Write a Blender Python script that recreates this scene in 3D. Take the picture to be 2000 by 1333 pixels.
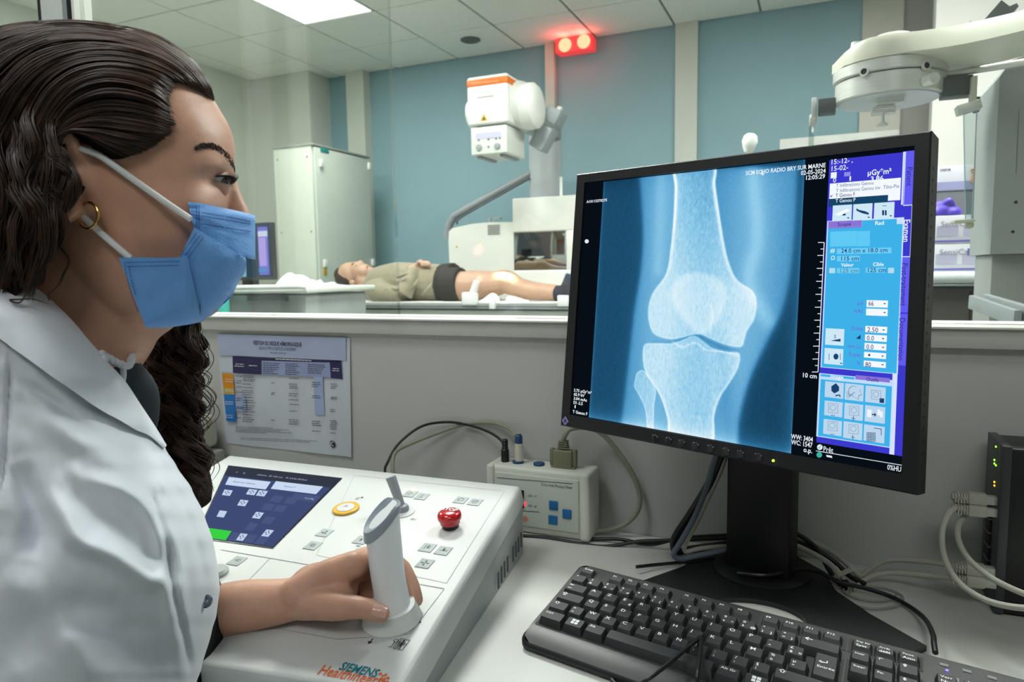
import bpy, bmesh, math, random
import numpy as np
from mathutils import Vector, Matrix, noise
random.seed(7)
for _o in list(bpy.data.objects): bpy.data.objects.remove(_o)
C = bpy.context.scene.collection
SC = bpy.context.scene
PI = math.pi

# ------------------------------------------------------------------ camera
# world: X along the window partition, Y into the examination room, Z up, floor at z = 0
CAMZ = 1.145
FPX = 1365.0
def _ray(x, y): return Vector(((x-1000)/FPX, (y-666.5)/FPX, 1.0))
_Y = _ray(1600, 520).normalized()
_X = -_ray(-2125, 581); _X = (_X - _X.dot(_Y)*_Y).normalized()
_Z = _X.cross(_Y)
RW = Matrix((_X, _Y, _Z))                    # camera (right, down, forward) -> world
CAM = Vector((0, 0, CAMZ))
def D(px, py): return RW @ _ray(px, py)
def onY(px, py, Y): d = D(px, py); return CAM + d*(Y/d.y)
def onZ(px, py, Z): d = D(px, py); return CAM + d*((Z-CAMZ)/d.z)
def onX(px, py, X): d = D(px, py); return CAM + d*(X/d.x)
def hit(px, py, P, N): d = D(px, py); return CAM + d*((P-CAM).dot(N)/d.dot(N))
def dep(px, py, z): return CAM + D(px, py)*z     # z metres in front of the lens plane
cam = bpy.data.objects.new('camera', bpy.data.cameras.new('camera'))
cam.data.sensor_width = 36; cam.data.lens = FPX/2000*36
cam.data.clip_start = 0.02; cam.data.clip_end = 50
cR = RW @ Vector((1, 0, 0)); cU = RW @ Vector((0, -1, 0)); cB = RW @ Vector((0, 0, -1))
cam.matrix_world = Matrix.Translation(CAM) @ Matrix((cR, cU, cB)).transposed().to_4x4()
cam.data.dof.use_dof = True; cam.data.dof.focus_distance = 0.74; cam.data.dof.aperture_fstop = 11.0
C.objects.link(cam); SC.camera = cam

# ------------------------------------------------------------------ world, lights, exposure
wd = bpy.data.worlds.new('world'); SC.world = wd; wd.use_nodes = True
wd.node_tree.nodes['Background'].inputs[0].default_value = (0.55, 0.62, 0.62, 1)
wd.node_tree.nodes['Background'].inputs[1].default_value = 0.25
SC.view_settings.view_transform = 'Standard'; SC.view_settings.look = 'None'
SC.view_settings.gamma = 1; SC.view_settings.use_curve_mapping = False
SC.view_settings.exposure = 0.0
SC.cycles.max_bounces = 7; SC.cycles.diffuse_bounces = 4; SC.cycles.glossy_bounces = 3
SC.cycles.transparent_max_bounces = 12; SC.cycles.transmission_bounces = 4
SC.cycles.sample_clamp_indirect = 6; SC.cycles.use_light_tree = False; SC.cycles.light_sampling_threshold = 0.0
CEIL = 2.93
def area(name, loc, size, power, col=(1, 1, 1), rot=(0, 0, 0), spread=PI):
    l = bpy.data.lights.new(name, 'AREA'); l.shape = 'RECTANGLE'
    l.size, l.size_y = size; l.energy = power; l.color = col; l.spread = spread
    o = bpy.data.objects.new(name, l); o.location = loc; o.rotation_euler = rot; C.objects.link(o); return o
COOL = (0.98, 1.0, 0.955)
LP = [(-3.12, 3.89), (-3.12, 2.09), (-1.32, 2.09), (0.48, 2.09), (0.48, 3.29)]   # examination room panels
for k_l, (x, y) in enumerate(LP): area('ceiling_panel_light', (x, y, CEIL-0.012), (0.56, 0.56), (26, 62, 68, 50, 44)[k_l], COOL)
area('control_room_fill', (-1.05, 0.0, CEIL-0.02), (0.6, 0.6), 18, (0.98, 1.0, 1.0))  # fill lamp without a fixture, added to keep the woman lit
area('control_room_fill', (0.5, -1.3, CEIL-0.02), (1.2, 0.6), 22, (1.0, 0.99, 0.97))  # frontal fill without a fixture, added to brighten the partition and the woman

# ------------------------------------------------------------------ materials
def lin(c):
    if isinstance(c, str): c = [int(c[i:i+2], 16) for i in (0, 2, 4)]
    return tuple(((v/255+0.055)/1.055)**2.4 if v/255 > 0.04045 else v/255/12.92 for v in c)
_mats = {}
def M(name, col=(200, 200, 200), rough=0.5, metal=0.0, var=0.06, scale=12.0, bump=0.0, bscale=200.0,
      emit=0.0, spec=0.5, sss=0.0, sheen=0.0, coat=0.0, alpha=1.0, stretch=None):
    if name in _mats: return _mats[name]
    m = bpy.data.materials.new(name); m.use_nodes = True
    nt = m.node_tree; b = nt.nodes['Principled BSDF']; c = lin(col)
    tc = nt.nodes.new('ShaderNodeTexCoord')
    mp = nt.nodes.new('ShaderNodeMapping'); nt.links.new(tc.outputs['Object'], mp.inputs[0])
    if stretch: mp.inputs['Scale'].default_value = stretch
    n = nt.nodes.new('ShaderNodeTexNoise'); n.inputs['Scale'].default_value = scale; n.inputs['Detail'].default_value = 3
    nt.links.new(mp.outputs[0], n.inputs['Vector'])
    r = nt.nodes.new('ShaderNodeValToRGB'); nt.links.new(n.outputs[0], r.inputs[0])
    r.color_ramp.elements[0].position = 0.3; r.color_ramp.elements[1].position = 0.7
    r.color_ramp.elements[0].color = tuple(max(0, v*(1-var)) for v in c)+(1,)
    r.color_ramp.elements[1].color = tuple(min(1, v*(1+var)) for v in c)+(1,)
    nt.links.new(r.outputs[0], b.inputs['Base Color'])
    b.inputs['Roughness'].default_value = rough; b.inputs['Metallic'].default_value = metal
    b.inputs['Specular IOR Level'].default_value = spec
    if sss: b.inputs['Subsurface Weight'].default_value = sss; b.inputs['Subsurface Radius'].default_value = (0.012, 0.004, 0.002); b.inputs['Subsurface Scale'].default_value = 0.5
    if sheen: b.inputs['Sheen Weight'].default_value = sheen
    if coat: b.inputs['Coat Weight'].default_value = coat; b.inputs['Coat Roughness'].default_value = 0.15
    if emit:
        nt.links.new(r.outputs[0], b.inputs['Emission Color']); b.inputs['Emission Strength'].default_value = emit
    if alpha < 1: b.inputs['Alpha'].default_value = alpha
    if bump:
        n2 = nt.nodes.new('ShaderNodeTexNoise'); n2.inputs['Scale'].default_value = bscale; n2.inputs['Detail'].default_value = 4
        nt.links.new(mp.outputs[0], n2.inputs['Vector'])
        bm_ = nt.nodes.new('ShaderNodeBump'); bm_.inputs['Strength'].default_value = bump; bm_.inputs['Distance'].default_value = 0.002
        nt.links.new(n2.outputs[0], bm_.inputs['Height']); nt.links.new(bm_.outputs[0], b.inputs['Normal'])
    _mats[name] = m; return m
def glass(name, tint=(0.97, 0.985, 0.975), rough=0.0, ior=1.5, gain=1.0):
    if name in _mats: return _mats[name]
    m = bpy.data.materials.new(name); m.use_nodes = True; nt = m.node_tree; nt.nodes.clear()
    o = nt.nodes.new('ShaderNodeOutputMaterial'); mx = nt.nodes.new('ShaderNodeMixShader')
    t = nt.nodes.new('ShaderNodeBsdfTransparent'); t.inputs[0].default_value = tint+(1,)
    g = nt.nodes.new('ShaderNodeBsdfGlossy'); g.inputs['Roughness'].default_value = rough
    fr = nt.nodes.new('ShaderNodeFresnel'); ge = nt.nodes.new('ShaderNodeNewGeometry')
    mm = nt.nodes.new('ShaderNodeMapRange'); mm.inputs['To Min'].default_value = ior; mm.inputs['To Max'].default_value = 1/ior
    nt.links.new(ge.outputs['Backfacing'], mm.inputs['Value']); nt.links.new(mm.outputs[0], fr.inputs[0])
    mu = nt.nodes.new('ShaderNodeMath'); mu.operation = 'MULTIPLY'; mu.inputs[1].default_value = gain
    nt.links.new(fr.outputs[0], mu.inputs[0]); nt.links.new(mu.outputs[0], mx.inputs[0])
    nt.links.new(t.outputs[0], mx.inputs[1]); nt.links.new(g.outputs[0], mx.inputs[2]); nt.links.new(mx.outputs[0], o.inputs[0])
    _mats[name] = m; return m
def E(name, col, s=1.0):                                            # something that gives off light
    if name in _mats: return _mats[name]
    m = bpy.data.materials.new(name); m.use_nodes = True; nt = m.node_tree; nt.nodes.clear()
    o = nt.nodes.new('ShaderNodeOutputMaterial'); e = nt.nodes.new('ShaderNodeEmission')
    e.inputs[0].default_value = lin(col)+(1,); e.inputs[1].default_value = s
    nt.links.new(e.outputs[0], o.inputs[0]); _mats[name] = m; return m

# ------------------------------------------------------------------ mesh helpers
def cat(pts, k=6, closed=False):
    pts = [Vector(p) for p in pts]
    if len(pts) < 3 and not closed:
        return [pts[0].lerp(pts[-1], i/k) for i in range(k+1)]
    n = len(pts); out = []
    for i in range(n if closed else n-1):
        p1, p2 = pts[i], pts[(i+1) % n]
        p0 = pts[(i-1) % n] if (closed or i > 0) else p1*2-p2
        p3 = pts[(i+2) % n] if (closed or i+2 < n) else p2*2-p1
        for j in range(k):
            t = j/k
            out.append(0.5*((2*p1)+(p2-p0)*t+(2*p0-5*p1+4*p2-p3)*t*t+(3*p1-p0-3*p2+p3)*t*t*t))
    if not closed: out.append(pts[-1].copy())
    return out
def lerp_table(tab, x):
    if x <= tab[0][0]: return tab[0][1:]
    for a, b in zip(tab, tab[1:]):
        if x <= b[0]:
            t = (x-a[0])/(b[0]-a[0]); t2 = t*t*(3-2*t)*0.4+t*0.6
            return tuple(a[i]+(b[i]-a[i])*t2 for i in range(1, len(a)))
    return tab[-1][1:]
class MB:
    def __init__(s): s.v = []; s.f = []; s.mi = []; s.cur = 0
    def add(s, vs, fs):
        o = len(s.v); s.v += [Vector(v) for v in vs]; s.f += [tuple(i+o for i in f) for f in fs]; s.mi += [s.cur]*len(fs)
        return s
    def frm(s, bm):
        bm.verts.index_update(); return s.add([v.co for v in bm.verts], [[v.index for v in f.verts] for f in bm.faces])
    def box(s, c, d, bev=0, A=None, seg=2):
        bm = bmesh.new(); bmesh.ops.create_cube(bm, size=1)
        for v in bm.verts: v.co = Vector((v.co.x*d[0], v.co.y*d[1], v.co.z*d[2]))
        if bev: bmesh.ops.bevel(bm, geom=list(bm.edges), offset=bev, segments=seg, profile=0.5, affect='EDGES', clamp_overlap=True)
        for v in bm.verts: v.co = (A @ v.co if A else v.co) + Vector(c)
        s.frm(bm); bm.free(); return s
    def box2(s, a, b, bev=0, seg=2):
        a = Vector(a); b = Vector(b); return s.box((a+b)/2, [abs(x) for x in (b-a)], bev, None, seg)
    def cyl(s, p0, p1, r0, r1=None, n=20, cap=True):
        r1 = r0 if r1 is None else r1
        p0 = Vector(p0); p1 = Vector(p1); ax = (p1-p0).normalized(); e = ax.orthogonal().normalized(); g = ax.cross(e)
        vs = []
        for p, r in ((p0, r0), (p1, r1)):
            vs += [p+(e*math.cos(2*PI*i/n)+g*math.sin(2*PI*i/n))*r for i in range(n)]
        fs = [(i, (i+1) % n, n+(i+1) % n, n+i) for i in range(n)]
        if cap: fs += [tuple(range(n))[::-1], tuple(range(n, 2*n))]
        return s.add(vs, fs)
    def lathe(s, prof, base, ax=(0, 0, 1), n=28, e=None, sx=1.0, sy=1.0):
        ax = Vector(ax).normalized(); e = Vector(e).normalized() if e else ax.orthogonal().normalized()
        e = (e-ax*e.dot(ax)).normalized(); g = ax.cross(e); base = Vector(base); vs = []; fs = []
        for r, h in prof: vs += [base+ax*h+(e*math.cos(2*PI*i/n)*sx+g*math.sin(2*PI*i/n)*sy)*max(r, 1e-5) for i in range(n)]
        for k in range(len(prof)-1):
            fs += [(k*n+i, k*n+(i+1) % n, (k+1)*n+(i+1) % n, (k+1)*n+i) for i in range(n)]
        fs += [tuple(range(n))[::-1], tuple(range((len(prof)-1)*n, len(prof)*n))]
        return s.add(vs, fs)
    def tube(s, pts, r, n=8, k=6, closed=False, raw=False, flat=1.0, up=None):
        P = [Vector(p) for p in pts] if raw else cat(pts, k, closed)
        m = len(P); vs = []; fs = []; rr = r if callable(r) else (lambda t: r)
        ref = None
        for i, p in enumerate(P):
            t = (P[(i+1) % m]-P[i-1]) if (closed or 0 < i < m-1) else (P[1]-P[0] if i == 0 else P[-1]-P[-2])
            if t.length < 1e-9: t = Vector((0, 0, 1))
            t.normalize()
            if ref is None: ref = (Vector(up) if up else t.orthogonal())
            e = (ref-t*ref.dot(t))
            if e.length < 1e-6: e = t.orthogonal()
            e.normalize(); ref = e if up is None else Vector(up); g = t.cross(e); q = rr(i/(m-1))
            vs += [p+(e*math.cos(2*PI*j/n)*flat+g*math.sin(2*PI*j/n))*q for j in range(n)]
        for i in range(m if closed else m-1):
            a, b = i*n, ((i+1) % m)*n
            fs += [(a+j, a+(j+1) % n, b+(j+1) % n, b+j) for j in range(n)]
        if not closed: fs += [tuple(range(n))[::-1], tuple(range((m-1)*n, m*n))]
        return s.add(vs, fs)
    def sph(s, c, r, nu=20, nv=12, A=None):
        r = (r, r, r) if isinstance(r, (int, float)) else r; c = Vector(c)
        bm = bmesh.new(); bmesh.ops.create_uvsphere(bm, u_segments=nu, v_segments=nv, radius=1)
        for v in bm.verts:
            q = Vector((v.co.x*r[0], v.co.y*r[1], v.co.z*r[2])); v.co = (A @ q if A else q)+c
        s.frm(bm); bm.free(); return s
    def prism(s, poly, h):                                          # poly: 3d loop, h: extrusion vector
        n = len(poly); h = Vector(h); poly = [Vector(p) for p in poly]
        return s.add(poly+[p+h for p in poly], [tuple(range(n))[::-1], tuple(range(n, 2*n))]+[(i, (i+1) % n, n+(i+1) % n, n+i) for i in range(n)])
    def grid(s, rows, closed_u=False):
        m, n = len(rows), len(rows[0]); vs = [p for r in rows for p in r]; fs = []
        for i in range(m-1):
            for j in range(n if closed_u else n-1):
                fs.append((i*n+j, i*n+(j+1) % n, (i+1)*n+(j+1) % n, (i+1)*n+j))
        return s.add(vs, fs)
    def slab(s, rows, thick):                                       # grid sheet given a thickness vector (or function)
        m, n = len(rows), len(rows[0]); th = thick if callable(thick) else (lambda p: Vector(thick))
        o = m*n; vs = [Vector(p) for r in rows for p in r]; vs += [p+th(p) for p in vs]; fs = []
        for i in range(m-1):
            for j in range(n-1):
                a = (i*n+j, i*n+j+1, (i+1)*n+j+1, (i+1)*n+j); fs.append(a); fs.append(tuple(x+o for x in a[::-1]))
        for i in range(m-1):
            for j in (0, n-1): fs.append((i*n+j, (i+1)*n+j, (i+1)*n+j+o, i*n+j+o))
        for j in range(n-1):
            for i in (0, m-1): fs.append((i*n+j, i*n+j+1, i*n+j+1+o, i*n+j+o))
        return s.add(vs, fs)
    def text(s, txt, P, X, Yv, size, align='LEFT', wide=1.0, bold=0.0, res=2, fit=None):
        # Yv: text-up direction; P: baseline anchor
        cu = bpy.data.curves.new('t', 'FONT'); cu.body = txt; cu.size = 1; cu.align_x = align; cu.resolution_u = res; cu.offset = bold
        ob = bpy.data.objects.new('t', cu); me = ob.to_mesh()
        X = Vector(X).normalized(); Yv = Vector(Yv).normalized(); P = Vector(P)
        if fit:
            xs_ = [v.co.x for v in me.vertices]; wide = fit/max(1e-6, (max(xs_)-min(xs_))*size)
        s.add([P+X*(v.co.x*size*wide)+Yv*(v.co.y*size) for v in me.vertices], [tuple(p.vertices) for p in me.polygons])
        ob.to_mesh_clear(); bpy.data.objects.remove(ob); bpy.data.curves.remove(cu); return s
    def build(s, name, mat, parent=None, ang=35, fix=True):
        me = bpy.data.meshes.new(name); wl = wloc(parent) if parent else Vector((0, 0, 0))
        me.from_pydata([v-wl for v in s.v], [], s.f)
        for m in (mat if isinstance(mat, (list, tuple)) else [mat]): me.materials.append(m)
        if any(s.mi): me.polygons.foreach_set('material_index', s.mi)
        if fix:
            bm = bmesh.new(); bm.from_mesh(me); bmesh.ops.recalc_face_normals(bm, faces=bm.faces); bm.to_mesh(me); bm.free()
        if ang:
            me.polygons.foreach_set('use_smooth', [True]*len(me.polygons)); me.set_sharp_from_angle(angle=math.radians(ang))
        me.update(); o = bpy.data.objects.new(name, me); C.objects.link(o)
        if parent: o.parent = parent
        return o
def wloc(o):
    l = Vector((0, 0, 0))
    while o: l += o.location; o = o.parent
    return l
def tag(o, label, cat_, group=None, kind=None):
    o['label'] = label; o['category'] = cat_
    if group: o['group'] = group
    if kind: o['kind'] = kind
    return o
def thing(name, loc, label, cat_, group=None):
    o = bpy.data.objects.new(name, None); o.location = loc; o.empty_display_size = 0.05; C.objects.link(o)
    return tag(o, label, cat_, group)
def struct(o, label=None):
    o['kind'] = 'structure'
    if label: o['label'] = label
    return o
def copy_tree(o, parent=None):
    c = o.copy(); C.objects.link(c)
    if parent: c.parent = parent
    for ch in o.children: copy_tree(ch, c)
    return c
def rectq(mb, a, b, c, d): mb.add([a, b, c, d], [(0, 1, 2, 3)])
# ================================================================== the setting
white = M('wall_white', (205, 210, 200), 0.6, var=0.03, scale=3)
blue = M('wall_blue', (140, 174, 182), 0.7, var=0.03, scale=2.5, bump=0.05)
greyw = M('partition_grey', (186, 188, 184), 0.55, var=0.03, scale=4)
YP = 0.965                                                            # the window partition
YB = 5.39
DZ = 0.76                                                             # worktop height
struct(MB().box2((-5.2, -2.4, -0.1), (3.2, YB+0.1, 0)).build('floor', M('floor_vinyl', (160, 166, 164), 0.4, var=0.1, scale=30)), 'grey vinyl floor')
struct(MB().box2((-5.0, YB, 0), (3.1, YB+0.1, CEIL+0.1)).build('wall_back', blue), 'blue painted wall at the far end of the examination room')
struct(MB().box2((-4.95, 0.95, 0), (-4.81, YB, CEIL+0.1)).build('wall_left', white), 'white wall left of the equipment cabinet')
struct(MB().box2((-4.81, 5.1, 0), (-4.15, YB, CEIL)).build('trim_1', white), 'white boxed corner pillar behind the cabinet')
struct(MB().box2((-3.895, YB-0.1, 0), (-3.71, YB, CEIL)).box2((-3.89, YB-0.104, 1.905), (-3.715, YB-0.099, 1.915)).build('trim_2', white), 'white pilaster right of the cabinet')
struct(MB().box2((-2.022, YB-0.05, 0), (-1.945, YB, CEIL)).build('trim_3', white), 'narrow white batten behind the x-ray tube')
struct(MB().box2((-1.005, YB-0.04, 0), (-0.845, YB, CEIL)).build('trim_4', white), 'wide white batten above the monitor')
# right end of the far wall: white projecting boxes
wr = M('wall_bright', (214, 214, 208), 0.55, var=0.02, scale=3)
a = onY(1681, 150, YB-0.06); b = onY(1757, 250, YB-0.06); c_ = onY(1820, 250, YB-0.02)
struct(MB().box2((a.x, YB-0.06, 0), (b.x, YB, CEIL)).build('trim_5', M('beige_white', (196, 194, 184), 0.6, var=0.03)), 'beige white pillar where the blue wall ends')
struct(MB().box2((b.x, YB-0.02, 0), (c_.x, YB, CEIL)).build('trim_6', M('warm_grey', (166, 164, 158), 0.6, var=0.03)), 'grey strip of wall beside the white wall')
q = onY(1819, 250, 4.6)
struct(MB().box2((q.x, 4.6, 0), (3.1, 4.72, CEIL)).build('wall_right', wr), 'bright white wall behind the glove boxes')
struct(MB().box2((3.0, 0.9, 0), (3.1, 4.7, CEIL)).build('wall_side', wr), 'white side wall')
# ceiling: carrier slab plus real tiles
ce = struct(MB().box2((-5.0, YP-0.02, CEIL+0.012), (3.1, YB+0.1, CEIL+0.1)).build('ceiling', M('ceiling_gap', (150, 152, 144), 0.9)), 'suspended ceiling of mineral tiles')
tile_m = M('ceiling_tile', (242, 243, 234), 0.85, var=0.035, scale=60, bump=0.15, bscale=500)
tm = MB().box((0, 0, 0), (0.586, 0.586, 0.014), 0.004, seg=1).build('ceiling_tile', tile_m, ce)
tm_me = tm.data; first = True
panels = {(round(x, 2), round(y, 2)) for x, y in LP}
xs = [-4.62+0.6*i+0.0 for i in range(14)]; ys = [1.49+0.6*i for i in range(7)]
for yy in ys:
    for xx in [-3.12+0.6*i for i in range(-3, 11)]:
        if (round(xx, 2), round(yy, 2)) in panels or any(abs(xx-x) < .05 and abs(yy-y) < .05 for x, y in LP): continue
        d = 0.586
        if yy+0.3 > YB:
            o = MB().box2((xx-.293, yy-.293, CEIL-0.005), (xx+.293, YB-0.005, CEIL+0.009), 0.003, 1).build('ceiling_tile', tile_m, ce); continue
        o = tm if first else bpy.data.objects.new('ceiling_tile', tm_me)
        if not first: C.objects.link(o); o.parent = ce
        first = False; o.location = (xx, yy, CEIL+0.002)
for k, (x, y) in enumerate(LP):
    t = thing('ceiling_light', (x, y, CEIL), ['glowing square ceiling panel nearest the cabinet', 'square ceiling panel nearer the window left', 'square ceiling panel above the patient table', 'square ceiling panel near the window at right', 'square ceiling panel above the glove shelf'][k], 'light')
    MB().box2((x-.292, y-.292, CEIL-0.004), (x+.292, y+.292, CEIL+0.01), 0.003).build('frame', M('lamp_frame', (235, 235, 232), 0.5), t)
    MB().box2((x-.28, y-.28, CEIL-0.008), (x+.28, y+.28, CEIL-0.003)).build('diffuser', E('panel_glow', (250, 255, 252), 3.0), t)
# control room shell (around and behind the camera; it also shows in the window as faint reflections)
struct(MB().box2((-2.3, -2.4, 0), (-2.2, YP-.05, CEIL)).build('wall_control_left', M('ctrl_wall', (150, 156, 150), 0.6)), 'control room side wall')
struct(MB().box2((-2.2, -2.4, 0), (2.2, -2.3, CEIL)).build('wall_control_back', M('ctrl_back', (120, 124, 120), 0.6)), 'control room rear wall')
struct(MB().box2((2.1, -2.3, 0), (2.2, YP-.05, CEIL)).build('wall_control_right', M('ctrl_wall', (150, 156, 150), 0.6)), 'control room right wall')
struct(MB().box2((-2.3, -2.4, CEIL), (2.2, YP-.02, CEIL+.1)).build('ceiling_control', M('ctrl_ceiling', (190, 192, 186), 0.8)), 'control room ceiling')
bd = MB()  # unseen posts, set where their reflections fall as pale bands in the glass
for p0, p1, zt_ in ((472, 516, 2.7), (560, 592, 2.5)):
    y0_ = 2*YP+.06-onX(p0, 200, -2.2).y; y1_ = 2*YP+.06-onX(p1, 200, -2.2).y; bd.box2((-2.2, min(y0_, y1_), 0), (-2.17, max(y0_, y1_), zt_), 0.003)
struct(bd.build('trim_7', M('reflection_white', (250, 250, 244), 0.5)), 'unseen white posts on the control room side wall, placed to reflect in the window')
y0_ = 2*YP+.06-onX(592, 200, -2.2).y; y1_ = 2*YP+.06-onX(764, 200, -2.2).y  # unseen door, set where its reflection darkens the glass beside the bands
struct(MB().box2((-2.2, min(y0_, y1_), 0), (-2.185, max(y0_, y1_), 2.5)).build('door_1', M('dark_door', (60, 74, 84), 0.4)), 'unseen dark door on the control room side wall, placed to reflect in the window')
# partition below the window
ZL = CAMZ-0.0735                                                      # ledge top
struct(MB().box2((-2.2, YP+0.012, 0), (2.1, YP+0.075, ZL-0.004)).build('wall_partition', greyw), 'grey white partition below the window')
lm = M('ledge_white', (224, 226, 218), 0.35, var=0.02)
struct(MB().box2((-2.2, YP-0.004, ZL-0.0035), (2.1, YP+0.10, ZL), 0.0015).build('trim_8', lm), 'white window ledge on top of the partition')
tf = MB().box2((-2.2, YP+.001, ZL-0.0265), (2.1, YP+0.013, ZL-0.004), 0.001)
struct(tf.build('trim_9', M('trim_grey', (186, 188, 182), 0.5)), 'grey trim strip under the window ledge')
# window: posts and leaded glass
w = MB().box2((-1.475, YP+0.02, ZL), (-1.41, YP+0.07, CEIL))
w.box2((-2.2, YP+0.02, 2.84), (2.1, YP+0.07, CEIL))
wo = struct(w.build('window_1', M('alu_grey', (206, 212, 208), 0.4)), 'control room window looking into the examination room')
g = MB().box2((-1.50, YP+0.03, ZL), (-1.475, YP+0.06, 2.84)).box2((-1.41, YP+0.03, ZL), (-1.385, YP+0.06, 2.84))
g.build('gasket', M('black_rubber', (14, 15, 15), 0.5), wo)
MB().box2((-1.385, YP+0.022, ZL), (-1.377, YP+0.06, 2.84)).build('post_edge', lm, wo)
xj = onY(766, 200, YP+0.04).x
MB().box2((-1.377, YP+0.034, ZL), (xj, YP+0.044, 2.84)).build('glass_pane', glass('lead_glass_green', (0.91, 0.93, 0.915), gain=1.5), wo)
MB().box2((xj, YP+0.036, ZL), (2.1, YP+0.046, 2.84)).build('glass_pane', glass('lead_glass', (0.955, 0.965, 0.96), gain=1.35), wo)
MB().box2((-2.2, YP+0.034, ZL), (-1.50, YP+0.044, 2.84)).build('glass_pane', glass('lead_glass_green'), wo)
# ================================================================== worktop and things on the wall above it
desk_m = M('desk_top', (206, 208, 202), 0.42, var=0.025, scale=6)
DK = thing('desk', (0, 0.7, 0), 'long pale grey worktop under the window, carrying console and keyboard', 'desk')
MB().box2((-2.15, 0.46, DZ-0.03), (2.05, YP+0.01, DZ), 0.002).build('worktop', desk_m, DK)
for x in (-1.9, 1.8): MB().box2((x-.02, 0.50, 0), (x+.02, 0.93, DZ-0.03), 0.002).build('leg', M('desk_leg', (150, 152, 150), 0.5), DK)
YW = YP+0.012                                                         # face of the partition
blk = M('black_plastic', (16, 17, 18), 0.42, var=0.2)
# ---- laminated sheet on the partition
NP = Vector((0, -1, 0))
def pw(px, py, o=0.0015): return onY(px, py, YW-o)
PTL, PTR, PBR, PBL = pw(424, 652), pw(684, 661), pw(688, 893), pw(440, 866)
PO = thing('risk_chart', (PTL.x, YW, PTL.z), 'laminated bleeding risk chart taped to the grey partition', 'poster')
mb = MB(); R_ = 14
rows = [[PTL.lerp(PTR, i/R_).lerp(PBL.lerp(PBR, i/R_), j/10)+Vector((0, -0.0022*(i/R_)**3*(0.4+j/10)-0.0006*math.sin(i*.9+j*.5), 0)) for i in range(R_+1)] for j in range(11)]
mb.slab(rows, (0, 0.0007, 0)); mb.build('sheet', M('laminate', (196, 203, 212), 0.22, var=0.03, scale=8, spec=0.6), PO)
def pq(pxs, o=0.0045): return [pw(x, y, o) for x, y in pxs]
def flatq(name, quads, mat, o, parent):
    m = MB()
    for q_ in quads: m.add(pq(q_, o), [(0, 1, 2, 3)])
    o = m.build(name, mat, parent, ang=0)
    if len(quads) > 1: o['kind'] = 'stuff'
    return o
flatq('header_tint', [((424, 653), (675, 660), (676, 705), (428, 694))], M('print_lilac', (168, 178, 206), 0.3), 0.0046, PO)
navy = M('print_navy', (44, 40, 84), 0.35)
flatq('table_header', [((454, 696), (511, 700), (511, 732), (455, 729)), ((511, 700), (666, 705), (667, 709), (511, 705)), ((644, 704), (666, 705), (669, 741), (646, 739))], navy, 0.005, PO)
flatq('table_header_tint', [((511, 705), (644, 709), (646, 738), (511, 732))], M('print_blue_grey', (148, 160, 198), 0.35), 0.005, PO)
flatq('orange_tab', [((433, 729), (455, 731), (457, 759), (436, 757))], M('print_orange', (214, 140, 22), 0.35), 0.005, PO)
flatq('yellow_tab', [((436, 757), (457, 759), (458, 771), (437, 770))], M('print_yellow', (204, 168, 60), 0.35), 0.005, PO)
flatq('blue_tab', [((437, 770), (458, 771), (461, 825), (442, 822))], M('print_blue', (20, 118, 196), 0.35), 0.005, PO)
flatq('column_tint', [((459, 773), (479, 774), (481, 804), (461, 803)), ((612, 735), (630, 736), (634, 812), (615, 811))], M('print_pale_blue', (160, 178, 214), 0.35), 0.0048, PO)
def ptext(m, s, px, py, hpx, w=None, align='CENTER', bold=0, o=0.0054):
    P = pw(px, py, o); X = (pw(px+20, py+.9, o)-P); k = (pw(px, py-10, o)-P).length/10
    m.text(s, P, X, (0, 0, 1), hpx*k*1.38, align, wide=w or 0.8, bold=bold)
m = MB()
ptext(m, 'GESTION DU RISQUE HÉMORRAGIQUE', 541, 675.5, 8, 0.62, bold=0.02)
ptext(m, 'SELON LE TYPE DE GESTE ET LE TRAITEMENT', 542, 684.5, 6, 0.55)
ptext(m, 'MISE À JOUR OCTOBRE 2022', 543, 691.5, 3.2, 0.7)
random.seed(3)
def tl(px, py, w_, o=0.0052, h=1.3):                                  # a line of print too small to read
    x = px
    while x < px+w_:
        e = min(px+w_, x+random.uniform(3, 8)); s_ = (x-px)*0.045
        m.add([pw(x, py+s_, o), pw(e, py+(e-px)*.045, o), pw(e, py+(e-px)*.045-h, o), pw(x, py+s_-h, o)], [(0, 1, 2, 3)]); x = e+1.0
for cx_, ys_, w_ in ((466, (736, 745, 749, 757, 767, 779, 783, 796, 799, 817), 14), (482, (735, 738, 742, 745, 751, 758, 764, 768, 772, 777, 783, 787, 793, 797, 801, 805, 811, 816, 820, 824), 24), (532, (749, 768, 771, 822), 9),
                  (571, (740, 751, 755, 759, 770, 774, 782, 791, 804, 821, 825, 829), 20), (616, (748, 752, 756, 774, 778, 824, 828, 832, 843), 20), (650, (751, 755, 759, 777, 780, 801, 805, 823, 827, 831, 835, 839, 847), 14)):
    for y_ in ys_: tl(cx_-w_/3+random.uniform(-1, 1), y_, w_*random.uniform(.7, 1))
for i_ in range(6): tl(460, 834+i_*2.6, (72, 105, 88, 110, 60, 0)[i_], h=0.9)
for i_ in range(3): tl(470, 856+i_*3.2, (150, 136, 0)[i_], h=0.9)
for cx_, n_ in ((513, 6), (557, 6), (601, 5)):
    for k_ in range(n_): tl(cx_, 710+k_*4+(cx_-513)*.035, random.uniform(20, 34), 0.0056)
m.build('lettering', M('print_dark', (70, 72, 92), 0.5), PO, ang=0)['kind'] = 'stuff'
m = MB(); tl(460, 712, 16, 0.0056); tl(458, 716, 18, 0.0056); tl(486, 715, 16, 0.0056); tl(538, 702.5, 70, 0.0056, 1.6); tl(650, 721, 12, 0.0056); tl(649, 725, 14, 0.0056)
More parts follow.
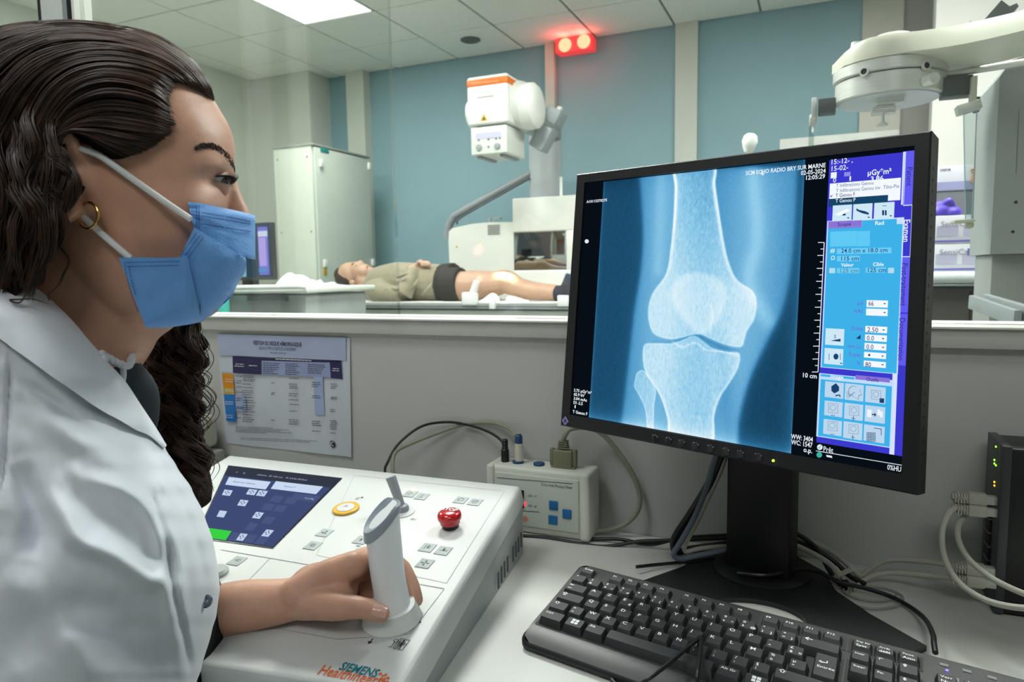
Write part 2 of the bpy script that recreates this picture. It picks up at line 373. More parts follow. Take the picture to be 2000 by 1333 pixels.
for y_ in (742, 746, 762, 765, 786, 790, 812, 816): tl(440, y_, 15, 0.0056)
m.build('white_lettering', M('print_white', (225, 226, 232), 0.5), PO, ang=0)['kind'] = 'stuff'
m = MB(); cc = pw(649.5, 868, 0.0052); m.lathe([(0.0068, 0), (0.0068, 0.0004)], cc, (0, -1, 0), 20, sx=0.82); m.build('round_emblem', M('print_black', (22, 24, 30), 0.4), PO, ang=0)
m = MB(); ptext(m, '(C', 648, 872, 9, 0.7, bold=0.03, o=0.0062); m.build('emblem_mark', M('print_white', (225, 226, 232), 0.5), PO, ang=0)
# ---- cream label printer at the left end, half hidden by the hair
a = Vector((-1.125, YP-0.075, DZ))
LPR = thing('label_printer', a, 'cream desktop printer with a paper roll, behind the dark curls beside the chart', 'printer')
crm = M('cream_plastic', (190, 188, 170), 0.5, var=0.03)
MB().box2((-1.25, YP-0.13, DZ), (-1.012, YP-0.004, DZ+0.062), 0.006).build('base', M('cream_base', (168, 170, 160), 0.5), LPR)
MB().box2((-1.25, YP-0.125, DZ+0.066), (-1.025, YP-0.004, DZ+0.128), 0.012, 3).build('housing', crm, LPR)
MB().cyl((-1.25, YP-0.125, DZ+0.078), (-1.012, YP-0.125, DZ+0.078), 0.014, n=20).build('roller', crm, LPR)

# ================================================================== control console
BR = Vector((-0.371, 0.868, CAMZ-0.2956)); BL = Vector((-0.893, 0.854, CAMZ-0.2965))
def cpt(px, py, z): p = onZ(px, py, CAMZ+z); return p
FR = cpt(776, 1358, -0.345); FL = cpt(426, 1303, -0.338)
BR.z -= 0; sc_ = (0.385/0.395)
for p in (BR, BL): p.x *= sc_; p.y *= sc_; p.z = CAMZ+(p.z-CAMZ)*sc_
# top plane through BL, BR, FR; FL is completed so that the outline stays flat and wide enough
CN = (FR-BR).cross(BL-BR).normalized()
if CN.z < 0: CN = -CN
FLh = hit(426, 1303, BR, CN); e_ = (FLh-FR).normalized(); FL = FR+e_*(BL-BR).length
def ct(px, py, o=0.0): p = hit(px, py, BR+CN*o, CN); return p
cu_ = (BR-BL).normalized(); cv_ = CN.cross(cu_).normalized()            # cv_ points to the back of the console
CO = thing('control_console', (BR+BL+FR+FL)/4-Vector((0, 0, (BR+BL+FR+FL).z/4-DZ)), 'white sloping x-ray control console with touch screen, joystick and red stop button', 'console')
con_w = M('console_white', (208, 211, 209), 0.42, var=0.015, scale=5)
con_g = M('console_grey', (172, 178, 178), 0.45, var=0.03)
# housing: bevelled white top shell over a grey lower body
def shrink(P, d): 
    cen = (BR+BL+FR+FL)/4; o = P-cen; return cen+o*(1-d/o.length)
tc_ = [BL, BR, FR, FL]; top_in = [shrink(p, 0.005) for p in tc_]; rim = [p-CN*0.004 for p in tc_]
def lower(p, z): q = shrink(p, -0.001); return Vector((q.x, q.y, z))
mid = [p-CN*0.028+(shrink(p, -0.004)-p) for p in tc_]
m = MB(); vs = [p+CN*0.0 for p in top_in]+rim+mid
m.add(vs, [(0, 1, 2, 3)]+[(i, (i+1) % 4, 4+(i+1) % 4, 4+i) for i in range(4)]+[(4+i, 4+(i+1) % 4, 8+(i+1) % 4, 8+i) for i in range(4)]+[(8, 9, 10, 11)])
bmx = bmesh.new()
vv = [bmx.verts.new(v) for v in m.v]
for f in m.f: bmx.faces.new([vv[i] for i in f])
bmesh.ops.recalc_face_normals(bmx, faces=bmx.faces)
bmesh.ops.bevel(bmx, geom=list(bmx.edges), offset=0.0028, segments=3, profile=0.5, affect='EDGES')
m = MB().frm(bmx); bmx.free(); m.build('housing', con_w, CO, 50)
m = MB(); up = [shrink(p, 0.004) for p in mid]; lo = [Vector((shrink(p, 0.004).x, shrink(p, 0.004).y, DZ)) for p in mid]
m.add(up+lo, [(0, 1, 2, 3), (7, 6, 5, 4)]+[(i, (i+1) % 4, 4+(i+1) % 4, 4+i) for i in range(4)]); m.build('lower_body', con_g, CO, 0)
# vents on the right side face
nx = (FR-BR).cross(Vector((0, 0, 1))).normalized(); nx = nx if nx.x > 0 else -nx
sd = Vector((FR.x-BR.x, FR.y-BR.y, 0)).normalized()
b0 = Vector((mid[1].x, mid[1].y, DZ))+nx*0.0005
vm = MB()
for i in range(9):
    if i == 4: continue
    p = b0+sd*(0.025+i*0.013)+Vector((0, 0, 0.028-0.0012*i)); A = Matrix((sd, nx, Vector((0, 0, 1)))).transposed()
    vm = MB(); vm.box(p, (0.005, 0.0012, 0.02), 0, A); vm.build('vent_slot', M('vent_dark', (84, 90, 92), 0.7), CO, 0)
def cbox(m, px, py, du, dv, h, bev=0.0, o=0.0, n=3, ang=0.0):
    A = Matrix((cu_, cv_, CN)).transposed()
    return m.box(ct(px, py)+CN*(o+h/2), (du, dv, h), bev, A, n)
def cquad(m, pts, o): m.add([ct(x, y)+CN*o for x, y in pts], [tuple(range(len(pts)))])
def cloop(m, pts, w_, o):                                             # engraved line as a thin strip
    P = [ct(x, y)+CN*o for x, y in pts]
    for a_, b_2 in zip(P, P[1:]):
        t = (b_2-a_).normalized(); s_ = t.cross(CN)*w_/2; m.add([a_-s_, a_+s_, b_2+s_, b_2-s_], [(0, 1, 2, 3)])
seam = M('seam_grey', (150, 156, 156), 0.6)
m = MB(); cloop(m, [(618, 1085), (692, 929), (985, 960), (872, 1140), (618, 1085)], 0.0007, 0.0004)
m.build('membrane_outline', M('seam_faint', (188, 192, 190), 0.6), CO, 0)
m = MB(); cloop(m, [(432, 1075), (620, 1107), (868, 1151)], 0.001, 0.0005); cloop(m, [(527, 1092), (480, 1140)], 0.0006, 0.0004); cloop(m, [(868, 1151), (800, 1240), (660, 1250), (520, 1225)], 0.0005, 0.0004)
m.build('panel_seam', seam, CO, 0)['kind'] = 'stuff'
# touch screen
scq = [(446, 910), (669, 935), (533, 1073), (380, 1052)]
m = MB(); P = [ct(x, y) for x, y in scq]; m.prism([p+CN*0.0006 for p in P], -CN*0.004); TS = m.build('touch_screen', M('screen_bezel', (18, 20, 24), 0.2), CO, 0)
H_ = lambda u, v, o=0.0016: (lambda a_, b_2: a_.lerp(b_2, v))(P[0].lerp(P[1], u), P[3].lerp(P[2], u))+CN*o
def sq(m, u0, v0, u1, v1, o=0.0016): m.add([H_(u0, v0, o), H_(u1, v0, o), H_(u1, v1, o), H_(u0, v1, o)], [(0, 1, 2, 3)])
sb = MB()
m = MB(); sq(m, .012, .015, .985, .985, .0009); m.build('display', E('ts_back', (72, 84, 128), .8), TS, 0)
m = MB(); sq(m, .012, .015, .985, .17, .0011); m.build('status_bar', E('ts_bar', (62, 68, 84), .7), TS, 0)
m = MB(); sq(m, .06, .19, .46, .31, .0012); sq(m, .50, .17, .92, .29, .0012); m.build('white_field', E('ts_field', (206, 222, 246), .95), TS, 0)['kind'] = 'stuff'
m = MB()
for u, v in ((.12, .42), (.35, .37), (.45, .37), (.33, .53), (.56, .66), (.8, .85), (.56, .93), (.18, .7)): sq(m, u-.042, v-.04, u+.042, v+.04, .0013)
m.build('icon_tile', E('ts_icon', (196, 214, 240), .95), TS, 0)['kind'] = 'stuff'
m = MB(); sq(m, .02, .88, .40, .985, .0012); m.build('green_field', E('ts_green', (60, 214, 70), .95), TS, 0)
m = MB()
for k in range(3): sq(m, .42+k*.14+(.05 if k else 0), .89, .53+k*.14+(.05 if k else 0), .98, .0012)
for u, v in ((.62, .42), (.76, .42), (.6, .54), (.72, .54), (.7, .7), (.58, .8)): sq(m, u-.05, v-.045, u+.05, v+.045, .0012)
sq(m, .74, .19+.12, .97, .40, .0011)
m.build('dim_tile', E('ts_dim', (84, 96, 140), .8), TS, 0)['kind'] = 'stuff'
m = MB(); xa = (H_(1, .5)-H_(0, .5)); ya = (H_(.5, 0)-H_(.5, 1))
def tst(s_, u, v, h=0.0065): m.text(s_, H_(u, v, .0018), xa, ya, h, wide=.95)
tst('100mm  ▣ 120 cm   ⌗ 24.0x18.0cm', .30, .12); tst('Y', .1, .12); tst('Ä', .17, .12); tst('Config', .86, .375, .006)
m.build('status_lettering', E('ts_text', (190, 200, 220), .9), TS, 0)['kind'] = 'stuff'
m = MB(); tst('Abdomen debout', .12, .265, .006); tst('Genou F', .6, .245, .006)
for u, v in ((.12, .42), (.35, .37), (.45, .37), (.33, .53), (.56, .66), (.8, .85), (.56, .93)):
    for dx_, dy_ in ((-.018, 0), (.018, 0), (0, .018), (0, -.018)): sq(m, u+dx_-.006, v+dy_-.006, u+dx_+.006, v+dy_+.006, .0018)
m.build('field_lettering', E('ts_ink', (50, 64, 110), .6), TS, 0)['kind'] = 'stuff'
# buttons: grey rounded keys with a black pictogram
btn_m = M('button_grey', (168, 178, 178), 0.5, var=0.02); ink = M('ink_black', (30, 34, 36), 0.6)
BT = [(801, 966, 'arrows_lamp'), (824, 971, 'stand'), (900, 978, 'ring'), (928, 982, 'ringdot'), (634, 1042, 'tri3'), (611, 1067, 'sun'), (706, 1056, 'up'), (700, 1082, 'down'),
      (835, 1071, 'man'), (866, 1077, 'seat'), (830, 1102, 'cross'), (463, 1097, 'hand')]
def disc(m, c, r, n=14, ri=0.0):
    if ri: m.add([c+cu_*math.cos(2*PI*i/n)*r+cv_*math.sin(2*PI*i/n)*r for i in range(n)]+[c+cu_*math.cos(2*PI*i/n)*ri+cv_*math.sin(2*PI*i/n)*ri for i in range(n)], [(i, (i+1) % n, n+(i+1) % n, n+i) for i in range(n)])
    else: m.add([c+cu_*math.cos(2*PI*i/n)*r+cv_*math.sin(2*PI*i/n)*r for i in range(n)], [tuple(range(n))])
def rc(m, c, x, y, w_, h): m.add([c+cu_*(x-w_/2)+cv_*(y-h/2), c+cu_*(x+w_/2)+cv_*(y-h/2), c+cu_*(x+w_/2)+cv_*(y+h/2), c+cu_*(x-w_/2)+cv_*(y+h/2)], [(0, 1, 2, 3)])
def tri(m, c, x, y, s_, a_): m.add([c+cu_*(x+math.cos(a_+k*2*PI/3)*s_)+cv_*(y+math.sin(a_+k*2*PI/3)*s_) for k in range(3)], [(0, 1, 2)])
for px, py, kind in BT:
    m = MB(); cbox(m, px, py, 0.0165, 0.0175, 0.0009, 0.0004); b = m.build('button', btn_m, CO)
    c = ct(px, py)+CN*0.0012; m = MB()
    if kind == 'ring': disc(m, c, .0042, 18, .0036); rc(m, c, 0, .0045, .0006, .0016)
    elif kind == 'ringdot': disc(m, c, .0042, 18, .0036); disc(m, c, .0009)
    elif kind == 'tri3': tri(m, c, -.002, -.001, .0019, PI/2); tri(m, c, .002, -.0015, .0019, -PI/2+PI); tri(m, c, .0012, .0028, .0019, PI/2)
    elif kind == 'sun':
        disc(m, c, .0024, 14, .0018)
        for k in range(8): a_ = k*PI/4; disc(m, c+cu_*math.cos(a_)*.0036+cv_*math.sin(a_)*.0036, .0005, 6)
    elif kind == 'cross':
        for k in range(4): a_ = k*PI/2; tri(m, c, .0028*math.cos(a_), .0028*math.sin(a_), .0015, a_+PI); rc(m, c, .0045*math.cos(a_), .0045*math.sin(a_), .0012, .0012)
        disc(m, c, .0007)
    elif kind == 'man': rc(m, c, .0008, 0, .0016, .0052); disc(m, c+cv_*.0038+cu_*.0008, .0009, 8); rc(m, c, -.0028, 0, .0006, .009); rc(m, c, .0034, 0, .0004, .006)
    elif kind == 'seat': rc(m, c, 0, -.001, .009, .0006); rc(m, c, 0, .001, .0022, .0034); disc(m, c+cv_*.0036, .001, 8); rc(m, c, .0042, 0, .0006, .003)
    elif kind in ('up', 'down'): tri(m, c, 0, 0, .0022, PI/2 if kind == 'up' else -PI/2); rc(m, c, 0, -.002 if kind == 'up' else .002, .001, .003)
    elif kind == 'stand': disc(m, c+cv_*.003, .0016, 10, .0012); rc(m, c, 0, -.0008, .0006, .005); rc(m, c, 0, -.0036, .006, .0005)
    elif kind == 'hand': rc(m, c, -.002, .0005, .003, .0008); rc(m, c, .002, -.001, .0025, .0008); rc(m, c, 0, .0022, .0008, .0022); disc(m, c+cu_*.003+cv_*.002, .0008, 8)
    else:
        disc(m, c, .0016, 12, .0012)
        for k in range(4): a_ = k*PI/2; tri(m, c, .0042*math.cos(a_), .0042*math.sin(a_), .0012, a_)
    m.build('pictogram', ink, b, 0)
cl_ = ct(806, 959)+CN*0.002; MB().sph(cl_, .0011, 10, 6).build('indicator_lamp', E('amber_led', (255, 190, 110), 14), CO)
m = MB(); c = ct(700, 974)+CN*.0006; disc(m, c, .0024, 12, .0019); disc(m, c+cu_*.004+cv_*.003, .0016, 10); rc(m, c, -.002, -.0035, .0006, .004); rc(m, c, .001, -.0035, .0006, .004)
c = ct(806, 1015)+CN*.0006; disc(m, c, .0022, 12, .0016); tri(m, c, .0042, -.0004, .0012, 0)
c = ct(815, 1216)+CN*.0006; tri(m, c, .0022, 0, .0026, 0); rc(m, c, -.0016, 0, .004, .0011)
c = ct(725, 1253)+CN*.0006; tri(m, c, 0, -.0026, .0026, -PI/2); rc(m, c, 0, .0012, .0011, .004)
c = ct(769, 1259)+CN*.0006; disc(m, c+cv_*.0042, .0024, 14, .0018); rc(m, c, 0, -.0012, .0007, .0075); rc(m, c, -.001, -.005, .003, .0007); rc(m, c, .0042, 0, .0006, .014)
c = ct(784, 1260)+CN*.0006
for dx_, w_, dy_, h in ((-.0048, .0006, 0, .014), (.0048, .0006, 0, .014), (0, .0096, .007, .0006), (0, .0096, -.007, .0006), (0, .003, 0, .0055)): rc(m, c, dx_, dy_, w_, h)
rc(m, c, -.0012, -.0042, .001, .004); rc(m, c, .0012, -.0042, .001, .004); disc(m, c+cv_*.0045, .0013, 8); rc(m, c, -.0026, .001, .0008, .004); rc(m, c, .0026, .001, .0008, .004)
c = ct(700, 1068)+CN*.0006; rc(m, c, 0, .001, .006, .0007); rc(m, c, 0, -.001, .006, .0007)
m.build('pictogram', ink, CO, 0)['kind'] = 'stuff'
# yellow exposure button
c = ct(676, 996); m = MB().lathe([(.0158, 0), (.0172, .0005), (.0174, .0024), (.0162, .0034), (.0140, .0036), (.0118, .0032), (.0116, .0028)], c, CN, 40, cu_)
yb = m.build('yellow_ring', M('yellow_button', (222, 172, 22), 0.35), CO)
m = MB().lathe([(.0116, .002), (.0114, .0036), (.0100, .0041), (.004, .0044)], c, CN, 36, cu_); wb = m.build('exposure_button', con_w, CO)
m = MB(); cc = c+CN*.0047; tri(m, cc, 0, .001, .0036, PI/2); 
m.build('pictogram', M('ink_grey', (160, 164, 160), 0.6), wb, 0)
# red stop button
c = ct(880, 1030); m = MB().lathe([(.0100, 0), (.0104, .001), (.0104, .0062)], c, CN, 32, cu_); m.build('stop_socket', M('stop_collar', (22, 20, 22), 0.4), CO)
m = MB().lathe([(.0105, .0050), (.0122, .0058), (.0127, .0085), (.0129, .0108), (.0144, .0116), (.0148, .0135), (.0146, .0165), (.0134, .0190), (.0105, .0206), (.006, .0214), (.001, .0216)], c, CN, 40, cu_)
st = m.build('stop_button', M('stop_red', (188, 12, 24), 0.18, var=0.04, coat=0.6), CO, 40)
m = MB(); tp_ = c+CN*.0222
m.text('STOP', tp_-cv_*.0005+cu_*0.0, cu_, cv_, .0086, 'CENTER', bold=.03); m.build('lettering', M('print_white', (225, 226, 232), 0.5), st, 0)
# small lever
c = ct(786, 1001); m = MB().lathe([(.0165, 0), (.016, .0012), (.013, .0022), (.0095, .003)], c, CN, 32, cu_); m.build('lever_collar', M('collar_pale', (206, 210, 208), 0.5), CO)
lt = hit(763, 932, c, Vector((0, -1, 0))); ld = (lt-c)
m = MB().lathe([(.0088, .002), (.0092, .006), (.0075, .0095), (.004, .011)], c, CN, 24, cu_)
m.cyl(c+CN*.006, c+ld*.98, .0052, .0068, 20); m.cyl(c+ld*.98, c+ld, .0068, .0062, 20); m.build('lever', M('lever_grey', (140, 148, 152), 0.4), CO, 40)
# joystick: flared collar, leaning white grip, grey slanted thumb cap
J0 = ct(766, 1212); JT = hit(747, 1000, J0+Vector((0, 0.005, 0)), Vector((0, -1, 0)))
jl = (JT-J0).length; jd = (JT-J0).normalized()
m = MB().lathe([(.0275, 0), (.0285, .002), (.0262, .010), (.0235, .0165), (.0235, .0168)], J0, CN, 40, cu_); JB = m.build('joystick_boot', M('boot_white', (226, 229, 226), 0.5), CO)
A0 = J0+CN*.012
m = MB().lathe([(.0245, .003), (.0262, .006), (.0255, .011), (.0225, .0155), (.0150, .0185)], J0, CN, 40, cu_); m.build('joystick_base', con_w, CO)
pa = hit(766, 1178, J0, Vector((0, -1, 0))); pb = hit(752, 1075, J0, Vector((0, -1, 0)))
path = [J0+CN*.012, pa, pb, JT]
def jr(t): return .0185-.0038*min(1, t*4)+.0012*t*t
spine = cat([J0+CN*.010, pa, hit(757, 1120, J0, Vector((0, -1, 0))), pb, hit(747, 1025, J0, Vector((0, -1, 0))), hit(746, 985, J0, Vector((0, -1, 0)))], 7)
n_ = 28; vs = []; fs = []; capv = []
for i, p in enumerate(spine):
    t = i/(len(spine)-1); rad = .0190-.0040*min(1, t*3.2)+.0014*t
    d_ = (spine[min(i+1, len(spine)-1)]-spine[max(i-1, 0)]).normalized(); e = cu_-d_*cu_.dot(d_); e.normalize(); gg = d_.cross(e)
    ring = []
    for j in range(n_):
        a_ = 2*PI*j/n_; q = p+e*math.cos(a_)*rad+gg*math.sin(a_)*rad*1.12
        ring.append(q)
    vs += ring
# slanted top plane: high at the back, low towards the operator (left and near)
tn = (Vector((-0.42, -0.52, 0.74))).normalized(); tpnt = hit(748, 1003, J0, Vector((0, -1, 0)))
for i in range(len(vs)):
    k = (vs[i]-tpnt).dot(tn)
    if k > 0 and i >= n_*6:
        q = spine[i//n_]; d_ = (spine[-1]-spine[-4]).normalized(); vs[i] = vs[i]-d_*(k/d_.dot(tn))
for i in range(len(spine)-1): fs += [(i*n_+j, i*n_+(j+1) % n_, (i+1)*n_+(j+1) % n_, (i+1)*n_+j) for j in range(n_)]
fs.append(tuple(range((len(spine)-1)*n_, len(spine)*n_))); m = MB(); m.add(vs, fs); m.build('joystick_grip', M('grip_white', (238, 241, 243), 0.32, var=0.01), CO, 40)
top = vs[-n_:]; cen = sum(top, Vector())/n_; m = MB(); d_ = (spine[-1]-spine[-4]).normalized()
ring0 = [cen+(p-cen)*1.03-d_*.0085 for p in top]; ring1 = [cen+(p-cen)*1.04-d_*.001 for p in top]; ring1b = [cen+(p-cen)*.97+tn*.0016 for p in top]; ring2 = [cen+(p-cen)*.80+tn*.0008 for p in top]; ring3 = [cen+(p-cen)*.5-tn*.0010 for p in top]; ring4 = [cen+(p-cen)*.15-tn*.0016 for p in top]
m.grid([ring0, ring1, ring1b, ring2, ring3, ring4], True); m.add(ring4, [tuple(range(n_))]); m.build('thumb_cap', M('cap_grey', (152, 162, 172), 0.35), CO, 45)
# maker's name, as on the console
m = MB(); p = ct(660, 1309)+CN*.0006; x_ = (ct(733, 1325)-ct(660, 1309)).normalized(); y_ = CN.cross(x_)
k = (ct(733, 1325)-ct(660, 1309)).length
m.text('SIEMENS', p, x_, y_, .0140, bold=.02, fit=k*1.0); m.build('teal_lettering', M('logo_teal', (20, 122, 140), 0.5), CO, 0)
m = MB(); p = ct(618, 1318)+CN*.0006; x2 = (ct(720, 1337)-ct(618, 1318)).normalized(); m.text('Healthineers', p, x2, CN.cross(x2), .0170, bold=.008, fit=(ct(738, 1341)-ct(618, 1318)).length)
m.build('orange_lettering', M('logo_orange', (228, 100, 40), 0.5), CO, 0)
m = MB()
for i, (dx_, dy_) in enumerate(((747, 1322), (753, 1320), (745, 1328), (752, 1327), (758, 1326), (750, 1333), (757, 1333), (743, 1318))): disc(m, ct(dx_, dy_)+CN*.0006, .0011+.0004*(i % 3), 10)
m.build('orange_dots', M('logo_orange', (228, 100, 40), 0.5), CO, 0)['kind'] = 'stuff'
m = MB(); m.lathe([(.012, 0), (.0125, .003), (.010, .006)], ct(425, 1121), CN, 24, cu_); m.build('grey_knob', btn_m, CO)

# ================================================================== dose meter leaning on the partition
m0 = onY(951, 908, 0.93); m1 = onY(1158, 925, 0.93)
DM = thing('dose_meter', ((m0.x+m1.x)/2, 0.92, DZ), 'off-white dose meter box with three blue keys behind the console', 'meter')
dm_w = M('meter_white', (212, 216, 204), 0.5, var=0.02)
ya_, yb_ = 0.915, 0.968
x0, x1 = m0.x, m1.x-.012; zb = DZ+0.001; zt = m0.z
bt = onY(1150, 1062, ya_)
z1 = onY(1150, 921, ya_).z; z0 = onY(1147, 1062, ya_).z; x0 = onY(951, 910, ya_).x; x1 = onY(1150, 990, ya_).x
z0 = max(z0, DZ+.001); zt = onY(951, 908, ya_).z
MB().box2((x0, ya_+.002, z0), (x1, yb_, zt), 0.006, 3).build('housing', dm_w, DM)
MB().box2((x0-.001, ya_-.002, z0-.0004), (x0+.011, yb_-.002, zt+.001), 0.004, 3).build('end_cap', dm_w, DM)
MB().box2((x1-.014, ya_-.002, z0-.0004), (x1+.001, yb_-.002, zt+.001), 0.005, 3).build('end_cap', dm_w, DM)
m = MB(); yy = ya_-.0002
m.box2((x0+.012, yy-.001, z0+.012), (x1-.015, yy+.003, zt-.010), 0.0008); fp = m.build('front_panel', M('meter_panel', (196, 204, 194), 0.5), DM)
m = MB(); yl = yy-.0016
def mw(px, py): return onY(px, py, yl)
for (a1, a2, b1, b2, t_) in ((970, 933, 1118, 945, 1.1), (1020, 998, 1053, 1000, 1.1)):
    m.add([mw(a1, a2), mw(b1, b2), mw(b1, b2+t_), mw(a1, a2+t_)], [(0, 1, 2, 3)])
m.text('Dose Area Product Meter', mw(1057, 949), (1, 0, -.0), (0, 0, 1), .0062, wide=.72)
m.text('µGy · m²', mw(1031, 970), (1, 0, 0), (0, 0, 1), .005, wide=.8); m.text('µGy · m²', mw(1031, 990), (1, 0, 0), (0, 0, 1), .005, wide=.8)
m.build('lettering', M('ink_green_black', (50, 60, 56), 0.6), fp, 0)['kind'] = 'stuff'
MB().box(mw(1081, 988), (.0135, .003, .0135), .001).build('blue_key', M('key_blue', (28, 104, 160), 0.4), DM)
MB().box(mw(1107.5, 1005), (.0135, .003, .0135), .001).build('blue_key', M('key_blue', (28, 104, 160), 0.4), DM)
MB().box(mw(1080, 1016.5), (.0135, .003, .0135), .001).build('blue_key', M('key_blue', (28, 104, 160), 0.4), DM)
for py, mt in ((966, M('dark_display', (40, 8, 12), 0.2)), (985, M('red_display', (80, 4, 10), 0.2))): MB().box(mw(1017, py)+Vector((-.012, 0, 0)), (.034, .002, .0125), .0004).build('display', mt, DM)
m = MB(); m.text('Y', mw(1022, 989), (1, 0, 0), (0, 0, 1), .009, bold=.02); m.build('digit', E('red_led', (255, 40, 60), 3), DM, 0)
c = mw(1025, 1014.5); MB().add([c+Vector((0, 0, .005)), c+Vector((.005, 0, 0)), c-Vector((0, 0, .005)), c-Vector((.005, 0, 0))], [(0, 1, 2, 3)]).build('orange_mark', M('mark_orange', (206, 130, 100), 0.5), fp, 0)
m = MB(); m.lathe([(.0035, 0), (.0035, .0004)], mw(1014, 1012), (0, -1, 0), 16); m.build('grey_mark', M('mark_grey', (70, 80, 76), 0.5), fp, 0)
for px in (1012, 1053):
    c = onY(px, 912+(px-1012)*.06, 0.94); c.z = zt; MB().lathe([(.0085, 0), (.0085, .003), (.0075, .0038)], c, (0, 0, 1), 24).build('blue_socket', M('socket_blue', (24, 70, 112), 0.45), DM)
# ---- cables around the dose meter
gcab = M('cable_grey_green', (138, 142, 122), 0.5); bcab = M('cable_black', (14, 15, 16), 0.4); wcab = M('cable_white', (190, 188, 176), 0.5)
def cable(name, pts, r, mat, label, k=8, n=10, group=None):
    o = MB().tube(pts, r, n, k).build(name, mat); o2 = o; tag(o, label, 'cable', group); return o
def W_(px, py, Y): return onY(px, py, Y)
yc = 0.94
CB = thing('power_cable', (0, 0, 0), 'thin black cable arching to the black plug on the dose meter', 'cable')
CB.location = W_(987, 900, yc)
MB().tube([W_(756, 950, .89), W_(752, 920, .90), W_(756, 906, .91), W_(778, 868, .93), W_(822, 834, .955), W_(870, 825, .965), W_(912, 830, .965), W_(950, 842, .96), W_(976, 858, .95), W_(987, 875, yc)], .0021, 10, 8).build('cord', bcab, CB)
pz = W_(987, 912, yc); pz.z = zt
m = MB(); m.lathe([(.0058, 0), (.0062, .004), (.006, .018), (.0045, .020)], pz, (0, 0, 1), 18)
for i in range(4): m.lathe([(.0046, 0), (.005, .001), (.0046, .0022), (.0036, .003)], pz+Vector((0, 0, .0205+i*.0036)), (0, 0, 1), 14)
m.build('plug', bcab, CB)
CB = thing('signal_cable', W_(1016, 905, yc), 'grey cable with blue and white round plug on the dose meter', 'cable')
pz = W_(1014, 912, yc); pz.z = zt+.0032
MB().tube([W_(774, 952, .89), W_(767, 914, .90), W_(772, 885, .92), W_(800, 868, .94), W_(850, 848, .96), W_(905, 830, .97), W_(958, 826, .97), W_(995, 838, .962), W_(1012, 856, .95), pz+Vector((0, 0, .043))], .0031, 10, 8).build('cord', gcab, CB)
m = MB().lathe([(.0062, 0), (.0066, .003), (.0062, .026), (.005, .027)], pz, (0, 0, 1), 20); m.build('plug', M('plug_cream', (206, 204, 188), 0.45), CB)
MB().lathe([(.0056, .027), (.0058, .029), (.0056, .038), (.004, .040)], pz, (0, 0, 1), 20).build('plug_sleeve', M('socket_blue', (24, 70, 112), 0.45), CB)
pz = W_(1101, 915, yc); pz.z = zt-.002
CB = thing('serial_cable', pz, 'grey green cable with a flat serial connector, looping right of the dose meter', 'cable')
MB().tube([pz+Vector((0, 0, .042)), W_(1104, 850, .935), W_(1116, 838, .94), W_(1150, 836, .955), W_(1178, 850, .962), W_(1205, 880, .965), W_(1232, 920, .965), W_(1248, 960, .965), W_(1247, 995, .962), W_(1222, 1024, .955), W_(1185, 1036, .95), W_(1150, 1038, .945)], .0036, 10, 8).build('cord', gcab, CB)
m = MB(); m.box(pz+Vector((0, 0, .014)), (.030, .014, .030), .003, None, 3); m.box(pz+Vector((0, 0, .002)), (.037, .012, .006), .001); m.box(pz+Vector((.0175, 0, .017)), (.006, .009, .026), .002); m.box(pz+Vector((-.0175, 0, .017)), (.006, .009, .026), .002)
for i in range(4): m.box(pz+Vector((0, 0, .0315+i*.0032)), (.016-.001*i, .010, .0022), .0006)
m.build('connector', M('connector_olive', (120, 122, 98), 0.5), CB)
# ================================================================== large monitor
k_ = 0.385/0.395
MT = Vector((-0.293*k_, 0.885*k_, CAMZ+0.1245*k_)); m1_ = Vector((0.938, -0.346, -0.0104)).normalized(); m2_ = Vector((-0.0178, -0.171, -0.985)).normalized()
MW, MH = 0.408*k_, 0.327*k_
mn = m1_.cross(m2_).normalized()                                      # points away from the viewer
def mp(u, v, d=0.0): return MT+m1_*u+m2_*v+mn*d
def mq(px, py, d=0.0):                                                # pixel on the screen plane -> (u, v)
    p = hit(px, py, MT+mn*0.004, mn)-MT-mn*0.004
    # solve p = u*m1 + v*m2
    a, b, c = m1_.dot(m1_), m1_.dot(m2_), m2_.dot(m2_); p1, p2 = p.dot(m1_), p.dot(m2_); de = a*c-b*b
    return ((p1*c-p2*b)/de, (p2*a-p1*b)/de)
MO = thing('monitor', (-.08, 0.86, DZ), 'large black monitor showing a knee x-ray, on a flat black stand', 'monitor')
mon_m = M('monitor_black', (20, 22, 25), 0.45, var=0.1, bump=0.08, bscale=900)
u0, v0 = mq(1145, 354); u1, v1 = mq(1787, 293); _, v1 = mq(1763, 926)
u0 = .0165; u1 = MW-.0175; v0 = .0155; v1 = MH-.0215
_a = mq(1144.5, 354); _b = mq(1788, 293); _c = mq(1763.5, 926); _d = mq(1117, 811)
u0 = (_a[0]+_d[0])/2; u1 = (_b[0]+_c[0])/2; v0 = (_a[1]+_b[1])/2; v1 = (_c[1]+_d[1])/2
o4 = [(0, 0), (MW, 0), (MW, MH), (0, MH)]; i4 = [(u0, v0), (u1, v0), (u1, v1), (u0, v1)]
b_4 = [(.0015, .0015), (MW-.0015, .0015), (MW-.0015, MH-.0015), (.0015, MH-.0015)]
m = MB(); vs = [mp(a, b, .0042) for a, b in i4]+[mp(a, b, 0) for a, b in i4]+[mp(a, b, 0) for a, b in b_4]+[mp(a, b, .0015) for a, b in o4]+[mp(a, b, .026) for a, b in o4]+[mp(a+(MW/2-a)*.03, b+(MH/2-b)*.04, .030) for a, b in o4]
fs = []
for k in range(5): fs += [(k*4+i, k*4+(i+1) % 4, (k+1)*4+(i+1) % 4, (k+1)*4+i) for i in range(4)]
fs.append((20, 21, 22, 23)); m.add(vs, fs); FB = m.build('bezel', mon_m, MO, 0)
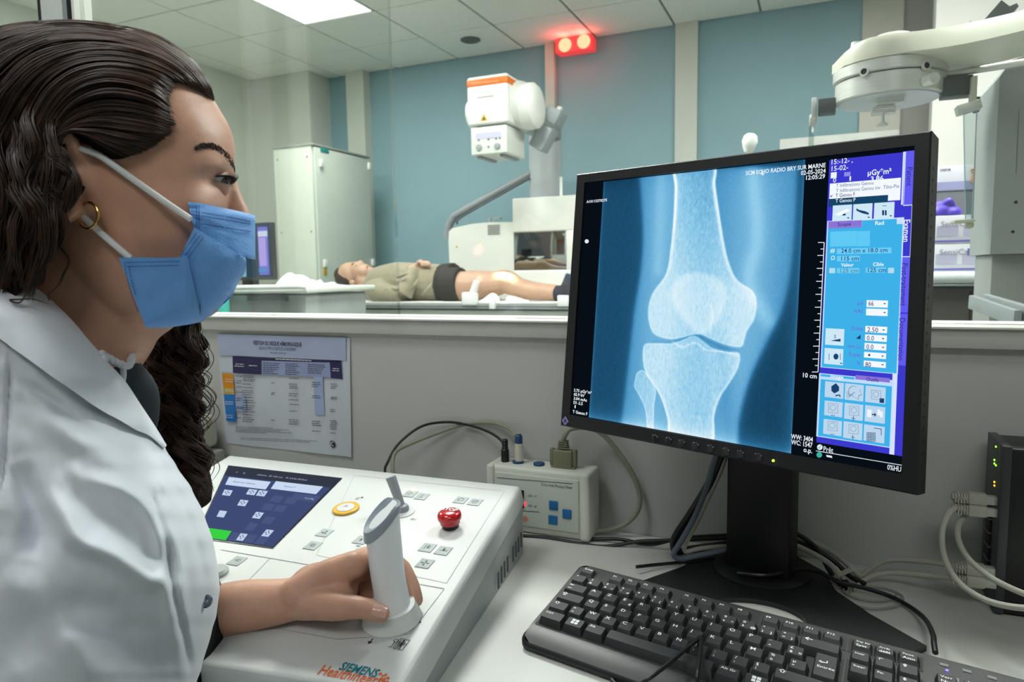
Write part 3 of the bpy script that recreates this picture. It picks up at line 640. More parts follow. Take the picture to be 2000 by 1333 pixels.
# stepped back housing
m = MB()
def ring(u_0, v_0, u_1, v_1, d): return [mp(u_0, v_0, d), mp(u_1, v_0, d), mp(u_1, v_1, d), mp(u_0, v_1, d)]
R1 = ring(.02, .03, MW-.02, MH-.03, .029); R2 = ring(.03, .04, MW-.03, MH-.05, .045); R3 = ring(.09, .09, MW-.09, MH-.09, .056)
m.add(R1+R2+R3, [(i, (i+1) % 4, 4+(i+1) % 4, 4+i) for i in range(4)]+[(4+i, 4+(i+1) % 4, 8+(i+1) % 4, 8+i) for i in range(4)]+[(8, 9, 10, 11), (3, 2, 1, 0)])
m.build('back_housing', mon_m, MO, 0)
m = MB()
for i in range(26): 
    v = .03+i*.0105; m.add([mp(MW+.0002, v, .008), mp(MW+.0002, v, .012), mp(MW+.0002, v+.003, .012), mp(MW+.0002, v+.003, .008)], [(0, 1, 2, 3)])
o = m.build('side_grille', M('grille_dark', (9, 10, 11), 0.7), FB, 0); o['kind'] = 'stuff'
# front keys along the lower edge, lamp and small square emblem
def mk(px, py): a = mq(px, py); return mp(a[0], a[1], -.0004)
for px, py in ((1283, 857), (1309, 862), (1335, 867), (1362, 872), (1391, 877), (1421, 883), (1449, 888), (1484, 894)):
    m = MB().lathe([(.0047, -.0006), (.0047, .0003), (.0038, .0010), (.001, .0008)], mk(px, py), -mn, 20); m.build('front_key', M('key_gloss', (30, 32, 36), 0.25), FB)
MB().lathe([(.0013, 0), (.0011, .001)], mk(1514, 900), -mn, 12).build('power_lamp', E('green_led', (200, 240, 60), 3.5), FB)
m = MB(); c = mk(1108.5, 822.5); m.add([c+m1_*.0055-mn*.0003, c+m2_*.0058-mn*.0003, c-m1_*.0055-mn*.0003, c-m2_*.0058-mn*.0003], [(0, 1, 2, 3)]); eb = m.build('square_emblem', M('emblem_lilac', (136, 140, 178), 0.4), FB, 0)
m = MB(); m.add([c+m1_*.0028-mn*.0006, c+m2_*.003-mn*.0006, c-m1_*.0028-mn*.0006, c-m2_*.003-mn*.0006], [(0, 1, 2, 3)]); m.text('E', c-mn*.0009-m1_*.0016+m2_*.002, m1_, -m2_, .0055); m.build('emblem_mark', M('emblem_violet', (84, 60, 160), 0.4), eb, 0)
m = MB(); c = mk(1115, 826); m.text('EIZO', c+m2_*.0015, m1_, -m2_, .0055); m.build('lettering', M('faint_ink', (52, 56, 62), 0.5), FB, 0)

# --- picture on the screen (gives off light)
DS = .0041
m = MB(); m.add([mp(a, b, DS) for a, b in i4], [(0, 1, 2, 3)]); SCR = m.build('screen', E('screen_black', (8, 14, 22), 1), MO, 0)
def field(name, x0, y0, x1, y1, col, d=1, s=1.0, par=None):
    a = mq(x0, y0); b = mq(x1, y1); z = DS-.00008*d
    m = MB(); m.add([mp(a[0], a[1], z), mp(b[0], a[1], z), mp(b[0], b[1], z), mp(a[0], b[1], z)], [(0, 1, 2, 3)])
    return m.build(name, E('px_%02x%02x%02x' % col, col, s), par or SCR, 0)
fieldmulti = {}
def fields(name, rects, col, d=1, par=None):
    m = MB()
    for x0, y0, x1, y1 in rects:
        a = mq(x0, y0); b = mq(x1, y1); z = DS-.00008*d
        m.add([mp(a[0], a[1], z), mp(b[0], a[1], z), mp(b[0], b[1], z), mp(a[0], b[1], z)], [(0, 1, 2, 3)])
    o = m.build(name, E('px_%02x%02x%02x' % col, col), par or SCR, 0); o['kind'] = 'stuff'; return o
# x-ray picture: bone and soft tissue density computed on a fine grid and stored per corner
NU, NV = 420, 420
ax0, ay0 = mq(1179, 353); ax1, _ = mq(1572, 330); _, ay1 = mq(1152, 815); ax0b, _ = mq(1151, 810); ax1b, _ = mq(1545, 880)
ax0 = (ax0+ax0b)/2; ax1 = (ax1+ax1b)/2; ay0 = v0+.0005; ay1 = v1-.0006
UU, VV = np.meshgrid(np.linspace(ax0, ax1, NU), np.linspace(ay0, ay1, NV))
def cp(pts): return np.array([mq(1080+x*.5552, 240+y*.5552) for x, y in pts])
def sdist(poly, closed=True):
    d = np.full(UU.shape, 1e9); ins = np.zeros(UU.shape, bool); n = len(poly)
    for i in range(n if closed else n-1):
        a, b = poly[i], poly[(i+1) % n]; ab = b-a; t = np.clip(((UU-a[0])*ab[0]+(VV-a[1])*ab[1])/(ab@ab), 0, 1)
        d = np.minimum(d, np.hypot(UU-a[0]-t*ab[0], VV-a[1]-t*ab[1]))
        if closed:
            c = ((a[1] > VV) != (b[1] > VV)); xi = (b[0]-a[0])*(VV-a[1])/(b[1]-a[1]+1e-12)+a[0]; ins ^= c & (UU < xi)
    return np.where(ins, -d, d) if closed else d
def smooth(pts, k=6): return [(p.x, p.y) for p in cat([Vector((x, y, 0)) for x, y in pts], k, True)]
def smo(pts, k=6): return [(p.x, p.y) for p in cat([Vector((x, y, 0)) for x, y in pts], k, False)]
mm_ = 0.001
def ss(x, w): return 1/(1+np.exp(np.clip(x/w, -30, 30)))              # 1 inside, 0 outside
rng = np.random.default_rng(4)
def nz(sx, sy, amp):
    g_ = rng.normal(size=(int(NV/sy)+3, int(NU/sx)+3)); yi = np.linspace(0, g_.shape[0]-2.001, NV); xi = np.linspace(0, g_.shape[1]-2.001, NU)
    y0_, x0_ = yi.astype(int), xi.astype(int); fy, fx = (yi-y0_)[:, None], (xi-x0_)[None, :]
    return amp*((g_[y0_][:, x0_]*(1-fx)+g_[y0_][:, x0_+1]*fx)*(1-fy)+(g_[y0_+1][:, x0_]*(1-fx)+g_[y0_+1][:, x0_+1]*fx)*fy)
femur = cp(smooth([(432, 150), (428, 230), (424, 330), (414, 440), (398, 530), (352, 598), (336, 650), (338, 705), (358, 745), (410, 762), (452, 757), (488, 748), (518, 745), (548, 758), (600, 780), (650, 790), (668, 782), (682, 735), (708, 690), (716, 630), (700, 590), (650, 555), (622, 500), (604, 430), (588, 330), (572, 220), (566, 150)]))
tibia = cp(smooth([(322, 782), (360, 776), (420, 776), (462, 762), (484, 752), (505, 752), (530, 770), (560, 792), (610, 806), (655, 812), (652, 860), (622, 915), (590, 965), (568, 1030), (556, 1130), (420, 1130), (402, 1040), (380, 970), (352, 920), (326, 880), (316, 830)]))
fib = cp(smooth([(288, 905), (296, 880), (318, 872), (345, 905), (362, 945), (356, 1000), (352, 1090), (334, 1090), (324, 1010), (300, 955), (286, 930)]))
pat = cp(smooth([(430, 560), (470, 532), (520, 528), (572, 545), (606, 585), (600, 650), (568, 710), (520, 745), (478, 712), (436, 660), (418, 605)]))
leg = cp(smo([(296, 150), (306, 260), (312, 400), (304, 520), (282, 660), (268, 780), (250, 940), (230, 1120)])+smo([(655, 1150), (662, 1040), (700, 900), (760, 770), (812, 660), (842, 520), (858, 340), (866, 150)]))
dF, dT, dB, dP, dL = sdist(femur), sdist(tibia), sdist(fib), sdist(pat), sdist(leg)
L = 0.20+0.06*ss(dL, 6*mm_)
L = L+(0.27+0.05*np.sin(UU*60))*ss(dL+1.5*mm_, 1.4*mm_)
band = sdist(cp(smo([(700, 150), (720, 400), (690, 560), (760, 700)])), False); L += 0.10*np.exp(-(band/(9*mm_))**2)*ss(dL, 2*mm_)
band = sdist(cp(smo([(600, 800), (620, 1130)])), False); L += -0.05*np.exp(-(band/(9*mm_))**2)
band = sdist(cp(smo([(380, 200), (370, 520)])), False); L += 0.06*np.exp(-(band/(8*mm_))**2)
tex = nz(2.2, 5, .018)+nz(1.3, 2, .012)
def bone(d, base, cortex, w):
    return base*ss(d, .45*mm_)+cortex*np.exp(-((d+w)/(w*.8))**2)*ss(d, .4*mm_)
yn = (VV-ay0)/(ay1-ay0)
sh_ = np.clip(1.25-yn*2.6, 0, 1); bf = bone(dF, 0.235, 0.07, .9*mm_)-.12*sh_*ss(dF+4*mm_, 1.5*mm_)+.26*sh_*ss(dF, .6*mm_)*np.exp(-((dF+2.0*mm_)/(1.7*mm_))**2)
bt = bone(dT, 0.21, 0.09, .7*mm_)+.16*np.exp(-((dT+1.6*mm_)/(1.5*mm_))**2)*np.clip(yn*2.6-1.7, 0, 1)*ss(dT, .4*mm_)
bb = bone(dB, 0.14, 0.13, .8*mm_)
bp = .105*ss(dP, 1.5*mm_)*(.7+.3*np.exp(-((dP+3*mm_)/(6*mm_))**2))
L = L+bf+bt+bb*(1-ss(dT, .5*mm_)*.6)+bp*ss(dF, 1*mm_)
gap = sdist(cp(smo([(350, 770), (400, 772), (455, 760), (500, 748), (540, 766), (600, 792), (655, 803)])), False)
L += -0.04*np.exp(-(gap/(1.0*mm_))**2)
ln = sdist(cp(smo([(556, 640), (560, 690), (552, 740)])), False); L += .06*np.exp(-(ln/(1.6*mm_))**2)
pln = sdist(cp(smo([(420, 770), (455, 790), (500, 775), (540, 800), (600, 806), (648, 818)])), False); L += .10*np.exp(-(pln/(1.2*mm_))**2)
inb = np.clip(ss(dF, 1*mm_)+ss(dT, 1*mm_)+ss(dB, 1*mm_), 0, 1); L += tex*(0.25+inb)
eu = np.minimum(UU-ax0, ax1-UU); ev = ay1-VV
L += .14*np.exp(-eu/(1.6*mm_))+.20*np.exp(-ev/(7*mm_))-.05*np.exp(-(VV-ay0)/(10*mm_))
L += .05*np.exp(-((UU-ax1)/(10*mm_))**2)
L += -.05*(1-ss(dL, 3*mm_))*np.clip((UU-ax0)/(ax1-ax0)-.3, 0, 1)
L = np.clip(L, 0, 1)
ck = np.array([[0, 6, 22, 34], [.10, 12, 46, 70], [.22, 30, 82, 116], [.34, 46, 110, 152], [.50, 84, 156, 202], [.66, 140, 200, 232], [.80, 196, 230, 246], [1.0, 246, 252, 255]], float)
rgb = np.stack([np.interp(L, ck[:, 0], ck[:, i+1]) for i in (0, 1, 2)], -1)/255
rgb = np.where(rgb > .04045, ((rgb+.055)/1.055)**2.4, rgb/12.92)
P0 = np.array(mp(0, 0, DS-.0001)-wloc(SCR)); verts = P0+UU[..., None]*np.array(m1_)+VV[..., None]*np.array(m2_)
idx = np.arange(NU*NV).reshape(NV, NU); q4 = np.stack([idx[:-1, :-1], idx[:-1, 1:], idx[1:, 1:], idx[1:, :-1]], -1).reshape(-1, 4)
me = bpy.data.meshes.new('xray_picture'); me.vertices.add(NU*NV); me.vertices.foreach_set('co', verts.reshape(-1))
me.loops.add(q4.size); me.loops.foreach_set('vertex_index', q4.reshape(-1).astype(np.int32)); me.polygons.add(len(q4))
me.polygons.foreach_set('loop_start', np.arange(0, q4.size, 4, dtype=np.int32)); me.polygons.foreach_set('loop_total', np.full(len(q4), 4, np.int32)); me.update(calc_edges=True)
at_ = me.color_attributes.new('film_tone', 'FLOAT_COLOR', 'POINT'); at_.data.foreach_set('color', np.concatenate([rgb, np.ones(rgb.shape[:2]+(1,))], -1).astype(np.float32).reshape(-1))
xm = bpy.data.materials.new('xray_glow'); xm.use_nodes = True; nt = xm.node_tree; nt.nodes.clear()
n_o = nt.nodes.new('ShaderNodeOutputMaterial'); n_e = nt.nodes.new('ShaderNodeEmission'); n_a = nt.nodes.new('ShaderNodeAttribute'); n_a.attribute_name = 'film_tone'
n_n = nt.nodes.new('ShaderNodeTexNoise'); n_n.inputs['Scale'].default_value = 900; n_t = nt.nodes.new('ShaderNodeTexCoord'); nt.links.new(n_t.outputs['Object'], n_n.inputs['Vector'])
n_m = nt.nodes.new('ShaderNodeMixRGB'); n_m.blend_type = 'SOFT_LIGHT'; n_m.inputs[0].default_value = .25
nt.links.new(n_a.outputs['Color'], n_m.inputs[1]); nt.links.new(n_n.outputs[0], n_m.inputs[2]); nt.links.new(n_m.outputs[0], n_e.inputs[0]); nt.links.new(n_e.outputs[0], n_o.inputs[0])
me.materials.append(xm); xo = bpy.data.objects.new('xray_picture', me); C.objects.link(xo); xo.parent = MO
# --- user interface right of the picture
purple = (60, 58, 205); strip = (98, 92, 240); cyan = (62, 178, 232); lite = (206, 232, 246); whitec = (244, 248, 255); violet = (140, 116, 214); inkc = (18, 40, 78)
field('side_panel', 1620, 313, 1763.5, 892, purple, 1)
fields('tab_strip', [(1767, 296, 1782.5, 400), (1758.5, 503, 1774.5, 611), (1755, 613, 1770.3, 715)], strip, 2)
fields('divider', [(1764, 297, 1765.5, 400), (1764, 400, 1782.5, 401.5), (1781, 401, 1779, 502), (1758, 501, 1778.5, 502.5), (1757.3, 502, 1753.5, 715), (1744, 716, 1746.5, 889), (1600, 880, 1601, 880)], (214, 226, 255), 2)
field('picture_list', 1621, 359, 1758, 391, whitec, 2); field('selected_row', 1619, 389, 1734, 397.5, (22, 68, 104), 3)
field('panel_line', 1616, 432, 1753.5, 731.5, (200, 226, 255), 2)
field('blue_panel', 1617.5, 444, 1751, 730, cyan, 3); field('blue_tab', 1684, 431, 1751, 446, cyan, 3); field('violet_tab', 1618, 433, 1683, 445, violet, 3)
field('panel_line', 1600, 729, 1741, 876, (190, 220, 255), 2); field('blue_panel', 1603, 741, 1737.5, 873.5, cyan, 3); field('blue_tab', 1603, 731, 1669, 742, cyan, 3); field('violet_tab', 1671, 733, 1738, 748, violet, 3)
fields('pale_grid', [(1622, 453, 1673, 466), (1674, 452, 1699, 466), (1622, 467.5, 1673, 481), (1674, 467, 1699, 481)], (96, 202, 244), 4)
fields('value_field', [(1635, 486, 1741, 495), (1635, 500.5, 1679, 510.5), (1635, 524, 1678, 534), (1691, 523, 1730, 533)], (110, 206, 246), 4)
fields('check_box', [(1620, 524, 1631, 534), (1735, 523.5, 1746, 534)], (180, 220, 240), 4)
fields('combo_box', [(1693, 586.5, 1734, 601.5), (1692, 603, 1733.5, 618), (1690.5, 637, 1732.5, 651.5), (1690, 653.5, 1732, 668.5), (1689, 670, 1731, 685.5), (1688, 687.5, 1730.5, 702), (1687.5, 704.5, 1730, 719.5)], whitec, 4)
fields('icon_key', [(1627, 402, 1663, 431), (1667, 399.5, 1703, 429.5), (1708, 397, 1746, 427), (1613, 641.5, 1648, 676), (1611, 680, 1646, 714)], lite, 4)
fields('icon_key', [(1612, 745, 1647, 780), (1651, 749, 1686, 785), (1691, 753.5, 1729, 790), (1611, 782.5, 1645, 816), (1650, 787, 1685, 823), (1690, 791.5, 1728, 828.5), (1609, 818.5, 1643.5, 853), (1648, 823, 1683.5, 861), (1688, 829, 1727, 867)], (188, 214, 238), 4)
fields('icon_white', [(1623, 337.5, 1634, 348), (1694, 800, 1702, 816), (1714, 800, 1719, 812), (1719, 804, 1724, 816)], (236, 244, 250), 5)
fields('icon_lilac', [(1649, 337, 1661, 344)], (140, 140, 236), 4)
m = MB()
def spt(px, py, d): a = mq(px, py); return mp(a[0], a[1], DS-.00008*d)
def poly(m, pts, d=6): m.add([spt(x, y, d) for x, y in pts], [tuple(range(len(pts)))])
poly(m, [(1631, 419), (1655, 408), (1661, 411), (1638, 422)], 6); m.build('icon_table', E('px_tablew', (250, 252, 255)), SCR, 0)
m = MB()
poly(m, [(1646, 419), (1652, 417), (1652, 421), (1646, 422)]); poly(m, [(1673, 407), (1677, 410), (1690, 413), (1697, 416), (1697, 420), (1684, 417), (1673, 412)]); poly(m, [(1723, 411), (1727, 411), (1727, 421), (1723, 421)]); poly(m, [(1728.5, 411), (1732, 411), (1732, 421), (1728.5, 421)]); poly(m, [(1723, 402), (1732, 402), (1732, 403), (1723, 403)])
for x, y in ((1657, 426), (1697, 425), (1740, 422), (1624+19, 710), (1728, 593.5), (1728, 611), (1726, 645), (1725, 662), (1725, 679), (1724, 696), (1724, 713)): poly(m, [(x-3, y-1), (x+3, y-1), (x, y+1.8)])
poly(m, [(1622, 666), (1642, 662), (1642, 668)]); poly(m, [(1633+5*math.cos(i*PI/6), 697+6*math.sin(i*PI/6)) for i in range(12)]); poly(m, [(1619, 691), (1620, 691), (1620, 704), (1619, 704)]); poly(m, [(1641, 691), (1642, 691), (1642, 704), (1641, 704)])
poly(m, [(1696, 692), (1700, 692), (1700, 696), (1696, 696)]); poly(m, [(1672, 662), (1681, 654), (1681, 663)])
poly(m, [(1624, 755), (1633, 749), (1639, 756), (1639, 764), (1630, 769), (1624, 764)]); poly(m, [(1632, 772), (1641, 771), (1642, 776), (1640, 776), (1639, 773), (1632, 775)])
poly(m, [(1718, 778), (1727, 779), (1727, 788), (1718, 787)]); poly(m, [(1703, 809), (1708, 809), (1708, 806), (1712, 811), (1708, 815), (1708, 811.5), (1703, 811)])
for x, y, pl in ((1627, 811, 0), (1667, 817, 1), (1626, 848, 0), (1666, 854, 1)):
    poly(m, [(x-4, y), (x+4, y+.8), (x+4, y+1.8), (x-4, y+1)])
    if pl: poly(m, [(x-.6, y-4), (x+.6, y-4), (x+.6, y+5), (x-.6, y+5)])
for i in range(6): poly(m, [(1693+i*3.2, 845), (1694+i*3.2, 845), (1694+i*3.2, 862), (1693+i*3.2, 862)]); poly(m, [(1693, 845+i*3.2), (1710, 846.5+i*3.2), (1710, 847.4+i*3.2), (1693, 846+i*3.2)])
poly(m, [(1707, 836), (1722, 838), (1722, 851), (1720.8, 851), (1720.8, 839.2), (1707, 837.2)])
o = m.build('icon_ink', E('px_ink', (24, 66, 110)), SCR, 0); o['kind'] = 'stuff'
m = MB()
for k, (x, y) in enumerate(((1667, 767),)):
    P_ = [(1657, 770), (1658, 759), (1664, 754), (1672, 755), (1679, 761), (1682, 771), (1677, 773), (1676, 780), (1668, 776)]
    for a_, b_2 in zip(P_, P_[1:]): poly(m, [a_, b_2, (b_2[0]+1, b_2[1]+1), (a_[0]+1, a_[1]+1)])
    for cx_, cy_ in ((1656, 768), (1657, 775)):
        for i in range(8): a_ = i*PI/4; poly(m, [(cx_+3*math.cos(a_), cy_+3*math.sin(a_)), (cx_+3*math.cos(a_+PI/4), cy_+3*math.sin(a_+PI/4)), (cx_+2.2*math.cos(a_+PI/4), cy_+2.2*math.sin(a_+PI/4)), (cx_+2.2*math.cos(a_), cy_+2.2*math.sin(a_))])
    poly(m, [(1658, 769), (1668, 775), (1668, 776), (1658, 771)]); poly(m, [(1658, 774), (1669, 766), (1670, 767), (1659, 776)])
for x, y in ((1711, 771), (1627, 797), (1668, 802), (1626, 832), (1667, 838)):
    for a_, b_2 in (((-9, -9), (9, -7.6)), ((9, -7.6), (9, 10)), ((9, 10), (-9, 8.6)), ((-9, 8.6), (-9, -9))): poly(m, [(x+a_[0], y+a_[1]), (x+b_2[0], y+b_2[1]), (x+b_2[0]+.8, y+b_2[1]+.8), (x+a_[0]+.8, y+a_[1]+.8)])
    for i in range(10): a_ = i*PI/5; poly(m, [(x+6*math.cos(a_), y+6*math.sin(a_)), (x+6*math.cos(a_+PI/5), y+6*math.sin(a_+PI/5)), (x+5.2*math.cos(a_+PI/5), y+5.2*math.sin(a_+PI/5)), (x+5.2*math.cos(a_), y+5.2*math.sin(a_))])
o = m.build('icon_outline', E('px_outline', (120, 140, 160)), SCR, 0); o['kind'] = 'stuff'
def st_(m, s, px, py, h, al='LEFT', wide=.82, bold=.006, vert=False, W=None):
    a = mq(px, py); P = mp(a[0], a[1], DS-.0007); k = MW/700.0
    fit = None
    if W: b = mq(px+(0 if vert else (-W if al == 'RIGHT' else W)), py+(W if vert else 0)); fit = abs(b[1]-a[1]) if vert else abs(b[0]-a[0])
    if vert: m.text(s, P, m2_, m1_, h*k*1.36, al, bold=bold, fit=fit)
    else: m.text(s, P, m1_, -m2_, h*k*1.36, al, wide=wide, bold=bold, fit=fit)
def letters(name, items, col):
    m = MB()
    for it in items: st_(m, *it[:4], **(it[4] if len(it) > 4 else {}))
    o = m.build(name, E('px_%02x%02x%02x' % col, col), SCR, 0); o['kind'] = 'stuff'; return o
def LT(*its): return [(t[0], t[1], t[2], t[3], dict(W=t[4], **(t[5] if len(t) > 5 else {}))) for t in its]
RR = dict(al='RIGHT', bold=.015); B_ = dict(bold=.018); V_ = dict(vert=True, bold=0)
letters('white_lettering', LT(('SCM ECHO RADIO BRY SUR MARNE', 1613, 327, 8, 155, RR), ('02-05-2024', 1613, 338, 8, 48, RR), ('12:05:29', 1612, 348.5, 8, 37, RR), ('A10115370275', 1146, 397, 6, 40, B_),
    ('3.75 µGy*m²', 1121, 765, 6.6, 35, B_), ('65.9 kV', 1121, 773, 6.6, 21, B_), ('3.04 mAs', 1120.6, 781, 6.6, 26, B_), ('DI -2.5', 1120.3, 789, 6.6, 18, B_), ('1', 1120, 797, 6.6, 2, B_), ('T Genou F', 1119, 807, 6.6, 29, B_),
    ('10 cm', 1596, 740, 8, 27, RR), ('WW: 3404', 1588, 864, 8.5, 43, RR), ('WC: 1547', 1587, 875, 8.5, 42, RR), ('o.p.', 1587, 886, 8.5, 17, RR), ('15:-12- ,', 1622, 322, 9, 41), ('15-02-', 1622, 335, 9, 32),
    ('µGy*m²', 1694, 343.5, 9.5, 46, B_), ('3.86', 1700, 355, 8.5, 25, B_), ('0', 1627, 357, 8, 6), ('1', 1654, 354, 8, 3), ('T Genou P', 1632, 396.5, 6.5, 39), ('Rad', 1709, 440, 6.5, 17, B_), ('Valeur', 1643, 521, 6, 25, B_), ('Cible', 1705, 520, 6, 21, B_),
    ('Image', 1622, 738.5, 6.5, 25, B_), ('Prêt', 1608, 882, 9, 19), ('0%HU', 1733, 917.5, 8.5, 27), ('Examen', 1766, 429, 9.5, 43, dict(vert=True, bold=.01)), ('#', 1622, 494, 8, 9), ('Ω', 1623, 508, 7, 7)), (236, 246, 252))
letters('navy_lettering', LT(('T Genou F', 1632, 386, 6.5, 38), ('v', 1621, 386, 6, 6), ('24.0 cm x 18.0 cm', 1643, 494.5, 7.5, 90), ('115 cm', 1641, 509.5, 7.5, 34), ('125 cm', 1693, 532, 7.5, 35), ('66', 1696, 597.5, 8, 10), ('2.50', 1694, 648.5, 8, 21), ('0.0', 1693, 665, 8, 14), ('0.0', 1692, 682, 8, 14), ('80', 1690, 716.5, 8, 11), ('S', 1629, 661, 6, 4),
    ('Patient', 1772, 327, 8.5, 36, V_), ('Post-traitement', 1762, 514, 9, 83, V_), ('Documentation', 1757.5, 621, 8.5, 82, V_), ('Scopie', 1636, 442.5, 6.5, 26), ('Outils', 1692, 744.5, 6.5, 24)), (34, 44, 120))
letters('grey_lettering', LT(('T Infiltrations Genou', 1633, 366.5, 6.2, 73), ('T Infiltrations Genou inv  Tête-Pie', 1633, 376.5, 6.2, 123), ('125 cm', 1639, 533, 7.5, 35)), (96, 128, 160))
letters('violet_lettering', LT(('kV', 1674, 597, 7, 12), ('mAs', 1667, 611, 7, 18), ('Dose', 1663, 645, 7, 22), ('mm Cu', 1656, 679.5, 6.5, 26), ('Foyer', 1658, 696, 7, 24), ('%', 1673, 713, 6.5, 8)), (104, 104, 222))
m = MB()
for i in range(21):
    f_ = i/20; x = 1610+(1598-1610)*f_; y = 474+(727-474)*f_; l_ = 12 if i % 2 == 0 else 6.5; poly(m, [(x-l_, y-.6), (x, y-.6), (x, y+.8), (x-l_, y+.8)])
poly(m, [(1609.2, 474), (1610.8, 474), (1598.8, 727), (1597.2, 727)]); poly(m, [(1146.3+4*math.cos(i*PI/7), 471.8+4*math.sin(i*PI/7)) for i in range(14)])
poly(m, [(1594, 880.5), (1764, 909), (1764, 910.2), (1594, 881.7)]); poly(m, [(1601.5+5.5*math.cos(i*PI/7), 874+5.5*math.sin(i*PI/7)) for i in range(14)]); poly(m, [(1487, 333), (1494, 341), (1490.5, 341), (1491.5, 344), (1490, 344), (1489, 341), (1487, 342.5)])
poly(m, [(1614, 889), (1625, 891), (1626, 895), (1615, 893)])
o = m.build('white_marks', E('px_marks', (226, 238, 246)), SCR, 0); o['kind'] = 'stuff'
m = MB(); poly(m, [(1600.5+5.5*math.cos(i*PI/7), 889+5.5*math.sin(i*PI/7)) for i in range(14)]); poly(m, [(1598, 874.5), (1600.5, 877), (1605, 871.5), (1604, 870.8), (1600.4, 875.2), (1599, 873.6)], 9); m.build('round_icon', E('px_teal', (60, 180, 160)), SCR, 0)
# --- stand
sp = M('stand_black', (15, 16, 18), 0.5, var=0.1)
c0 = onY(1418, 960, .885); c1 = onY(1544, 970, .862)
ax_ = (Vector((c1.x, c1.y, 0))-Vector((c0.x, c0.y, 0))).normalized(); dp_ = Vector((-ax_.y, ax_.x, 0))
A = Matrix((ax_, dp_, Vector((0, 0, 1)))).transposed(); wd_ = (Vector((c1.x, c1.y, 0))-Vector((c0.x, c0.y, 0))).length
cen = (Vector((c0.x, c0.y, 0))+Vector((c1.x, c1.y, 0)))/2+dp_*.016
MB().box((cen.x, cen.y, DZ+.012+.15), (wd_, .032, .30), .004, A).build('stand_column', sp, MO)
MB().box((cen.x, cen.y-.012, DZ+.27), (.09, .03, .07), .004, A).build('tilt_joint', sp, MO)
MB().lathe([(.058, 0), (.058, .003), (.05, .006), (.02, .008)], Vector((cen.x, cen.y+.008, DZ+.0055)), (0, 0, 1), 40).build('turntable', sp, MO)
def dz(px, py, z=0.006): return onZ(px, py, DZ+z)
pl = [dz(1366, 1078), dz(1530, 1072), dz(1612, 1118), dz(1632, 1154), dz(1700, 1200), dz(1810, 1262)]
pl += [dz(1300, 1300)*0+Vector((.05, .70, DZ+.006)), Vector((-.06, .72, DZ+.006)), Vector((-.17, .745, DZ+.006)), dz(1240, 1140), dz(1336, 1106)]
# foot plate with a rounded opening: built as an outer ring of points joined to an inner ring
hc = dz(1478, 1200); hole = [hc+Vector((.052*math.cos(a)*1.0-.0*math.sin(a), .040*math.sin(a), 0)) for a in [2*PI*i/33 for i in range(33)]]
out = cat(pl, 3, True); 
def ang_(p): return math.atan2(p.y-hc.y, p.x-hc.x)
out = sorted([p for p in pl for _ in (0,)], key=ang_); dense = []
for i in range(len(out)): dense += [out[i].lerp(out[(i+1) % len(out)], t/3) for t in range(3)]
dense = sorted(dense, key=ang_); hole = [hc+Vector((.050*math.cos(ang_(p)), .036*math.sin(ang_(p)), 0)) for p in dense]; n_ = len(dense)
dn = Vector((0, 0, -.0055)); m = MB(); m.add(dense+hole+[p+dn for p in dense]+[p+dn for p in hole], [(i, (i+1) % n_, n_+(i+1) % n_, n_+i) for i in range(n_)]+[(2*n_+i, 2*n_+(i+1) % n_, 3*n_+(i+1) % n_, 3*n_+i) for i in range(n_)]+[(i, (i+1) % n_, 2*n_+(i+1) % n_, 2*n_+i) for i in range(n_)]+[(n_+i, n_+(i+1) % n_, 3*n_+(i+1) % n_, 3*n_+i) for i in range(n_)])
m.build('foot_plate', M('foot_black', (24, 27, 28), 0.4, var=0.1), MO, 0)
# ================================================================== keyboard
KA = Vector((-0.216, 0.714, CAMZ-0.353)); KU = Vector((0.01867, -0.00389, 0)); KV = Vector((-0.0020, -0.0195, -0.0019))
KN = KU.cross(KV).normalized(); KN = KN if KN.z > 0 else -KN
def kb(u, v, h=0.0): return KA+KU*u+KV*v+KN*h
KY = thing('keyboard', (kb(9, 1).x, kb(9, 1).y, DZ), 'black french keyboard lying in front of the monitor stand', 'keyboard')
kbm = M('keyboard_black', (27, 28, 29), 0.4, var=0.08, bump=0.06, bscale=1200)
U0, U1, V0, V1 = -2.45, 21.2, -2.95, 5.25
def rrect(u0, v0, u1, v1, r, n=6):
    out = []
    for cu, cv, a0 in ((u1-r, v0+r, -PI/2), (u1-r, v1-r, 0), (u0+r, v1-r, PI/2), (u0+r, v0+r, PI)):
        out += [(cu+r*math.cos(a0+PI/2*i/n), cv+r*math.sin(a0+PI/2*i/n)) for i in range(n+1)]
    return out
m = MB(); rings = []
def kring(dd, h): return [kb(*p, h-(max(0, p[1]-3.95)**1.6)*.0042) for p in rrect(U0+dd, V0+dd, U1-dd, V1-dd, .55-dd*.5)]
rings = [kring(.14, -.0075), kring(.05, -.0082), kring(0, -.0100), kring(0.0, -.0125)]
low = [Vector((p.x, p.y, max(DZ+.0035+max(0, min(1, (p.y-.62)/.12))*.0085, p.z-.010))) for p in rings[-1]]
cen_ = kb(9.4, 1.1, 0); low2 = [cen_+(p-cen_)*.985 for p in low]; zu = lambda p: DZ+.002+max(0, min(1, (p.y-.62)/.12))*.0085
low2 = [Vector((p.x, p.y, zu(p))) for p in low2]
m.grid(rings+[low, low2], True); n_ = len(rings[0]); 
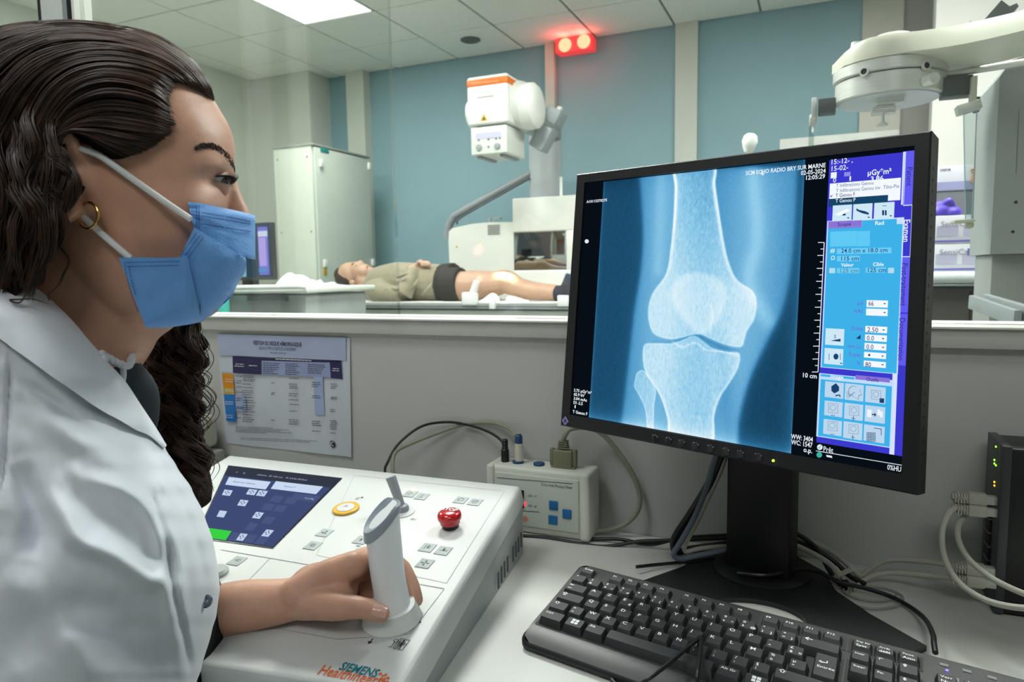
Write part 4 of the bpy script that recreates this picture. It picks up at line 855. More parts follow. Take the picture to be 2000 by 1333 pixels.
# top deck as rows between front and back so that it can curve down along the hand rest
top = rings[0]; 
m.add(low2, [tuple(range(n_))])
du = [(U0+.14)+(U1-U0-.28)*i/40 for i in range(41)]
deck = []
for j in range(25):
    v = V0+.14+(V1-V0-.28)*j/24; r_c = .48; row = []
    dv_ = min(v-(V0+.14), (V1-.14)-v); ins_ = (r_c-math.sqrt(max(0, r_c**2-(r_c-dv_)**2))) if dv_ < r_c else 0
    a_, b_2 = U0+.14+ins_, U1-.14-ins_
    row = [kb(a_+(b_2-a_)*i/40, v, -.0075-(max(0, v-3.95)**1.6)*.0042) for i in range(41)]; deck.append(row)
m.grid(deck); m.build('case', kbm, KY, 50, fix=False)
# key wells (dark trays the keys sit in)
m = MB()
for a_, b_2, c_2, d_ in ((-2.1, -.62, 13.1, 3.92), (-2.1, -2.45, -.9, -1.35), (-.15, -2.45, 3.95, -1.35), (4.35, -2.45, 8.5, -1.35), (8.85, -2.45, 13.1, -1.35), (13.2, -2.45, 16.4, -1.35), (13.2, -.75, 16.4, 1.2), (16.7, -.75, 20.8, 3.9)):
    m.add([kb(a_, b_2, -.0072), kb(c_2, b_2, -.0072), kb(c_2, d_, -.0072), kb(a_, d_, -.0072)], [(0, 1, 2, 3)])
o = m.build('key_well', M('well_black', (8, 8, 9), 0.6), KY, 0)
keym = M('keycap_black', (29, 32, 34), 0.5, var=0.06, bump=0.05, bscale=1500); legm = M('legend_white', (240, 246, 246), 0.5)
kcache = {}
def key_mesh(w_, hk, ht):
    if (w_, hk, ht) in kcache: return kcache[(w_, hk, ht)]
    m = MB(); bw, bh = w_/2-.03, hk/2-.03; tw, th = w_/2-.15, hk/2-.17
    def rr(a_, b_2, r, sh, h): return [KU*p[0]+KV*(p[1]+sh)+KN*h for p in rrect(-a_, -b_2, a_, b_2, r, 2)]
    m.grid([rr(bw, bh, .06, 0, -.0072), rr(tw+.03, th+.03, .08, -.05, ht-.0007), rr(tw, th, .08, -.05, ht)], True)
    n = 12; c = rr(tw, th, .08, -.05, ht); m.add(c, [tuple(range(n))])
    me = bpy.data.meshes.new('key'); me.from_pydata(m.v, [], m.f); me.materials.append(keym)
    bm = bmesh.new(); bm.from_mesh(me); bmesh.ops.remove_doubles(bm, verts=bm.verts, dist=1e-6); bmesh.ops.recalc_face_normals(bm, faces=bm.faces); bm.to_mesh(me); bm.free()
    me.polygons.foreach_set('use_smooth', [True]*len(me.polygons)); me.set_sharp_from_angle(angle=math.radians(28)); kcache[(w_, hk, ht)] = me; return me
def key(u, v, w_=1.0, leg='', hk=1.0, ht=0.0, sub='', alt='', sz=.0062, col=None):
    vc = v+.32
    o = bpy.data.objects.new('key', key_mesh(round(w_, 3), hk, ht)); C.objects.link(o); o.parent = KY; o.location = kb(u, vc)-KY.location
    if leg or sub or alt:
        m = MB(); x_, y_ = KU, -KV
        L_ = kb(u, vc-.05, ht+.0004)-KU*(w_/2-.24)
        if leg: m.text(leg, L_+y_*.06, x_, y_, sz, wide=1.15, bold=.012)
        if sub: m.text(sub, L_-y_*.26, x_, y_, .0046, wide=1.2, bold=.012)
        if alt: m.text(alt, L_-y_*.26+x_*.42, x_, y_, .0046, wide=1.2, bold=.012)
        if leg == 'WIN':
            m = MB()
            for i_ in (-1, 1):
                for j_ in (-1, 1): c = kb(u+i_*.11, vc-.08+j_*.11, ht+.0004); m.add([c-KU*.09-KV*.09, c+KU*.09-KV*.09, c+KU*.09+KV*.09, c-KU*.09+KV*.09], [(0, 1, 2, 3)])
        if m.v:
            me = bpy.data.meshes.new('legend'); me.from_pydata([p-wloc(o) for p in m.v], [], m.f); me.materials.append(col or legm)
            l_ = bpy.data.objects.new('legend', me); C.objects.link(l_); l_.parent = o
    return o
r1_ = [('²', '', ''), ('1', '&', ''), ('2', 'é', '~'), ('3', '"', '#'), ('4', "'", '{'), ('5', '(', '['), ('6', '-', '|'), ('7', 'è', '`'), ('8', '_', '\\'), ('9', 'ç', '^'), ('0', 'à', '@'), ('°', ')', ']'), ('+', '=', '}')]
for i, (a_, b_2, c_2) in enumerate(r1_): key(-1.5+i, -1, 1, a_, sub=b_2, alt=c_2, sz=.0050)
key(12.0, -1, 2, '←', sz=.008)
key(-1.25, 0, 1.5, '⇤', sub='⇥', sz=.0055)
for i, a_ in enumerate('AZERTYUIOP'): key(i, 0, 1, a_, alt='€' if a_ == 'E' else '')
key(10, 0, 1, '¨', sub='^', sz=.006); key(11, 0, 1, '£', sub='$', alt='¤', sz=.005)
key(-1.125, 1, 1.75, '⇪')
for i, a_ in enumerate('QSDFGHJKLM'): key(.25+i, 1, 1, a_)
key(10.25, 1, 1, '%', sub='ù', sz=.005); key(11.25, 1, 1, 'µ', sub='*', sz=.005)
key(12.4, .5, 1.2, '↵', hk=2.0, sub='Entrée', sz=.008)
key(-1.375, 2, 1.25, '⇧'); key(-.25, 2, 1, '>', sub='<', sz=.005)
for i, a_ in enumerate('WXCVBN'): key(.75+i, 2, 1, a_)
for i, (a_, b_2) in enumerate((('?', ','), ('.', ';'), ('/', ':'), ('§', '!'))): key(6.75+i, 2, 1, a_, sub=b_2, sz=.005)
key(11.625, 2, 2.75, '⇧')
key(-1.25, 3, 1.5, 'Ctrl', sz=.0045); key(.125, 3, 1.25, 'WIN'); key(1.375, 3, 1.25, 'Alt', sz=.0045); key(4.9, 3, 5.8)
key(8.43, 3, 1.26, 'Alt Gr', sz=.0045); key(9.7, 3, 1.25, 'WIN'); key(10.95, 3, 1.25); key(12.3, 3, 1.4, 'Ctrl', sz=.0045)
key(-1.5, -2.2, 1, 'Échap', hk=.84, ht=-.0028, sz=.0040)
for i, u in enumerate((.5, 1.5, 2.5, 3.5, 5, 6, 7, 8, 9.5, 10.5, 11.5, 12.5)): key(u-.05, -2.2, 1, 'F%d' % (i+1), hk=.84, ht=-.0028, sz=.0042)
for i, (a_, b_2) in enumerate((('Imp écr', 'Syst'), ('Arrêt', 'défil'), ('Pause', 'Attn'))): key(13.8+i, -2.2, 1, a_, hk=.84, ht=-.0028, sub=b_2, sz=.0034)
for i, a_ in enumerate(('Inser', '↖', '⇞')): key(13.8+i, -1, 1, a_, sz=.0036 if i == 0 else .006)
for i, a_ in enumerate(('Suppr', 'Fin', '⇟')): key(13.8+i, 0, 1, a_, sz=.0036 if i < 2 else .006)
key(14.8, 2, 1, '↑')
for i in range(3): key(13.8+i, 3, 1, '←↓→'[i])
for r in range(4):
    for c_2 in range(4):
        key(17.3+c_2, -1+r, 1, (('Verr', '/', '*', '-'), ('7', '8', '9', '+'), ('4', '5', '6', ''), ('1', '2', '3', ''))[r][c_2], sz=.0042 if (r == 0 and c_2 == 0) else .006, sub='Num' if r == c_2 == 0 else '')
m = MB(); hh = -.0070
for i, u in enumerate((17.25, 18.15, 19.1)):
    c = kb(u, -2.35, hh); m.add([c-KU*.17-KV*.1, c+KU*.17-KV*.1, c+KU*.17+KV*.1, c-KU*.17+KV*.1], [(0, 1, 2, 3)])
m.build('lock_symbol', M('legend_grey', (120, 126, 130), 0.5), KY, 0)
MB().sph(kb(17.35, -1.98, hh), (.0013, .0013, .0006), 12, 6).build('lock_lamp', E('blue_led', (96, 84, 255), 6), KY)
m = MB(); m.text('FUJITSU', kb(17.3, -1.15, hh)-KV*.0, KU, -KV, .0125, wide=1.15, bold=.02); m.build('lettering', M('logo_grey', (130, 134, 136), 0.4), KY, 0)
# cord of the keyboard and a loose loop of cord lying over it
def onk(px, py, h=.004): return hit(px, py, KA+KN*h, KN)
o = tag(MB().tube([onZ(1827, 1276, DZ+.021), onZ(1824, 1256, DZ+.024), onZ(1822, 1240, DZ+.022), onZ(1808, 1212, DZ+.012), onZ(1780, 1188, DZ+.006), onZ(1740, 1166, DZ+.006), onZ(1690, 1150, DZ+.010), onZ(1640, 1138, DZ+.014), onZ(1600, 1118, DZ+.018), onZ(1560, 1112, DZ+.02), onZ(1500, 1124, DZ+.02), onZ(1440, 1120, DZ+.018)], .0026, 10, 8).build('keyboard_cable', bcab), 'thick black cord running from the keyboard back edge past the stand', 'cord')
o = tag(MB().tube([onk(1368, 1246, .002), onk(1352, 1258, .006), onk(1330, 1277, .008), onk(1296, 1305, .010), onZ(1262, 1330, DZ+.028), onZ(1225, 1352, DZ+.006), onZ(1200, 1335, DZ+.004), onZ(1188, 1314, DZ+.004), onZ(1185, 1295, DZ+.004), onZ(1190, 1275, DZ+.004)], .0019, 10, 8).build('black_wire', bcab), 'thin black cord crossing the space bar and looping under the keyboard front', 'cord')
o = tag(MB().tube([onk(1369, 1245, .003), onk(1369, 1262, .006), onk(1366, 1290, .008), onk(1362, 1320, .010), onZ(1361, 1350, DZ+.02), onZ(1360, 1380, DZ+.01)], .0019, 10, 8).build('black_wire', bcab), 'thin black cord hanging straight down over the space bar to the picture edge', 'cord')
# ================================================================== examination room
offw = M('equip_white', (218, 222, 214), 0.4, var=0.02, scale=5); eqg = M('equip_grey', (150, 158, 160), 0.45, var=0.05)
dkg = M('dark_grey', (84, 90, 92), 0.5, var=0.08)
def rm(name, mb, mat, parent=None, voxel=0.01, smooth=4, ang=180):    # grow one continuous surface out of overlapping forms
    o = mb.build('tmp', mat, None, 180)
    md = o.modifiers.new('r', 'REMESH'); md.mode = 'VOXEL'; md.voxel_size = voxel; md.use_smooth_shade = True
    if smooth: s_ = o.modifiers.new('s', 'SMOOTH'); s_.iterations = smooth; s_.factor = 0.5
    me = bpy.data.meshes.new_from_object(o.evaluated_get(bpy.context.evaluated_depsgraph_get()))
    bpy.data.objects.remove(o); me.name = name
    if parent: me.transform(Matrix.Translation(-wloc(parent)))
    me.polygons.foreach_set('use_smooth', [True]*len(me.polygons))
    o = bpy.data.objects.new(name, me); C.objects.link(o)
    if parent: o.parent = parent
    return o
# ---- equipment cabinet
x0 = onY(533, 290, 4.3).x; x1 = onY(612, 283, 4.3).x; zt = onY(612, 283, 4.3).z; y1 = onX(722, 300, x1).y; y1 = min(y1, 5.05)
CA = thing('equipment_cabinet', ((x0+x1)/2, 4.55, 0), 'tall pale grey equipment cabinet at the left of the examination room', 'cabinet')
cabm = M('cabinet_white', (206, 212, 200), 0.45, var=0.02)
MB().box2((x0, 4.3, 0.02), (x1-.025, y1, zt), .006).build('body', cabm, CA)
MB().box2((x0-.006, 4.294, zt-.002), (x1+.004, y1, zt+.014), .003).build('top_lid', M('lid_grey', (150, 156, 150), .5), CA)
dr = MB().box2((x1-.018, 4.31, .05), (x1+.004, y1-.01, zt-.012), .004).build('door', M('cabinet_door', (196, 204, 194), .42, var=.02), CA)
for px, py in ((626, 319), (720, 325), (634, 515), (727, 513)):
    p = onX(px, py, x1+.004); MB().box(p+Vector((.008, 0, 0)), (.02, .035, .06), .006).build('latch', M('latch_white', (232, 234, 228), .4), dr)
p = onX(634, 294, x1+.005); MB().box(p, (.004, .10, .035), .001).build('teal_badge', M('badge_teal', (40, 132, 130), .4), dr)
p = onX(635, 531, x1+.005); MB().box(p, (.004, .04, .06), .001).build('yellow_sticker', M('sticker_yellow', (206, 170, 40), .5), dr)
for px, py in ((542, 312), (600, 305), (550, 455), (608, 452)): MB().lathe([(.008, 0), (.006, .004)], onY(px, py, 4.3), (0, -1, 0), 12).build('screw', eqg, CA)
MB().box2((x0+.02, 4.32, 0), (x1-.04, y1-.02, .02)).build('plinth', dkg, CA)
# ---- small monitor and trolley behind the partition at left
ty = 2.6; tz = onY(597, 557, ty).z; tx = onY(597, 557, ty).x
TR_ = thing('equipment_trolley', (tx-.5, ty+.25, 0), 'pale grey trolley with a white rail, left of the patient table', 'trolley')
MB().box2((tx-1.3, ty+.02, .1), (tx-.02, ty+.5, tz-.045), .01).build('body', M('trolley_grey', (158, 164, 162), .5), TR_)
MB().box2((tx-1.35, ty, tz-.04), (tx+.01, ty+.55, tz-.012), .01, 3).build('top', offw, TR_)
MB().tube([(tx-1.2, ty-.02, tz-.015), (tx-.1, ty-.02, tz-.008), (tx, ty-.01, tz-.01)], .012, 10, 4).build('rail', M('rail_white', (226, 230, 224), .35), TR_)
MB().box2((tx-.36, ty-.004, tz-.075), (tx-.12, ty+.02, tz-.05), .004).build('drawer_slot', dkg, TR_)
for dx_ in (-1.2, -.1):
    for dy_ in (.08, .45): MB().cyl((tx+dx_, ty+dy_, .0), (tx+dx_, ty+dy_, .1), .03).build('castor', dkg, TR_)
yy = 2.78; a = onY(524, 434, yy); b = onY(538, 547, yy); rx = (a.x+b.x)/2
SM = thing('small_monitor', (rx-.19, yy+.03, tz-.012), 'smaller black monitor with the same x-ray, glowing beyond the blue mask', 'monitor')
zt2, zb2 = a.z, b.z
MB().box2((rx-.39, yy, zb2), (rx, yy+.035, zt2), .005).build('case', mon_m, SM)
def smq(px0, py0, px1, py1, col, d, nm='picture'):
    p, q_ = onY(px0, py0, yy), onY(px1, py1, yy); m = MB(); y_ = yy-.001-d*.0004
    m.add([(p.x, y_, p.z), (q_.x, y_, p.z), (q_.x, y_, q_.z), (p.x, y_, q_.z)], [(0, 1, 2, 3)]); return m.build(nm, E('px_%02x%02x%02x' % col, col), SM, 0)
smq(425, 441, 533, 541, (30, 60, 86), 1, 'screen'); smq(440, 441, 482, 541, (130, 200, 220), 2, 'bright_picture'); smq(503, 444, 527, 537, (120, 120, 230), 2, 'side_panel'); smq(505, 465, 522, 520, (190, 170, 250), 3, 'violet_field'); smq(504, 452, 523, 462, (220, 230, 255), 3, 'white_field')
smq(506, 524, 522, 532, (70, 150, 220), 3, 'blue_field')
MB().box2((rx-.23, yy+.02, tz-.012), (rx-.15, yy+.06, zb2+.06), .004).build('stand_column', mon_m, SM)
MB().box2((rx-.29, yy-.03, tz-.012), (rx-.09, yy+.13, tz), .004).build('foot', mon_m, SM)
bz = onY(437, 598, 2.3)
BO = thing('turquoise_bottle', (bz.x, 2.66, tz-.012), 'small turquoise bottle in a tray on the trolley front, beside the mask edge', 'bottle')
bb_ = onY(437, 600, 2.55)
BO.location = (bb_.x, 2.55, bb_.z-.04)
MB().lathe([(.026, -.06), (.027, .05), (.022, .07), (.010, .08), (.010, .095)], (bb_.x, 2.55, bb_.z), (0, 0, 1), 20).build('body', M('turquoise', (70, 190, 175), .4), BO)
MB().lathe([(.013, .09), (.013, .115), (.011, .118)], (bb_.x, 2.55, bb_.z), (0, 0, 1), 16).build('cap', M('cap_mint', (120, 206, 194), .4), BO)
MB().box2((bb_.x-.09, 2.46, bb_.z-.075), (bb_.x+.09, 2.62, bb_.z-.06), .003).build('tray', eqg, BO)
# ---- patient table
TY0, TY1 = 3.58, 4.18; TZ = onY(850, 589, TY0).z; TX0 = onY(600, 590, TY0).x
PT = thing('patient_table', (-2.1, 3.9, 0), 'long white x-ray table with grey side rails under the lying man', 'table')
MB().box2((TX0, TY0+.01, TZ-.03), (-.6, TY1, TZ-.004), .006).build('tabletop', M('tabletop', (214, 216, 210), .45), PT)
MB().box2((TX0-.02, TY0-.015, TZ-.042), (-.6, TY0+.012, TZ-.008), .005).build('side_rail', M('rail_alu', (176, 182, 180), .3, metal=.5), PT)
MB().box2((TX0, TY0-.017, TZ-.030), (-.6, TY0-.013, TZ-.026)).build('rail_groove', dkg, PT)
MB().box2((TX0-.02, TY1-.01, TZ-.042), (-.6, TY1+.015, TZ-.008), .005).build('side_rail', M('rail_alu', (176, 182, 180), .3, metal=.5), PT)
MB().box2((TX0+.04, TY0+.02, TZ-.085), (-.6, TY1-.03, TZ-.052), .004).build('lower_frame', offw, PT)
MB().box2((TX0+.0, TY0+.0, TZ-.125), (-.6, TY1-.03, TZ-.095), .004).build('frame_skirt', offw, PT)
for a_, b_2 in ((-2.35, -1.95), (-2.02, -1.45)): MB().box2((a_, TY0-.003, TZ-.115), (b_2, TY0+.004, TZ-.105)).build('slot', dkg, PT)
MB().prism([(TX0-.03, TY0+.02, TZ-.03), (TX0+.02, TY0+.02, TZ-.03), (TX0-.03, TY0+.02, TZ-.09)], (0, .5, 0)).build('end_wedge', dkg, PT)
MB().box2((-2.3, 3.72, 0), (-1.3, 4.12, TZ-.12), .02).build('pedestal', offw, PT)
p = onY(918, 584, TY0-.02); m = MB().box(p, (.09, .05, .075), .012, None, 3); m.cyl(p+Vector((.02, 0, .03)), p+Vector((.045, 0, .10)), .022, .018, 16); m.build('clamp_handle', M('clamp_white', (230, 232, 230), .4), PT)
p = onY(962, 592, TY0-.02); MB().box(p, (.035, .03, .07), .006).build('clamp', M('clamp_white', (230, 232, 230), .4), PT)
p = onY(1100, 588, TY0-.02); MB().box(p, (.06, .03, .06), .006).build('clamp', M('clamp_white', (230, 232, 230), .4), PT)
# ---- pillow and crumpled sheets
PZ = TZ-.004; shm = M('linen', (232, 236, 238), .8, var=.02, bump=.2, bscale=60)
def cushion(name, x0, x1, y0, y1, h, seed, label, cat_, parent=None, mat=None, lump=.02):
    rows = []; N = 22
    for s_ in (1,):
        for j in range(N+1):
            r_ = []
            for i in range(N+1):
                u = i/N*2-1; v = j/N*2-1; e = max(0, (1-abs(u)**4)*(1-abs(v)**4))**.45
                x = x0+(x1-x0)*i/N; y = y0+(y1-y0)*j/N
                r_.append(Vector((x, y, PZ+.004+h*e+lump*e*noise.noise(Vector((x*9+seed, y*9, seed))))))
            rows.append(r_)
    m = MB(); n = N+1; top = [p for r in rows for p in r]; bot = [Vector((p.x, p.y, PZ)) for p in top]; o_ = len(top)
    fs = []
    for j in range(N):
        for i in range(N): a = (j*n+i, j*n+i+1, (j+1)*n+i+1, (j+1)*n+i); fs += [a, tuple(k+o_ for k in a[::-1])]
    for i in range(N): 
        for j in (0, N): fs.append((j*n+i, j*n+i+1, j*n+i+1+o_, j*n+i+o_)); fs.append((i*n+j, (i+1)*n+j, (i+1)*n+j+o_, i*n+j+o_))
    m.add(top+bot, fs); o = m.build(name, mat or shm, parent, 60)
    if label: tag(o, label, cat_)
    return o
px0 = onY(603, 580, 3.85).x; px1 = onY(712, 580, 3.85).x
cushion('pillow', px0+.02, px1+.03, 3.64, 4.14, .105, 2, 'white pillow under the lying man\'s head', 'pillow', lump=.03)
cushion('folded_sheet', px0-.15, px0+.015, 3.62, 4.1, .15, 5, 'crumpled white sheet bunched at the head end of the table', 'sheet', lump=.11)
cushion('tissue', -1.80, -1.68, 3.60, 3.66, .022, 9, 'crumpled white tissue on the table edge below the knee', 'tissue', lump=.05)
cushion('tissue', -1.62, -1.50, 3.60, 3.67, .02, 12, 'second crumpled tissue nearer the sock, below the calf', 'tissue', lump=.04)
# ---- the patient
PY = 3.84
def pp(px, py, dy=0.0): return onY(px, py, PY+dy)
PE = thing('person', (pp(800, 590).x, PY, PZ), 'man lying on his back on the x-ray table in a khaki sweater and dark shorts', 'person')
skin2 = M('skin_patient', (188, 152, 128), .5, var=.06, scale=30, sss=.1)
m = MB()
m.sph(pp(683, 537), (.088, .074, .083)); m.sph(pp(700, 531), (.062, .062, .068)); m.sph(pp(713, 533), (.055, .054, .052)); m.sph(pp(722, 532), (.030, .032, .030)); m.sph(pp(690, 525), (.045, .055, .045))
m.tube([pp(697, 519), pp(702, 514), pp(706.5, 511.5)], lambda t: .010+.006*t, 10, 4); m.sph(pp(706.5, 515), (.016, .018, .012))
m.sph(pp(689, 516.5), (.016, .044, .014)); m.sph(pp(715, 519), (.014, .022, .012)); m.sph(pp(719, 520.5), (.010, .020, .010)); m.sph(pp(726.5, 527), (.019, .022, .017))
m.sph(pp(688, 552, -.075), (.026, .012, .017)); m.sph(pp(688, 552, .075), (.026, .012, .017))
m.tube([pp(705, 545), pp(722, 556), pp(742, 562)], lambda t: .055+.012*t, 16, 5)
m.tube([pp(735, 562), pp(790, 562), pp(850, 562), pp(900, 560)], lambda t: .095+.01*math.sin(t*3), 16, 4)
for dy, up in ((-.10, 0), (.11, -3)):
    m.tube([pp(885, 562+up, dy), pp(930, 558+up, dy), pp(965, 556+up, dy), pp(988, 553+up*2, dy), pp(1012, 563+up, dy), pp(1040, 569+up, dy), pp(1075, 572+up, dy), pp(1096, 574+up, dy)], lambda t: (.098-.036*min(1, t/.42)) if t < .46 else (.062-.006*math.sin((t-.46)*6)-.022*max(0, (t-.62)/.38)), 18, 6)
    m.sph(pp(988, 550+up, dy), (.05, .048, .045))
    m.tube([pp(1092, 575, dy), pp(1104, 572, dy), pp(1112, 556, dy), pp(1117, 542, dy)], lambda t: .042-.012*t, 12, 4)
# forearms to the hands joined on the belly
m.tube([pp(800, 532, -.1), pp(812, 523, -.07)], .032, 12, 4); m.tube([pp(840, 531, .08), pp(832, 523, .03)], .032, 12, 4)
m.sph(pp(822, 521, -.05), (.046, .03, .028)); m.sph(pp(832, 520, -.01), (.044, .03, .03))
for i in range(4): m.tube([pp(816+i*5.2, 516, -.07), pp(819+i*5.2, 512, -.09), pp(823+i*5.2, 515, -.10), pp(824+i*5.2, 522, -.10)], .0095, 8, 4)
m.tube([pp(812, 519, -.09), pp(819, 510, -.08), pp(826, 509.5, -.06)], .0105, 8, 4)
for v_ in m.v: v_.z = max(v_.z, PZ+.002)
PB = rm('body', m, skin2, PE, .0065, 5)
swm = M('sweater_khaki', (146, 139, 116), .9, var=.06, scale=40, bump=.3, bscale=300, sheen=.3)
m = MB(); m.tube([pp(728, 557), pp(745, 556), pp(775, 557), pp(810, 558), pp(840, 560), pp(870, 561)], lambda t: .085+.055*min(1, t*2.5)-.01*t, 20, 6)
for v_ in m.v: v_.z = PZ+.012+(v_.z-PZ)*1.0 if v_.z > PZ+.01 else PZ+.008
m.sph(pp(733, 567, -.16), (.075, .075, .07)); m.sph(pp(733, 562, .17), (.07, .07, .07))
m.tube([pp(733, 568, -.17), pp(755, 575, -.2), pp(785, 577, -.2)], lambda t: .068-.012*t, 16, 5)
m.tube([pp(787, 577, -.2), pp(795, 560, -.18), pp(803, 540, -.13), pp(811, 527, -.09)], lambda t: .060-.024*t, 16, 5)
m.tube([pp(735, 562, .19), pp(785, 560, .24), pp(815, 540, .2), pp(838, 529, .1)], lambda t: .066-.026*t, 16, 5)
m.tube([pp(720, 556), pp(729, 558)], .073, 16, 4)
fl = m
rm('sweater', m, swm, PE, .008, 5)
# creases
m = MB()
for a_, b_2, c_2 in (((760, 560), (776, 566), (788, 558)), ((738, 572), (756, 566), (775, 572)), ((752, 579), (768, 574), (784, 580)), ((820, 582), (836, 566), (846, 548)), ((770, 545), (785, 538), (800, 534)), ((800, 572), (812, 556), (818, 542))):
    m.tube([pp(*a_, -.235), pp(*b_2, -.243), pp(*c_2, -.215)], lambda t: .013*math.sin(PI*min(.97, max(.03, t))), 8, 5)
rm('sleeve_fold', m, swm, PE, .006, 2)
shor = M('shorts_dark', (48, 46, 42), .85, var=.1, bump=.2, bscale=200)
m = MB(); m.tube([pp(867, 561), pp(890, 559)], .146, 20, 4)
m.tube([pp(872, 562, -.1), pp(888, 560, -.1), pp(903, 559, -.1)], lambda t: .118-.004*t, 20, 4); m.tube([pp(875, 560, .11), pp(897, 557, .11)], .112, 20, 4)
for v_ in m.v: v_.z = max(v_.z, PZ+.004)
rm('shorts', m, shor, PE, .008, 4)
som = M('sock_dark', (52, 54, 62), .9, var=.1, bump=.3, bscale=400)
m = MB()
for dy in (-.10, .11): m.tube([pp(1084, 573, dy), pp(1098, 574, dy), pp(1106, 570, dy), pp(1113, 555, dy), pp(1119, 538, dy)], lambda t: .047-.004*t, 16, 5)
rm('socks', m, som, PE, .008, 3)
hm = M('patient_hair', (58, 46, 38), .8, var=.2, scale=200, bump=.5, bscale=400)
m = MB(); m.sph(pp(676.5, 545), (.074, .079, .062)); m.sph(pp(668, 537), (.045, .066, .055)); m.sph(pp(684, 547), (.05, .077, .05))
rm('hair', m, hm, PE, .006, 3)
m = MB(); m.tube([pp(686, 517.5, -.045), pp(690.5, 515.5, -.035), pp(690, 514, -.02)], .004, 8, 4); m.build('eyebrow', hm, PE)
m = MB(); m.tube([pp(693, 521, -.05), pp(696, 519, -.044), pp(697, 517.5, -.03)], .0035, 8, 4); m.build('closed_eyelid', M('skin_patient_dark', (140, 96, 78), .5), PE)
m = MB(); m.tube([pp(716, 524, -.03), pp(717, 519.5, -.02), pp(717.5, 518, 0)], .003, 8, 4); m.build('mouth', M('lips_patient', (150, 92, 80), .5), PE)
m = MB().box(pp(728, 547, -.07), (.03, .004, .02), .001); m.build('collar_tag', dkg, PE)

# ---- x-ray tube head on its column
HY = 3.70
a = onY(911, 152, HY); b = onY(990, 140, HY); cbt = onY(915, 246, HY)
X0, X1, Z1, Z0 = a.x, b.x, a.z, cbt.z
TH = thing('xray_tube', ((X0+X1)/2, HY+.15, 0), 'white x-ray tube head with an orange band on a grey column above the man', 'x-ray tube')
m = MB().box2((X0, HY, Z0), (X1, HY+.34, Z1), .014, 4); m.build('housing', M('tube_white', (232, 234, 228), .35, var=.01), TH)
orm = M('band_orange', (226, 116, 34), .4)
bnd = MB().box2((X0-.002, HY-.002, Z1-.062), (X1+.002, HY+.34, Z1-.012), .012, 3).build('orange_band', orm, TH)
m = MB(); m.text('SIEMENS Healthineers', (X0+.03, HY-.003, Z1-.046), (1, 0, 0), (0, 0, 1), .022, fit=.17); m.build('band_lettering', M('pale_orange', (240, 180, 130), .5), bnd, 0)['kind'] = 'stuff'
# right-hand side: swelling trunnion and round end cover, left-hand cover
m = MB(); m.lathe([(.13, 0), (.135, .02), (.125, .05)], (X1-.005, HY+.17, (Z0+Z1)/2-.01), (1, 0, 0), 40); m.build('side_cheek', offw, TH)
m = MB(); m.lathe([(.118, .0), (.122, .03), (.118, .075), (.10, .095), (.06, .105), (.01, .107)], (X1+.03, HY+.17, (Z0+Z1)/2-.025), (1, 0, 0), 40, sy=1.12); m.build('end_cover', M('tube_white', (232, 234, 228), .35), TH)
m = MB(); m.lathe([(.085, 0), (.088, .03), (.075, .05), (.04, .058), (.005, .06)], (X0+.005, HY+.14, (Z0+Z1)/2-.045), (-1, 0, 0), 36, sy=1.1); m.build('end_cover', M('tube_white', (232, 234, 228), .35), TH)
m = MB(); m.text('MULTITOM', (X0+.10, HY-.001, (Z0+Z1)/2+.035), (1, 0, 0), (0, 0, 1), .012, fit=.07); m.add([(X0+.065, HY-.001, (Z0+Z1)/2+.013), (X0+.17, HY-.001, (Z0+Z1)/2+.013), (X0+.17, HY-.001, (Z0+Z1)/2+.018), (X0+.065, HY-.001, (Z0+Z1)/2+.018)], [(0, 1, 2, 3)]); m.build('lettering', M('print_greyred', (160, 130, 124), .5), TH, 0)['kind'] = 'stuff'
p = onY(945, 230, HY-.001); m = MB().add([p+Vector((-.024, 0, -.018)), p+Vector((.024, 0, -.018)), p+Vector((0, 0, .024))], [(0, 1, 2)]); wt = m.build('warning_triangle', M('warn_yellow', (208, 176, 40), .5), TH, 0)
m = MB().add([p+Vector((-.010, -.0008, -.012)), p+Vector((.010, -.0008, -.012)), p+Vector((0, -.0008, .006))], [(0, 1, 2)]); m.build('symbol', M('warn_black', (40, 36, 20), .5), wt, 0)
q0 = onY(919, 250, HY+.02); q1 = onY(990, 298, HY+.02)
C0, C1, CZ0, CZ1 = q0.x, q1.x, onY(920, 304, HY+.02).z, Z0+.004
CLM = MB().box2((C0, HY+.02, CZ0), (C1, HY+.29, CZ1-.012), .008, 3).build('collimator', offw, TH)
MB().box2((C0+.03, HY+.05, CZ1-.02), (C1-.03, HY+.26, CZ1+.01)).build('collimator_neck', dkg, TH)
p0 = onY(929, 262, HY+.019); p1 = onY(979, 269, HY+.019); MB().box2((p0.x, HY+.014, p1.z+.004), (p1.x, HY+.022, p0.z+.002), .002).build('lit_display', E('display_glow', (228, 230, 255), 1.3), CLM)
for px, py, r_ in ((936, 288.5, .018), (972, 285.5, .018)): MB().lathe([(r_, 0), (r_*.95, .012), (r_*.6, .014)], onY(px, py, HY+.02), (0, -1, 0), 20).build('knob', eqg, CLM)
for px, py in ((954, 287), (935, 274), (954, 272.5), (969, 271), (976, 270)): MB().lathe([(.006, 0), (.005, .003)], onY(px, py, HY+.02), (0, -1, 0), 12).build('small_key', dkg, CLM)
MB().box2((C0+.02, HY+.05, CZ0-.014), (C0+.05, HY+.27, CZ0+.002), .003).build('lower_rail', eqg, CLM)
MB().box2((C1-.06, HY+.05, CZ0-.014), (C1-.03, HY+.27, CZ0+.002), .003).build('lower_rail', eqg, CLM)
COLY = 4.58; gq = onY(1038, 300, COLY); g2 = onY(1092, 300, COLY)
